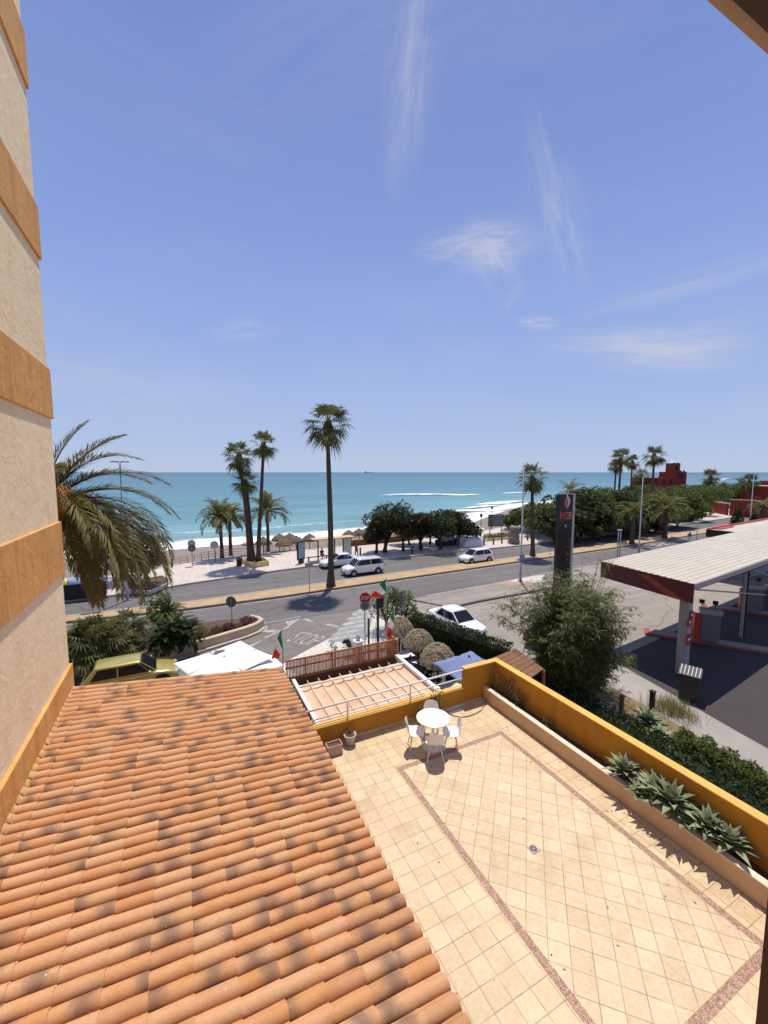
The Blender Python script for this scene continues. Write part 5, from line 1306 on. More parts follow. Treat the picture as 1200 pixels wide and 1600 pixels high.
    if plate:
        for x in(hl+.015,-hl-.01): m2=MB(); m2.box((x,0,.47 if x>0 else .62),(.02,.50,.11)); m2.build('number_plate',M['clothwhite'],t)
    return t
def road_dir(px):
    a=G(px-40,910-(px-500)*.15); b=G(px+40,910-12-(px-500)*.15); return math.atan2((b-a).y,(b-a).x)
rd=math.atan2((G(780,883)-G(440,933.5)).y,(G(780,883)-G(440,933.5)).x)
make_car(G(567,896,.004),rd+PI,'white people carrier with roof rails driving on the far carriageway, nearest the bus stop',4.45,1.75,1.66,'carwhite','mpv','cars on the seafront road',True,'moving_car')
make_car(G(531,884.5,.004),rd+PI,'white taxi style saloon half hidden behind the tall palm trunk and the people carrier',4.5,1.75,1.47,'carwhite','sedan','cars on the seafront road',False,'moving_car')
make_car(G(743,878,.004),rd+PI,'white crossover car driving alone in front of the promenade trees',4.25,1.8,1.58,'carwhite','hatch','cars on the seafront road',False,'moving_car')
a=G(682,968); b=G(748,1001); make_car((a+b)/2+Vector((0,0,.004)),math.atan2((b-a).y,(b-a).x),'white saloon parked on the forecourt beyond the tall hedge',4.5,1.75,1.43,'carwhite','sedan')
make_car(G(803,1016,.004)+Vector((2.6,-1.2,0)),R(-58),'black car partly hidden behind the bamboo and the hedge',4.2,1.75,1.45,'carblack','hatch')
gp=G(208,1072,.004); make_car(gp,R(2),'gold green hatchback parked behind the far edge of the tiled roof',4.0,1.7,1.45,'cargold','hatch')
sp_=gp+Vector((-4.9,-.15,0)); make_car(sp_,R(2),'silver car parked behind the gold hatchback at the hotel corner',4.0,1.7,1.42,'carsilver','hatch')
# waste containers beyond the road on the left
def container(p,rz,label,lid,body='black'):
    t=thing('waste_container',p,label,'container','waste containers across the road',rz)
    m=MB(); m.prism([(-.8,-.5),(.8,-.5),(.8,.5),(-.8,.5)],.12,1.35); bevel(m.build('body',M[body],t),.06)
    m=MB(); pr=[]
    for k in range(9): a=PI*k/8; pr.append((-.56*math.cos(a),1.33+.42*math.sin(a)))
    rr=[[m.vert((x,y,z)) for y,z in pr] for x in(-.86,.86)]
    for k in range(8): m.face((rr[0][k],rr[1][k],rr[1][k+1],rr[0][k+1]),0,True)
    m.face(rr[0]); m.face(rr[1][::-1]); m.build('lid',M[lid],t)
    for x in(-.6,.6): m=MB(); m.box((x,0,.06),(.18,.5,.12)); m.build('foot',M['black'],t)
lidblue=mat('pale blue lid',(.32,.45,.58),.5,.1,3); M['lidblue']=lidblue
for px,lid,lab in ((104,'yellowbus','dark waste container with a yellow lid at the hotel corner across the road'),(128,'lidblue','dark waste container with a pale blue lid, middle one across the road'),(149,'lidblue','dark waste container with a pale blue lid, right one across the road')):
    container(G(px,937-(px-104)*.10,.12),rd,lab,lid)

# ------------------------------------------------------------------ lamp posts, signs, promenade furniture
def lamp(px,pb,pt,label,heads=1,r=.09,z0=.0,D=None,group='tall street lamps along the road'):
    p=G(px,pb,z0) if D is None else along(px,D,z0); H=zat(p,pt)-z0; t=thing('street_lamp',p,label,'street lamp',group)
    m=MB(); m.tube([(0,0,0),(0,0,.9),(0,0,.95),(0,0,H)],[r*1.5,r*1.4,r,r*.6],10); m.build('pole',M['grey'],t)
    m=MB(); m.box((0,0,.04),(.4,.4,.08)); m.build('base',M['grey'],t)
    for s in ((1,),(1,-1))[heads-1]:
        m=MB(); m.bar((0,0,H-.05),(s*.22,0,H+.02),.06,.06); m.box((s*.34,0,H+.03),(.56,.30,.10)); bevel(m.build('lamp_head',M['grey'],t),.02)
    return t
lamp(200,938,722,'street lamp with flat double head behind the big date palm',2)
lamp(813,908,729,'street lamp with a blue parking sign near the road edge',1,z0=.11)
lamp(998,864,746,'street lamp by the stubby palms near the far zebra crossing',1)
lamp(1171,828,742,'far street lamp before the long red wall',1)
def blocksign(name,p,H,plates,label,r=.03,rz=0,group=None,cat='traffic sign'):
    t=thing(name,p,label,cat,group,rz); m=MB(); m.tube([(0,0,0),(0,0,H)],r,8); m.build('pole',M['grey'],t)
    for (shape,z,size,front,back) in plates:
        n=8 if shape=='oct' else 28; off=PI/8 if shape=='oct' else 0
        pts=[(size*math.cos(2*PI*k/n+off),size*math.sin(2*PI*k/n+off)) for k in range(n)] if shape!='rect' else [(-size[0],-size[1]),(size[0],-size[1]),(size[0],size[1]),(-size[0],size[1])]
        m=MB(); m.plate(pts,Matrix.Translation((0,-.035,z))@Matrix.Rotation(R(90),4,'X'),.012); m.build('sign_plate',M[front],t)
        m=MB(); m.plate([(a*.97,b*.97) for a,b in pts],Matrix.Translation((0,-.033,z))@Matrix.Rotation(R(-90),4,'X'),.01); m.build('sign_back',M[back],t)
    return t
# local -Y is the front of a plate
vr=-HEAD    # facing the viewer
D0=23.2; p=along(569,D0); H=zat(p,928)+.33
t=blocksign('stop_sign',p,H,[('oct',zat(p,934),.33,'red','grey'),('circ',zat(p,946),.29,'greydark','grey')],'red octagonal stop sign above a dark round plate on one pole at the restaurant corner',.035,vr+R(18))
z=zat(p,934); lettering('STOP',(-.24,-.052,z-.10),(.48,0,0),(0,0,.20),'lettering',M['clothwhite'],t)
m=MB()
for k in range(24):
    a0=2*PI*k/24;a1=2*PI*(k+1)/24; zz=zat(p,946)
    m.poly([(math.cos(a)*r_,-.050,zz+math.sin(a)*r_) for a,r_ in ((a0,.20),(a1,.20),(a1,.235),(a0,.235))])
m.build('ring',M['grey'],t)
p=G(363,981,.3); t=blocksign('round_sign',p,zat(p,937)-.3+.40,[('circ',zat(p,940)-.3,.36,'greydark','greydark')],'dark round traffic sign seen from behind at the tip of the street bed',.032,vr-R(8))
m=MB(); m.box((0,-.055,zat(p,940)-.3),(.05,.012,.50)); m.build('bracket',M['grey'],t)
p=G(301,884,.12); blocksign('round_sign',p,zat(p,847),[('circ',zat(p,851),.42,'grey','grey'),('circ',zat(p,858),.42,'greydark','grey')],'pole with two round grey signs by the beach railing',.05,vr+R(10))
p=G(336,878,.12); blocksign('round_sign',p,zat(p,849),[('circ',zat(p,853),.46,'grey','grey')],'pole with one round grey sign by the beach railing',.05,vr+R(10))
p=G(483.5,924,.13); blocksign('median_sign',p,zat(p,880),[('rect',zat(p,882.5)-.13,(.34,.16),'grey','grey')],'small flat grey board on a thin pole on the sandy median',.035,vr+R(12))
p=G(813,908,.11)+Vector((-.12,-.22,0)); t=blocksign('parking_sign',p,2.9,[('rect',2.25,(.26,.32),'blue','grey')],'blue parking sign with white P low on the lamp post by the road',.03,vr+R(14))
lettering('P',(-.13,-.052,2.05),(.26,0,0),(0,0,.40),'lettering',M['clothwhite'],t)
p=along(626,25.2); blocksign('narrow_sign',p,zat(p,931),[('rect',zat(p,937)-.0,(.16,.5),'greydark','grey')],'narrow grey panel on a pole behind the climber at the road side',.04,vr+R(60))
for px,lab in ((964.5,'left one of two thin grey posts beside the near carriageway'),(968,'right one of two thin grey posts beside the near carriageway')):
    p=G(px,871,0); H=zat(p,829); t=thing('thin_post',p,lab,'post'); m=MB(); m.tube([(0,0,0),(0,0,H)],.06,8); m.build('pole',M['grey'],t); m=MB(); m.box((0,0,H+.06),(.22,.22,.16)); bevel(m.build('cap',M['lamp'],t),.02)
p=G(1088,848,0); H=zat(p,815); t=thing('double_lamp',p,'low twin headed lamp by the walking pedestrian','street lamp'); m=MB(); m.tube([(0,0,0),(0,0,H)],.05,8); m.build('pole',M['grey'],t)
for s in(-1,1): m=MB(); m.box((s*.6,0,H),(.9,.3,.09)); bevel(m.build('lamp_head',M['lamp'],t),.03)
# advertising pillar, bus shelter
p=G(470.5,880,.12); t=thing('advert_pillar',p,'free standing advertising panel with blue poster on the promenade','advert panel',rz=vr+R(62)); H=zat(p,847)
m=MB(); m.box((0,0,.20),(.6,.35,.40)); m.build('foot',M['darkmetal'],t); m=MB(); m.box((0,0,.4+(H-.4)/2),(1.25,.22,H-.4)); bevel(m.build('frame',M['darkmetal'],t),.05)
for s in(-1,1): m=MB(); m.box((0,s*.116,.42+(H-.4)/2),(1.05,.012,H-.75)); m.build('poster',mat('pale blue poster',(.32,.45,.52),.3,.35,1.5),t)
p=G(520,874,.12); t=thing('bus_shelter',p,'open bus shelter with flat roof and bench across the road','bus shelter',rz=rd)
Hs=2.6
m=MB(); m.box((0,0,Hs),(5.2,1.5,.10)); bevel(m.build('roof',M['planterwall'],t),.02)
for x in(-1.7,0.4): m=MB(); m.box((x,.35,Hs/2),(.14,.10,Hs)); m.build('post',M['darkmetal'],t)
m=MB(); m.box((1.9,.1,1.35),(1.15,.18,2.3)); bevel(m.build('advert_panel',M['darkmetal'],t),.04)
m=MB(); m.box((1.9,.0,1.40),(.95,.02,1.95)); m.build('poster',mat('pale poster',(.55,.54,.46),.4,.25,2),t)
m=MB(); m.box((-1.8,.25,.48),(2.6,.38,.05)); 
for x in(-2.9,-.7): m.box((x,.25,.23),(.08,.3,.46))
m.build('bench',M['darkmetal'],t)
# planter box with the trio of palms, litter bin
W4=[G(378,880,.12),G(393,888,.12),G(420.5,883.5,.12),G(409,876,.12)]
c=sum(W4,Vector())/4; t=thing('palm_planter',c,'yellow walled planter box holding the leaning pair of fan palms','planter'); m=MB(); n=4
out=[Vector((p.x-c.x,p.y-c.y,0)) for p in W4]; inn=[p*.90 for p in out]
for i in range(4):
    a,b=out[i],out[(i+1)%4]; ai,bi=inn[i],inn[(i+1)%4]; hh=.55; U=Vector((0,0,hh))
    m.poly([a,b,b+U,a+U]); m.poly([a+U,b+U,bi+U,ai+U]); m.poly([bi,ai,ai+U,bi+U])
m.build('wall',mat('cream yellow planter paint',(.66,.47,.21),.8,.2,1.5),t); m=MB(); m.poly([p+Vector((0,0,.40)) for p in inn]); m.build('soil',M['soil'],t)
p=G(374,884,.12); t=thing('litter_bin',p,'dark litter bin beside the yellow palm planter','bin'); m=MB(); m.lathe([(.26,0),(.30,.05),(.33,.9),(.28,.95),(.0,1.0)],n=16); m.build('body',M['darkmetal'],t); m=MB(); m.lathe([(.34,.82),(.345,.86),(.34,.90)],n=16); m.build('band',M['grey'],t)
W5=[G(232,930,.12),G(258,919,.12),G(268,911,.12),G(255,903,.12),G(205,912,.12),G(190,925,.12)]
c=sum(W5,Vector())/6; t=thing('street_planter',c,'low white edged planting bed across the road at the left','planter'); m=MB(); out=[Vector((p.x-c.x,p.y-c.y,0)) for p in W5]; inn=[p*.92 for p in out]
for i in range(6):
    a,b=out[i],out[(i+1)%6]; ai,bi=inn[i],inn[(i+1)%6]; U=Vector((0,0,.32)); m.poly([a,b,b+U,a+U]); m.poly([a+U,b+U,bi+U,ai+U]); m.poly([bi,ai,ai+U,bi+U])
m.build('wall',M['pavewhite'],t); m=MB(); m.poly([p+Vector((0,0,.27)) for p in inn]); m.build('soil',M['soil'],t)
make_tree(G(232,912,.5),4.3,1.9,'dark shaggy tree behind the big palm on the planting bed',67,M['leafbrown'],None,2600,.16,low=.2)
make_tree(G(165,905,.5),4.0,1.9,'dark tree behind the waste containers',68,M['leafbrown'],None,2200,.17,low=.3)
# railing along the head of the beach
t=thing('beach_railing',G(300,880,.12),'thin beige tube railing along the edge of the promenade by the beach','railing')
RP=[e+Vector((0,-.25,.12)) for e in (G(247,889),G(270,884.5),G(293,880),G(315,877),G(337,874),G(388,869),G(440,864),G(490,859),G(530,855))]
RP=resample(RP,33); o3=-t.location
m=MB()
for z in(.35,.65,.95): m.tube([p+o3+Vector((0,0,z)) for p in RP],.03,6)
m.build('rails',M['planterwall'],t)
for p in RP[::2]: m=MB(); m.tube([p+o3,p+o3+Vector((0,0,1.0))],.04,6); m.build('post',M['planterwall'],t)
t=thing('promenade_wall',G(580,848,.12),'low brown stone wall at the beach edge left of the promenade trees','wall'); o3=-t.location
WP=resample([G(541,854,.12),G(580,850,.12),G(625,846,.12),G(655,842,.12)],9); m=MB()
for a,b in zip(WP,WP[1:]): m.bar(a+o3+Vector((0,0,.40)),b+o3+Vector((0,0,.40)),.35,.8)
m.build('wall',M['brownbase'],t)
# bollards
def bollard(p,label): 
    t=thing('bollard',p,label,'bollard','dark bollards on the promenade'); m=MB(); m.lathe([(.11,0),(.11,.75),(.13,.78),(.13,.84),(.06,.92),(0,.94)],n=12); m.build('post',M['darkmetal'],t); m=MB(); m.lathe([(.115,.60),(.118,.64),(.115,.68)],n=12); m.build('band',M['grey'],t)
for px,py,lab in ((269,886,'bollard alone on the left promenade by the railing'),(563,867,'bollard right of the waiting person at the bus stop'),(644,865,'bollard in the shade of the promenade trees'),(756,852,'bollard left of the low green bed'),(771,850.5,'bollard between the green bed and the sign board'),(784,849,'bollard right of the sign board on two poles'),(824,844,'bollard beside the blue white poster board'),(834,842,'last bollard before the lamp shadow on the right promenade')):
    bollard(G(px,py,.12),lab)
# beach shades of thatch
def thatch_shade(p,r,h,label,group,name='thatched_parasol',seed=1,n=420,layers=1,fr=.09):
    t=thing(name,p,label,'parasol',group); random.seed(seed); m=MB(); m.tube([(0,0,0),(0,0,h*.98)],.055*r,8); m.build('pole',M['bark'],t)
    m=MB(); hh=r*.74
    pr=[(r*.98,h-hh),(r*.82,h-hh*.64),(r*.5,h-hh*.22),(r*.14,h-.01),(0,h+.02*r)]; m.lathe(pr,n=24)
    for k in range(n):
        az=rnd(0,6.28); f=rnd(0,1)**.7; rr=r*f; z=h-hh*f**2.1; d=Vector((math.cos(az),math.sin(az),0)); s=Vector((-d.y,d.x,0))*.028*r; b=d*rr+Vector((0,0,z+.02*r)); sl=.9*f; L=r*rnd(.16,.34)
        e=b+(d*math.cos(sl*1.25)-Vector((0,0,math.sin(sl*1.25))))*L+Vector((rnd(-.04,.04)*r,rnd(-.04,.04)*r,rnd(0,.07)*r)); q=rnd(0,1); c=(q,q,q)
        m.face([m.vert(b-s*.6,c),m.vert(b+s*.6,c),m.vert(e+s*.5,c),m.vert(e-s*.5,c)])
    for k in range(int(n*.5)):
        az=6.283*k/(n*.5)+rnd(-.02,.02); d=Vector((math.cos(az),math.sin(az),0)); s=Vector((-d.y,d.x,0))*.022*r; b=d*r*.97+Vector((0,0,h-hh*.93)); e=b+d*.05*r+Vector((0,0,-r*rnd(fr,fr*3))); q=rnd(0,1); c=(q,q,q)
        m.face([m.vert(b-s,c),m.vert(b+s,c),m.vert(e+s*.4,c),m.vert(e-s*.4,c)])
    m.build('thatch',M['thatch'],t); m=MB(); m.lathe([(r*.17,h-.03*r),(r*.15,h+.05*r),(r*.07,h+.09*r),(0,h+.10*r)],n=14); m.build('cap',M['leafskirt'],t); return t
k=0
ordn=['first','second','third','fourth','fifth','sixth','seventh','eighth','ninth']
for px,py in ((412,864),(437,858),(453,857),(444,866),(463,862),(484,858),(545,851),(561,848),(572,847)):
    p=G(px,py,-1.9); thatch_shade(Vector((p.x,p.y,-2.4)),1.35,2.9,ordn[k]+' thatched beach shade counting from the left along the sand','thatched shades on the beach',seed=k,n=160); k+=1
p=G(388,864,-1.9); t=thing('red_parasol',Vector((p.x,p.y,-2.2)),'small coral red beach parasol behind the palm trunks','parasol'); m=MB(); m.tube([(0,0,0),(0,0,2.0)],.03,6); m.build('pole',M['white'],t); m=MB(); m.lathe([(1.1,1.6),(.7,1.9),(.1,2.1),(0,2.12)],n=10); m.build('canopy',mat('coral red canvas',(.62,.22,.17),.8,.1,3),t)
# right hand beach corner: boards, white parasols, boats under cloth, rock sculpture
p=G(774,840,.12); t=thing('info_board',p,'big grey notice board on two poles near the right beach access','sign board',rz=vr+R(15))
for x in(-1.0,1.0): m=MB(); m.tube([(x,0,0),(x,0,3.7)],.07,8); m.build('pole',M['grey'],t)
m=MB(); m.box((0,-.05,2.75),(2.7,.10,1.9)); m.build('board',M['greydark'],t)
m=MB()
for q in range(4): m.box((.35,-.11,3.45-q*.42),(1.7,.02,.26))
m.build('strips',mat('grey board strips',(.25,.24,.23),.6,.2,4),t)
p=G(803,849,.12); t=thing('rock_sculpture',p,'rough brown stacked rock sculpture on the right promenade','sculpture'); random.seed(6)
m=MB()
for q in range(4):
    z=q*.62; prf=[]
    r0=.85-.06*q; b=len(m.v); m.lathe([(r0*.8,z),(r0,z+.12),(r0*1.02,z+.42),(r0*.85,z+.64),(0,z+.66)],n=14)
    for i in range(b,len(m.v)): v=Vector(m.v[i]); d=.16*mnoise.noise(v*1.7+Vector((q*3,0,0))); m.v[i]=tuple(v+Vector((v.x,v.y,0)).normalized()*d if v.xy.length>.05 else v)
m.build('rocks',M['stone'],t)
p=G(925 if False else 825,836,.12); t=thing('poster_board',p,'pale blue white poster board by the right beach trees','sign board',rz=vr+R(12)); m=MB()
for x in(-.6,.6): m.tube([(x,0,0),(x,0,2.6)],.05,6)
m.build('poles',M['grey'],t); m=MB(); m.box((0,-.06,1.65),(1.5,.06,2.0)); m.build('poster',mat('washed out poster',(.45,.55,.58),.5,.4,1.2),t)
for k,(px,py,lab) in enumerate(((840,831,'left white parasol under the right beach trees'),(852,829,'middle white parasol under the right beach trees'),(864,827,'right white parasol behind the totem sign'))):
    p=G(px,py,.12); t=thing('white_parasol',p,lab,'parasol','white parasols under the trees'); m=MB(); m.tube([(0,0,0),(0,0,2.5)],.05,6); m.build('pole',M['white'],t); m=MB(); m.lathe([(1.5,1.95),(1.0,2.25),(.1,2.6),(0,2.62)],n=8,s=False); m.build('canopy',M['parasolwhite'],t)
p=G(735,833,-1.4); t=thing('white_tent',p,'low white sun sail pitched on the sand behind the promenade trees','tent'); m=MB(); m.poly([(-2.6,-1,.9),(2.6,-1.2,.7),(2.2,1.2,1.6),(-1.8,1.3,2.0)]); o=m.build('sail',M['parasolwhite'],t); s=o.modifiers.new('thick','SOLIDIFY'); s.thickness=.03
for x,y,z in((-2.5,-1,.9),(2.5,-1.1,.7),(2.1,1.1,1.6),(-1.7,1.2,2.0)): m=MB(); m.tube([(x,y,0),(x,y,z)],.04,6); m.build('pole',M['grey'],t)
def boat(p,rz,label,L=4.2,cover='clothwhite'):
    t=thing('beached_boat',p,label,'boat','small boats laid up on the promenade',rz); m=MB(); rr=[]
    for i in range(11):
        f=i/10; w_=.75*math.sin(PI*min(1,f*.62+.38))**.7*(1 if i<10 else .06); x=-L/2+L*f; sh=.85+.25*f*f
        rr.append([m.vert((x,w_*a,sh*z+.12)) for a,z in((-1,1),(-.95,.55),(-.55,.12),(0,.0),(.55,.12),(.95,.55),(1,1))])
    for a,b in zip(rr,rr[1:]):
        for j in range(6): m.face((a[j],b[j],b[j+1],a[j+1]),0,True)
    m.face(rr[0]); m.build('hull',M[cover],t)
    m=MB()
    top=[]
    for i in range(11):
        f=i/10; w_=.72*math.sin(PI*min(1,f*.62+.38))**.7*(1 if i<10 else .06); x=-L/2+L*f; z=.85+.25*f*f+.10
        top.append((m.vert((x,-w_,z)),m.vert((x,0,z+.10*math.sin(PI*f))),m.vert((x,w_,z))))
    for a,b in zip(top,top[1:]): m.face((a[0],b[0],b[1],a[1])); m.face((a[1],b[1],b[2],a[2]))
    m.build('cover',M['clothdark'] if cover=='clothwhite' else M['clothwhite'],t)
boat(G(706,846,.12),rd+R(15),'white boat with dark cover under the promenade trees'); boat(G(700,854,.12),rd-R(5),'dark boat with white cover in the tree shade',3.4,'clothdark')
p=G(738,852,.12); t=thing('covered_stall',p,'stall heaped with white and grey tarpaulin at the end of the promenade trees','stall',rz=rd); random.seed(9); m=MB(); g=[]
for i in range(13):
    r=[]
    for j in range(9):
        x=-2.2+4.4*i/12;y=-.9+1.8*j/8; e=min(1,min(i,12-i)/2.0,min(j,8-j)/1.5); z=e*(1.15+.35*mnoise.noise(Vector((x*.9,y*1.3,2))))+.05*mnoise.noise(Vector((x*4,y*4,0))); r.append(m.vert((x,y,max(.02,z))))
    g.append(r)
for i in range(12):
    for j in range(8): m.face((g[i][j],g[i+1][j],g[i+1][j+1],g[i][j+1]),0,True)
m.build('tarpaulin',M['clothwhite'],t); m=MB(); m.box((-2.0,.2,.7),(.9,1.0,1.4)); bevel(m.build('crate',M['grey'],t),.03)
P=px_poly([(752,848),(800,843),(795,838),(757,842)]); cc=sum(P,Vector())/4; t=thing('green_bed',cc,'low bed of green ground plants before the notice board','plant bed'); m=MB(); m.prism([(p.x-cc.x,p.y-cc.y) for p in P],.12,.35); m.build('kerb',M['planterwall'],t); m=MB(); random.seed(3)
for k in range(1500):
    a,b=rnd(0,1),rnd(0,1); q=P[0].lerp(P[1],a).lerp(P[3].lerp(P[2],a),b)-cc; leafquad(m,Vector((q.x,q.y,rnd(.35,.85))),.14)
m.build('foliage',M['leafmid'],t)
for px,py,lab in ((751,846,'old style lantern post left of the green bed'),(768,826,'old style lantern post at the right beach access')):
    p=G(px,py,.12); t=thing('lantern_post',p,lab,'street lamp'); m=MB(); m.tube([(0,0,0),(0,0,.6),(0,0,3.6)],[.12,.07,.05],8); m.build('pole',M['darkmetal'],t); m=MB(); m.lathe([(.10,3.6),(.20,3.9),(.24,4.0),(.05,4.2),(0,4.22)],n=8); m.build('lantern',M['darkmetal'],t)

# ------------------------------------------------------------------ people
def person(p,label,top='clothdark',legs='clothdark',rz=0,sit=False,h=1.70,stride=.18,arm=.1,name='person'):
    t=thing(name,p,label,'person',None,rz); k=h/1.7
    if not sit:
        J={'pel':(0,0,.93),'sp':(0,0,1.15),'ch':(0,.01,1.36),'nk':(0,.01,1.47),'hd':(0,-.01,1.56),'ht':(0,-.01,1.68)}
        for s,n in((1,'r'),(-1,'l')):
            J['hp'+n]=(s*.09,0,.90); J['kn'+n]=(s*.10,-stride*s*.6-.03,.50); J['an'+n]=(s*.10,-stride*s*.9+.05,.09); J['to'+n]=(s*.11,-stride*s*.9-.10,.03)
            J['sh'+n]=(s*.18,.01,1.38); J['el'+n]=(s*.23,arm*s*.6+.03,1.11); J['wr'+n]=(s*.24,arm*s-.08,.88); J['ha'+n]=(s*.24,arm*s-.11,.80)
    else:
        J={'pel':(0,.0,.50),'sp':(0,.02,.72),'ch':(0,.01,.92),'nk':(0,-.01,1.03),'hd':(0,-.04,1.12),'ht':(0,-.04,1.24)}
        for s,n in((1,'r'),(-1,'l')):
            J['hp'+n]=(s*.09,-.02,.50); J['kn'+n]=(s*.12,-.42,.50); J['an'+n]=(s*.12,-.42,.10); J['to'+n]=(s*.12,-.56,.04)
            J['sh'+n]=(s*.18,.01,.94); J['el'+n]=(s*.23,-.05,.70); J['wr'+n]=(s*.15,-.26,.60); J['ha'+n]=(s*.12,-.33,.58)
    rad={'pel':.13,'sp':.125,'ch':.14,'nk':.055,'hd':.088,'ht':.07,'hp':.085,'kn':.058,'an':.040,'to':.035,'sh':.06,'el':.042,'wr':.030,'ha':.034}
    names=list(J); idx={n:i for i,n in enumerate(names)}
    E=[('pel','sp'),('sp','ch'),('ch','nk'),('nk','hd'),('hd','ht')]
    for n in 'rl': E+=[('pel','hp'+n),('hp'+n,'kn'+n),('kn'+n,'an'+n),('an'+n,'to'+n),('ch','sh'+n),('sh'+n,'el'+n),('el'+n,'wr'+n),('wr'+n,'ha'+n)]
    def sk(nm,sel,grow,mt,sub=1):
        ns=[n for n in names if n in sel]; me=bpy.data.meshes.new(nm); ix={n:i for i,n in enumerate(ns)}
        me.from_pydata([tuple(Vector(J[n])*k) for n in ns],[(ix[a],ix[b]) for a,b in E if a in ix and b in ix],[])
        me.materials.append(M[mt]); o=bpy.data.objects.new(nm,me); col.objects.link(o); o.parent=t
        o.modifiers.new('skin','SKIN'); s=o.modifiers.new('sub','SUBSURF'); s.levels=sub; s.render_levels=sub
        sv=me.skin_vertices[0].data
        for n in ns:
            r=rad.get(n,rad.get(n[:-1]))*k+grow; sv[ix[n]].radius=(r,r)
        rt='pel' if 'pel' in ix else ('ch' if 'ch' in ix else ns[0]); sv[ix[rt]].use_root=True
        return o
    sk('body',names,0,'skin'); sk('shirt',['pel','sp','ch','shr','shl','elr','ell'],.016,top); sk('trousers',['pel','hpr','hpl','knr','knl','anr','anl'],.017,legs)
    m=MB(); hd=Vector(J['hd'])*k+Vector((0,.015,.035)); m.lathe([(.05,-.08),(.098,-.03),(.104,.03),(.085,.08),(.04,.11),(0,.115)],hd,12); m.build('hair',M['hair'],t)
    return t
person(G(557,870.5,.12),'person in dark clothes standing at the bus stop','clothdark','clothdark',rd+R(20),h=1.68)
person(G(503,872.5,.12),'person in dark clothes sitting on the bus shelter bench','clothdark','clothdark',rd,sit=True)
person(G(1077,849,.01),'pedestrian in blue and white walking beside the far road','clothblue','clothwhite',rd+R(90),stride=.25,h=1.72)
for k,(px,py,tp,lg,lab) in enumerate(((788,822,'clothred','skin','bather in red at the right beach access'),(806,815,'clothblue','clothblue','bather in blue beside the beach trees'),(797,808,'skin','clothdark','farther bather on the wet sand by the surf'),(802,805,'clothdark','skin','bather in dark top farthest along the surf'),(815,823,'clothblue','clothwhite','visitor in blue near the poster board'))):
    p=G(px,py,-.6 if k>1 else .12); person(p,lab,tp,lg,rnd(0,6),h=1.7)

# ------------------------------------------------------------------ the red castle and walls
def blk(root,nm,c,d,mt,bev=0): m=MB(); m.box(c,d); o=m.build(nm,M[mt],root); return o
cp=along(1035,128,0); t=thing('red_castle',cp,'dark red Moorish style castle with stepped tower and white dome above the trees','building',rz=vr+R(12))
S1=128/653; zt=lambda y: zat(cp,y)
xx=lambda px:(px-1035)*S1
blk(t,'low_wing',(xx(1012),0,zt(766)/2+0),(xx(1024)-xx(995),9,zt(757)),'redpaint')
blk(t,'wing',(xx(1028),1,zt(746)/2),(xx(1048)-xx(1008),10,zt(747)),'redpaint')
blk(t,'tower',(xx(1054.5),0,zt(737)/2),(xx(1067)-xx(1042),5.0,zt(737.5)),'redpaint')
blk(t,'upper_tower',(xx(1054),0,zt(735)+.5*(zt(725)-zt(735))-.3),(xx(1061)-xx(1048),2.7,zt(725.5)-zt(738)+.6),'redpaint')
m=MB(); z0=zt(726); m.lathe([(1.0,0),(.98,.3),(.75,.75),(.3,1.05),(.06,1.15),(.04,1.5),(0,1.55)],(xx(1054),0,z0),16); m.build('dome',M['clothwhite'],t)
m=MB()
for x0,x1,zc,yf in((xx(1008),xx(1047),zt(746.5),-4.0),(xx(1042),xx(1067),zt(737),-2.5),(xx(1048),xx(1061),zt(725),-1.35)):
    n=int((x1-x0)/.55)
    for q in range(n):
        if q%2==0: m.box((x0+(q+.5)*(x1-x0)/n,yf+.12,zc+.16),(.5,.3,.42))
m.build('battlement',M['redpaint'],t)
for px,py in((1052,742),(1058,742),(1018,752),(1030,752),(1054,731)):
    zc=zt(py); yf=-4.03 if px<1042 else (-2.53 if py>735 else -1.38); m=MB(); pts=[(-.35,-.7),(.35,-.7),(.35,.3)]+[(.35*math.cos(R(a)),.3+.4*math.sin(R(a))) for a in(30,60,90,120,150)]+[(-.35,.3)]; m.plate(pts,Matrix.Translation((xx(px),yf,zc))@Matrix.Rotation(R(90),4,'X'),.05); m.build('window',M['black'],t)
# long red wall and house on the right
A=along(1103,104,0); B=G(1290,801,0); B=along(1290,86,0); A0_=along(1130,97,0)
def wallseg(A,B,pyA,name,label,mt='redwall',th=.4,cap=True):
    c=(A+B)/2; t=thing(name,c,label,'wall'); h=zat(A,pyA); a=A-c;b=B-c; m=MB(); m.bar(a+Vector((0,0,h/2)),b+Vector((0,0,h/2)),th,h); m.build('wall',M[mt],t); m=MB(); m.bar(a+Vector((0,0,h+.08)),b+Vector((0,0,h+.08)),th+.2,.16); m.build('coping',M['planterwall'],t); return t
a=G(1140,806,0); wallseg(a,along(1300,a.x*SH+a.y*CH-16,0),781,'red_wall','long dark red garden wall along the far pavement on the right')
b=along(1104,112,0); wallseg(b,a+Vector((-.1,.45,0)),782,'red_wall','shorter dark red garden wall running back toward the castle trees')
hp=along(1196,112,0); t=thing('red_house',hp,'dark red flat roofed house above the garden wall at the right edge','building',rz=vr+R(8)); zz=zat(hp,760); S2=112/653
blk(t,'wall',(3.2,0,zz/2),(11.5,8,zz),'redwall'); blk(t,'upper_wall',(6,1,zz+.6),(6,5,1.6),'redwall'); blk(t,'roof_slab',(3.2,-.1,zz+.12),(11.8,8.2,.2),'planterwall')
for x in(-.8,1.4,3.6): blk(t,'window',(x,-4.02,zz*.66),(1.0,.08,1.3),'black')
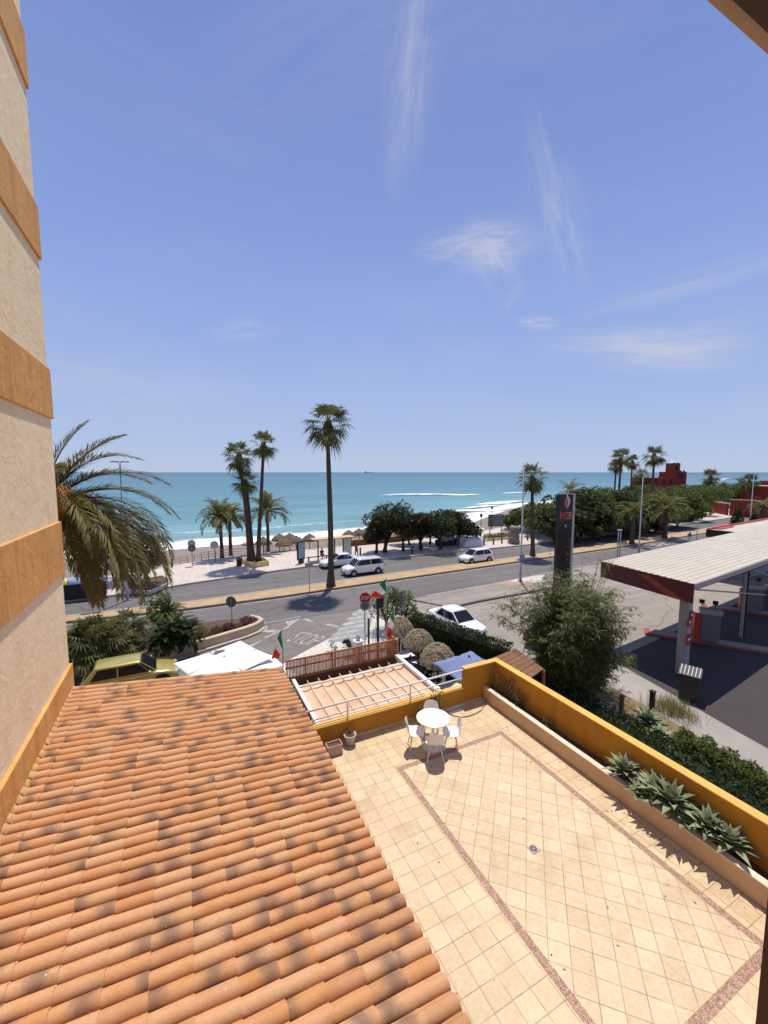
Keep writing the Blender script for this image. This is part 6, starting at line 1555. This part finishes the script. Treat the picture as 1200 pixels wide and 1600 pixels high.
p=along(1142,128,0); t=thing('pale_arch',p,'pale arch shape above the trees before the red wall','building',rz=vr); zb=zat(p,762); w_=22*128/653; m=MB(); n=12; rr=[]  # stand-in for a pale arched shape, not a known building
for i in range(n+1):
    a=PI*i/n; rr.append((m.vert((-w_*math.cos(a)**1.0 if True else 0,-1.5,zb+.2+ (zat(p,748)-zb)*math.sin(a)**.6)),m.vert((-w_*math.cos(a),1.5,zb+.2+(zat(p,748)-zb)*math.sin(a)**.6))))
for i in range(n): m.face((rr[i][0],rr[i+1][0],rr[i+1][1],rr[i][1]),0,True)
m.build('vault',mat('pale green vault',(.42,.52,.46),.4,.1,1),t)
m=MB()
for i in range(n): m.bar(Vector((-w_*math.cos(PI*i/n),-1.52,zb+.2+(zat(p,748)-zb)*math.sin(PI*i/n)**.6)),Vector((-w_*math.cos(PI*(i+1)/n),-1.52,zb+.2+(zat(p,748)-zb)*math.sin(PI*(i+1)/n)**.6)),.12,.14)
m.build('rim',M['white'],t); m=MB()
for x in(-w_,w_): m.box((x*.98,0,(zb+.2)/2),(.2,2.8,zb+.2))
m.build('leg',M['white'],t)

# ------------------------------------------------------------------ restaurant garden
def straw(px,py,r,h,label,seed):
    p=G(px,py,h); thatch_shade(Vector((p.x,p.y,0)),r,h,label,'straw parasols of the restaurant',name='straw_parasol',seed=seed,n=1500,fr=.12)
straw(624,966,.80,2.35,'straw parasol farthest away, under the leafy climber',1); straw(654.5,986,.76,2.45,'straw parasol in the middle with a curled tip, nearest the hedge',2); straw(684,1008,.80,2.30,'straw parasol nearest the blue square canopy',3)
def square_parasol(ctr,rz,half,h,label,mt,drop=.45,logo=True,grp=None,hx=None,fold=.0):
    t=thing('square_parasol',ctr,label,'parasol',grp,rz); m=MB(); m.tube([(0,0,0),(0,0,h)],.03,8); m.build('pole',M['grey'],t)
    m=MB(); N=24; hx=hx or half; g=[]
    for i in range(N+1):
        r=[]
        for j in range(N+1):
            u=-1+2*i/N; v=-1+2*j/N; q=max(abs(u),abs(v)); diag=1-abs(abs(u)-abs(v))/max(.001,q) if q>0 else 1
            th=math.atan2(v,u); z=h-drop*q**1.05-(1-diag)*.06*q*math.sin(PI*min(q,1)*.5)+fold*q*math.sin(th*9+2*u)+fold*.6*q*math.sin(th*17+v*3)
            r.append(m.vert((u*hx,v*half,z)))
        g.append(r)
    for i in range(N):
        for j in range(N): m.face((g[i][j],g[i+1][j],g[i+1][j+1],g[i][j+1]),0,True)
    ring=[g[0][j] for j in range(N+1)]+[g[i][N] for i in range(1,N+1)]+[g[N][j] for j in range(N-1,-1,-1)]+[g[i][0] for i in range(N-1,0,-1)]
    o=m.build('canopy',M[mt],t); s=o.modifiers.new('thick','SOLIDIFY'); s.thickness=.008
    m=MB()
    for k in range(8):
        a=PI*k/4; u=math.cos(a);v=math.sin(a); q=max(abs(u),abs(v)); u/=q;v/=q; m.tube([(0,0,h-.05),(u*hx*.98,v*half*.98,h-drop-.035)],.012,5)
    m.build('ribs',M['grey'],t)
    m=MB(); m.lathe([(.05,h-.01),(.06,h+.03),(.02,h+.07),(0,h+.075)],n=12); m.build('finial',M[mt],t)
    return t
bp_=G(733,1027,2.6); lc=G(675,1037,2.15); square_parasol(Vector((bp_.x,bp_.y,0)),math.atan2(lc.y-bp_.y,lc.x-bp_.x)-R(135),(lc-bp_).to_2d().length*.72,2.65,'faded blue square canopy behind the raised end of the parapet','parasolblue',.46,fold=.028)
def emblem(t,hx,half,h,drop,u0,v0,sc_):
    # star like print lying on the cloth near the edge
    m=MB(); pts=[]
    for k in range(10):
        a=PI/2+PI*k/5; r=(1 if k%2==0 else .45)*sc_; u=u0+r*math.cos(a)*1.5; v=v0+r*math.sin(a); q=max(abs(u),abs(v)); pts.append((u*hx,v*half,h-drop*q**1.05+.03))
    m.face([m.vert(p) for p in pts]); m.build('printed_emblem',M['greydark'],t)
wp=G(351,1030,2.5); t=square_parasol(Vector((wp.x,wp.y,0)),R(24),1.35,2.62,'large flat white square parasol behind the far edge of the tiled roof','parasolwhite',.16,grp='white square parasols over the street terrace',hx=1.55); emblem(t,1.55,1.35,2.62,.16,.10,.60,.20)
wp=G(397,1052,2.3); t=square_parasol(Vector((wp.x,wp.y,0)),R(14),1.25,2.38,'lower white square parasol half hidden behind the roof and the first flag','parasolwhite',.14,grp='white square parasols over the street terrace',hx=1.35); emblem(t,1.35,1.25,2.38,.14,.05,.60,.20)
def cafe_table(p,label,cloth='clothwhite',rz=0):
    t=thing('cafe_table',p,label,'table','tables of the restaurant garden',rz); m=MB(); m.box((0,0,.73),(.75,.75,.03)); bevel(m.build('table_top',M[cloth],t),.008); m=MB(); m.tube([(0,0,.03),(0,0,.72)],.03,8); m.build('pedestal',M['darkmetal'],t); m=MB(); m.box((0,0,.02),(.45,.45,.03)); m.build('base',M['darkmetal'],t)
def cafe_chair(p,rz,label,cush='clothdark'):
    t=thing('cafe_chair',p,label,'chair','dark chairs of the restaurant garden',rz); m=MB(); m.box((0,0,.44),(.44,.44,.05)); bevel(m.build('seat',M[cush],t),.015); m=MB(); m.box((0,.21,.70),(.44,.03,.42)); bevel(m.build('backrest',M['darkmetal'],t),.012)
    for x in(-.19,.19):
        for y in(-.19,.19): m=MB(); m.box((x,y,.21),(.035,.035,.42)); m.build('leg',M['darkmetal'],t)
        m=MB(); m.box((x*1.1,0,.64),(.035,.42,.03)); m.build('armrest',M['darkmetal'],t)
Fp=Vector((12.4,16.6,0))
m=MB(); m.prism([(7.2,9.9),(14.0,15.4),(13.4,22.2),(11.6,22.2),(9.0,19.0),(7.0,13.2)],.0,.012); struct(m.build('patio_floor',mat('dark patio floor',(.10,.075,.06),.85,.35,1.5,.2,20)))
tabs=[(634,1022,'white topped table below the middle straw parasol, left one'),(664,1034,'white topped table below the nearest straw parasol'),(652,1010,'white topped table between the far straw parasols'),(706,1072,'white topped table seen through the white railing below the blue canopy'),(690,1000,'white topped table beside the hedge')]
for k,(px,py,lab) in enumerate(tabs):
    p=G(px,py,.75); p.z=.012; cafe_table(p,lab,'clothwhite',R(10*k))
    for q,(a,w2) in enumerate(((30,'far left'),(120,'far right'),(210,'near right'),(300,'near left'))):
        a2=R(a+10*k); d=Vector((math.cos(a2),math.sin(a2),0)); cafe_chair(p+d*.62,a2-PI/2,'garden chair in '+w2+' place at the '+('middle parasol table','nearest parasol table','table between far parasols','table below the blue canopy','table beside the hedge')[k],'clothdark' if (k+q)%3 else 'clothwhite')
# brown timber canopy by the bamboo
P=[G(*p,2.5) for p in((764,1030),(806,1013),(850,1045),(808,1075))]; cc=sum(P,Vector())/4; t=thing('timber_canopy',Vector((cc.x,cc.y,0)),'brown plank canopy between the blue parasol and the bamboo','canopy'); n=7
for k in range(n):
    m=MB(); f0=k/n; f1=(k+.92)/n; a,b,c,d=[P[0].lerp(P[3],f0),P[1].lerp(P[2],f0),P[1].lerp(P[2],f1),P[0].lerp(P[3],f1)]; o3=Vector((-cc.x,-cc.y,0)); q=[v+o3+Vector((0,0,rnd(-.01,.01))) for v in(a,b,c,d)]
    m.poly(q); m.poly([v-Vector((0,0,.04)) for v in q][::-1])
    for i in range(4): m.poly([q[i],q[i]-Vector((0,0,.04)),q[(i+1)%4]-Vector((0,0,.04)),q[(i+1)%4]])
    m.build('plank',mat('brown canopy plank',(.22,.105,.05),.8,.4,3) if k==0 else bpy.data.materials['brown canopy plank'],t)
m=MB()
for v in P: m.box((v.x-cc.x,v.y-cc.y,1.22),(.09,.09,2.44))
m.build('posts',M['wood'],t)
# white gate post, planter, sign frames at the restaurant corner
p=G(559,1015,0); p=along(558,19.5,0); t=thing('gate_post',p,'square white masonry gate post beyond the timber screen','post',rz=R(5)); hh=zat(p,1003); m=MB(); m.box((0,0,hh/2),(.34,.34,hh)); bevel(m.build('shaft',M['clothwhite'],t),.01); m=MB(); m.box((0,0,hh+.04),(.44,.44,.08)); bevel(m.build('cap',M['clothwhite'],t),.015); m=MB(); m.lathe([(.08,hh+.08),(.12,hh+.2),(.06,hh+.28),(.09,hh+.34),(0,hh+.42)],n=12); m.build('ornament',M['clothwhite'],t)
p=along(590,21.5,0); t=thing('corner_frame',p,'dark upright sign frame at the restaurant corner under the flag','sign',rz=vr+R(30)); hh=zat(p,935); m=MB(); m.box((0,0,hh/2),(.10,.10,hh)); m.box((-.55,0,hh/2-.5),(.08,.08,hh-1)); m.build('posts',M['darkmetal'],t); m=MB(); m.box((.12,-.02,hh-.25),(.42,.10,.55)); m.build('panel',M['darkmetal'],t); m=MB()
for x in(-.35,-.2): m.tube([(x,-.1,0),(x,-.1,hh-1.2)],.025,6)
m.build('rods',M['white'],t)
p=along(543,17.9,0); t=thing('spot_lamp',p,'thin arm lamp reaching over the timber screen','lamp'); z=zat(p,1003); z2=zat(p,1030); m=MB(); m.tube([(.6,-.5,z2-.6),(.35,-.3,z2),(0,0,z-.05)],.012,6); m.build('arm',M['darkmetal'],t); m=MB(); m.box((-.12,.05,z),(.34,.14,.07)); m.box((-.10,.05,z+.09),(.26,.10,.05)); m.build('lamp_head',M['darkmetal'],t)
p=along(519,18.5,0); t=thing('young_tree',p,'small grey green sapling top peeking over the timber screen','tree'); z=zat(p,1010); m=MB(); m.tube([(0,0,0),(.03,0,z)],[.03,.012],6); m.build('trunk',M['bark'],t); crown_mb([((0,0,z),(.22,.22,.3)),((-.28,0,z-.35),(.18,.18,.2))],130,.07,31,.2,.3).build('crown',M['leafagave'],t)

# ------------------------------------------------------------------ totem sign with flame and M3
tp_=along(884,33,0); hh=zat(tp_,772); w_=27*33/653; t=thing('totem_sign',tp_,'tall black totem sign with flame emblem and red M3 lettering beside the bamboo','sign',rz=vr+R(22))
m=MB(); m.box((0,0,hh/2),(w_,.36,hh)); bevel(m.build('board',mat('near black sign board',(.012,.012,.016),.35,.1,3),t),.01)
m=MB(); m.box((w_/2+.09,-.02,hh/2),(.18,.46,hh+.02)); bevel(m.build('side_trim',mat('light grey trim',(.50,.49,.47),.4,.08,2),t),.01)
yf=-.192
def shape(pts,name,mt,s=1.0,x0=0,z0=0,y=yf): m=MB(); m.plate([(a*s,b*s) for a,b in pts],Matrix.Translation((x0,y,z0))@Matrix.Rotation(R(90),4,'X'),.012); m.build(name,mt,t)
org=mat('orange flame enamel',(.62,.19,.06),.4,.05,3); gry=mat('silver flame enamel',(.55,.50,.44),.4,.05,3); redm=mat('red flame enamel',(.42,.03,.03),.4,.05,3)
fz=zat(tp_,783.5); fs=w_*.60
outer=[(0,.85),(.16,.55),(.38,.30),(.46,.05),(.40,-.25),(.20,-.55),(.02,-.70)]
shape(outer+[(.12,-.35),(.18,-.05),(.08,.22),(-.06,.48)],'flame_silver',gry,fs,0.02,fz)
shape([(-.12,.42),(.04,.18),(.10,-.05),(.06,-.32),(-.02,-.60),(-.10,-.45),(-.08,-.15),(-.18,.12)],'flame_orange',org,fs,0.0,fz)
shape([(-.24,.15),(-.14,-.12),(-.16,-.40),(-.08,-.62),(-.30,-.40),(-.40,-.12),(-.34,.08)],'flame_red',redm,fs,0.0,fz)
lz=zat(tp_,810.5); lh=zat(tp_,799)-lz
shape([(0,0),(.22,0),(.22,.62),(.42,.25),(.58,.25),(.78,.62),(.78,0),(1,0),(1,1),(.76,1),(.5,.52),(.24,1),(0,1)],'letter_m',mat('magenta red letter',(.55,.03,.07),.4,.05,3),lh*.98,-w_*.46,lz)
shape([(0,0),(.85,0),(1,.15),(1,.42),(.90,.5),(1,.58),(1,.85),(.85,1),(0,1),(0,.80),(.74,.80),(.74,.60),(.18,.60),(.18,.40),(.74,.40),(.74,.20),(0,.20)],'numeral',mat('orange letter',(.60,.17,.06),.4,.05,3),lh*.92,w_*.03,lz)
shape([(0,0),(.2,0),(.2,.4),(.6,0),(.8,0),(.45,.45),(.8,.6),(.7,1),(0,1)],'small_mark',M['emblem'],lh*.42,-w_*.05,zat(tp_,824))
m=MB(); m.box((0,0,.2),(w_+.6,.8,.4)); m.build('base',M['concrete'],t)

# ------------------------------------------------------------------ filling station
ZC=5.0
c0=G(1085,916,ZC); c1=G(940,879.5,ZC); c2=G(1165,832.5,ZC)
ex=(c2-c1); ex.z=0; ex.normalize(); ey=(c1-c0); LY=ey.length; ey.normalize()
LXc=32.0; t=thing('station_canopy',c0,'filling station canopy with cream corrugated roof and red fascia','canopy'); 
m=MB(); n=int(LXc/.42)
NS2=int(LY/.0001) if False else 0
# ribbed sheet: ribs run across the short side seen along the long side
nr=15
def cpnt(a,b,z): return ex*a+ey*b+Vector((0,0,z))
m=MB(); rows=[]
for k in range(nr*4+1):
    b=LY*(k//4+(0,.10,.16,.26)[k%4]-.0)/nr; b=min(b,LY); ph=(2,0,1,3)[k%4] if False else k%4; z=(0,.03,.03,0)[ph]+.10
    rows.append((m.vert(cpnt(0,b,z)),m.vert(cpnt(LXc,b,z+.25))))
for k in range(nr*4): m.face((rows[k][0],rows[k][1],rows[k+1][1],rows[k+1][0]))
m.build('roof_sheet',M['sheet'],t)
m=MB(); m.poly([cpnt(0.02,.02,-.22),cpnt(0.02,LY,-.22),cpnt(LXc,LY,-.22),cpnt(LXc,.02,-.22)]); m.poly([cpnt(0.02,.02,.06),cpnt(LXc,.02,.06),cpnt(LXc,LY,.06),cpnt(0.02,LY,.06)]); m.build('soffit',mat('grey soffit',(.22,.20,.19),.7,.1,1),t)
m=MB(); m.bar(cpnt(-.03,-.02,-.02),cpnt(LXc,-.02,.10),.05,.26); m.build('front_fascia',mat('pale fascia',(.42,.37,.32),.5,.1,2),t)
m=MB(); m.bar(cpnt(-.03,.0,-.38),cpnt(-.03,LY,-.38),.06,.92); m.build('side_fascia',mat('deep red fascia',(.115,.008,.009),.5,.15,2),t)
m=MB(); q=[cpnt(-.07,LY*.55,-.05),cpnt(-.07,LY*.42,-.05),cpnt(-.07,LY*.04,-.84),cpnt(-.07,LY*.22,-.84)]; m.poly(q); m.build('fascia_stripe',mat('orange red stripe',(.34,.045,.018),.5,.15,2),t)
m=MB(); m.bar(cpnt(0,LY,-.38),cpnt(LXc,LY,-.38),.06,.92); m.build('rear_fascia',M['red'],t)
for a,b in ((.9,.7),(9.5,.9),(18,.9)):
    p=cpnt(a,b,0); cw=.46 if a<1 else .16; m=MB(); m.box((p.x,p.y,-ZC/2-.1),(cw,cw*.9,ZC-.3),rz=math.atan2(ex.y,ex.x)); o=m.build('column',mat('pale column paint',(.34,.31,.29),.6,.15,2) if a<1 else bpy.data.materials['pale column paint'],t)
    m=MB(); q=p+ex*(.29 if a<1 else .13); m.box((q.x,q.y,-ZC/2-.1),(.07,.30,ZC-.4),rz=math.atan2(ex.y,ex.x)); m.build('downpipe',M['darkmetal'],t)
    if a<1:
        rz_=math.atan2(ex.y,ex.x)
        for dx,dz,s1 in((-.10,-2.1,.36),(.08,-1.75,.36),(-.05,-3.0,.46)):
            q=p-ey*.25+ex*dx; m=MB(); m.box((q.x,q.y,dz),(s1,.05,s1*1.15),rz=rz_); o=m.build('notice',M['red'],t); q2=q-ey*.035
            m=MB(); m.box((q2.x,q2.y,dz+.03),(s1*.55,.012,s1*.22),rz=rz_); m.build('notice_mark',M['clothwhite'],o)
# bracing rail
m=MB(); p=cpnt(2.4,-.5,0); m.bar(cpnt(1.4,.7,-.55),cpnt(9.5,-.2,-1.9),.07,.07); m.bar(cpnt(9.5,.6,-.5),cpnt(13,-.4,-1.7),.07,.07); m.build('brace',M['grey'],t)
# second low roof behind
q=G(1131,833,4.6); t=thing('station_shop_roof',q,'flat roof with black and red fascia behind the corrugated canopy','building')
a=math.atan2(ex.y,ex.x); m=MB(); m.box(None,(22,3,.5),M=Matrix.Rotation(a,4,'Z')@Matrix.Translation((11,-.2,-.1))); m.build('roof',M['sheet'],t)
m=MB(); m.box(None,(22.2,.1,.75),M=Matrix.Rotation(a,4,'Z')@Matrix.Translation((11,-1.78,-.15))); m.box(None,(.1,3.2,.75),M=Matrix.Rotation(a,4,'Z')@Matrix.Translation((-.06,-.2,-.15))); m.build('fascia',M['black'],t)
m=MB(); m.box(None,(21.6,.14,.14),M=Matrix.Rotation(a,4,'Z')@Matrix.Translation((11,1.32,.26))); m.box(None,(3.5,.6,.08),M=Matrix.Rotation(a,4,'Z')@Matrix.Translation((3,1.0,.20))); m.build('red_edge',M['redbright'],t)
m=MB(); m.box(None,(20,2.2,4.2),M=Matrix.Rotation(a,4,'Z')@Matrix.Translation((12,-.2,-2.45))); m.build('wall',mat('shop wall',(.30,.27,.25),.8,.1,1),t)
# pump islands and pumps
def pump(px,py,label,rz):
    p=G(px,py,.15); t=thing('fuel_pump',p,label,'fuel pump','fuel pumps under the canopy',rz)
    m=MB(); m.box((0,0,.95),(.95,.55,1.6)); bevel(m.build('cabinet',mat('grey pump cabinet',(.16,.15,.145),.5,.15,3) if 'grey pump cabinet' not in bpy.data.materials else bpy.data.materials['grey pump cabinet'],t),.03)
    m=MB(); m.box((0,0,1.9),(1.1,.65,.30)); bevel(m.build('head',M['grey'],t),.03)
    m=MB(); m.box((-.12,-.29,.62),(.60,.03,.72)); m.build('front_panel',mat('mustard pump panel',(.42,.32,.06),.5,.3,4) if 'mustard pump panel' not in bpy.data.materials else bpy.data.materials['mustard pump panel'],t)
    m=MB(); m.box((.64,0,.9),(.32,.6,1.5)); bevel(m.build('side_cabinet',M['redbright'],t),.02)
    m=MB(); m.box((0,-.30,1.45),(.5,.03,.34)); m.build('display',M['black'],t)
    for x in(-.35,.35):
        m=MB(); pts=[Vector((x,-.30,1.6))]
        for k in range(9): f=k/8; pts.append(Vector((x+.06*math.sin(PI*f),-.32-.14*math.sin(PI*f),1.5-1.1*math.sin(PI*f*.9))))
        m.tube(pts,.018,6); m.build('hose',M['black'],t)
    for x in(-.2,.45): m=MB(); m.tube([(x,0,2.05),(x,0,2.35)],.02,6); m.box((x,-.03,2.45),(.26,.06,.24)); m.build('number_board',M['black'],t)
    return t
ia_=G(1085,1022,0); ia2=G(1195,1030,0)
ang=math.atan2(ex.y,ex.x)
p=G(1145,1010,0); t=thing('pump_island',p,'raised red edged pump island under the canopy','island',rz=ang-R(62)); m=MB(); m.box((0,0,.07),(9,1.1,.14)); bevel(m.build('slab',mat('worn red island paint',(.34,.075,.045),.7,.3,2),t),.02); m=MB(); m.box((0,0,.145),(8.4,.8,.012)); m.build('top',M['concrete'],t)
pump(1107,1003,'grey and mustard fuel pump with red side on the near island',ang-R(62)+PI)
p=G(1178,958,0); t=thing('pump_island',p,'second pump island near the right picture edge','island',rz=ang-R(62)); m=MB(); m.box((0,0,.07),(6,1.1,.14)); bevel(m.build('slab',bpy.data.materials['worn red island paint'],t),.02); m=MB(); m.box((0,0,.145),(5.6,.8,.012)); m.build('top',M['concrete'],t)
pump(1176,956,'fuel pump with red side on the second island at the right edge',ang-R(62)+PI)
p=G(1076,1092,0); t=thing('bottle_rack',p,'dark metal rack with slatted sloping lid beside the concrete path','rack',rz=ang-R(75)); m=MB(); m.box((0,0,.60),(.75,.6,1.2)); m.build('cabinet',M['darkmetal'],t)
m=MB()
m.box(None,(.85,.75,.05),M=Matrix.Translation((0,0,1.32))@Matrix.Rotation(R(16),4,'X')); m.build('lid',M['darkmetal'],t)
m=MB()
for k in range(6): m.box(None,(.022,.7,.02),M=Matrix.Translation((0,0,1.355))@Matrix.Rotation(R(16),4,'X')@Matrix.Translation((-.35+.14*k,0,0)))
m.build('slats',M['white'],t)
# garden post and small table under the bamboo
p=G(969,1140,0); t=thing('garden_post',p,'dark timber post at the foot of the bamboo','post'); m=MB(); m.box((0,0,.7),(.13,.13,1.4)); bevel(m.build('shaft',M['brownbase'],t),.01); m=MB(); m.box((0,0,1.43),(.17,.17,.06)); m.build('cap',M['brownbase'],t)
p=G(1018,1112,0); t=thing('garden_post',p,'short dark post between the grey agaves and the path','post'); m=MB(); m.box((0,0,.45),(.16,.16,.9)); m.build('shaft',M['darkmetal'],t); m=MB(); m.box((0,0,.93),(.2,.2,.06)); m.build('cap',M['darkmetal'],t)
p=G(943,1104,.72); t=thing('garden_table',Vector((p.x,p.y,0)),'small table with orange and white top under the bamboo','table',rz=R(-30)); m=MB(); m.box((0,0,.72),(1.3,.7,.04)); bevel(m.build('table_top',mat('orange and cream top',(.55,.30,.16),.6,.3,2,c2=(.70,.60,.48)),t),.01)
for x in(-.58,.58):
    for y in(-.28,.28): m=MB(); m.box((x,y,.35),(.05,.05,.70)); m.build('leg',M['white'],t)
# a distant ship on the horizon
p=along(576,9000,SEA); t=thing('cargo_ship',p,'tiny grey cargo ship on the horizon right of the tall palm','ship'); m=MB(); m.prism([(-90,-12),(80,-12),(105,0),(80,12),(-90,12)],0,14); m.build('hull',M['grey'],t); m=MB(); m.box((-70,0,24),(25,20,22)); m.build('bridge',M['grey'],t)
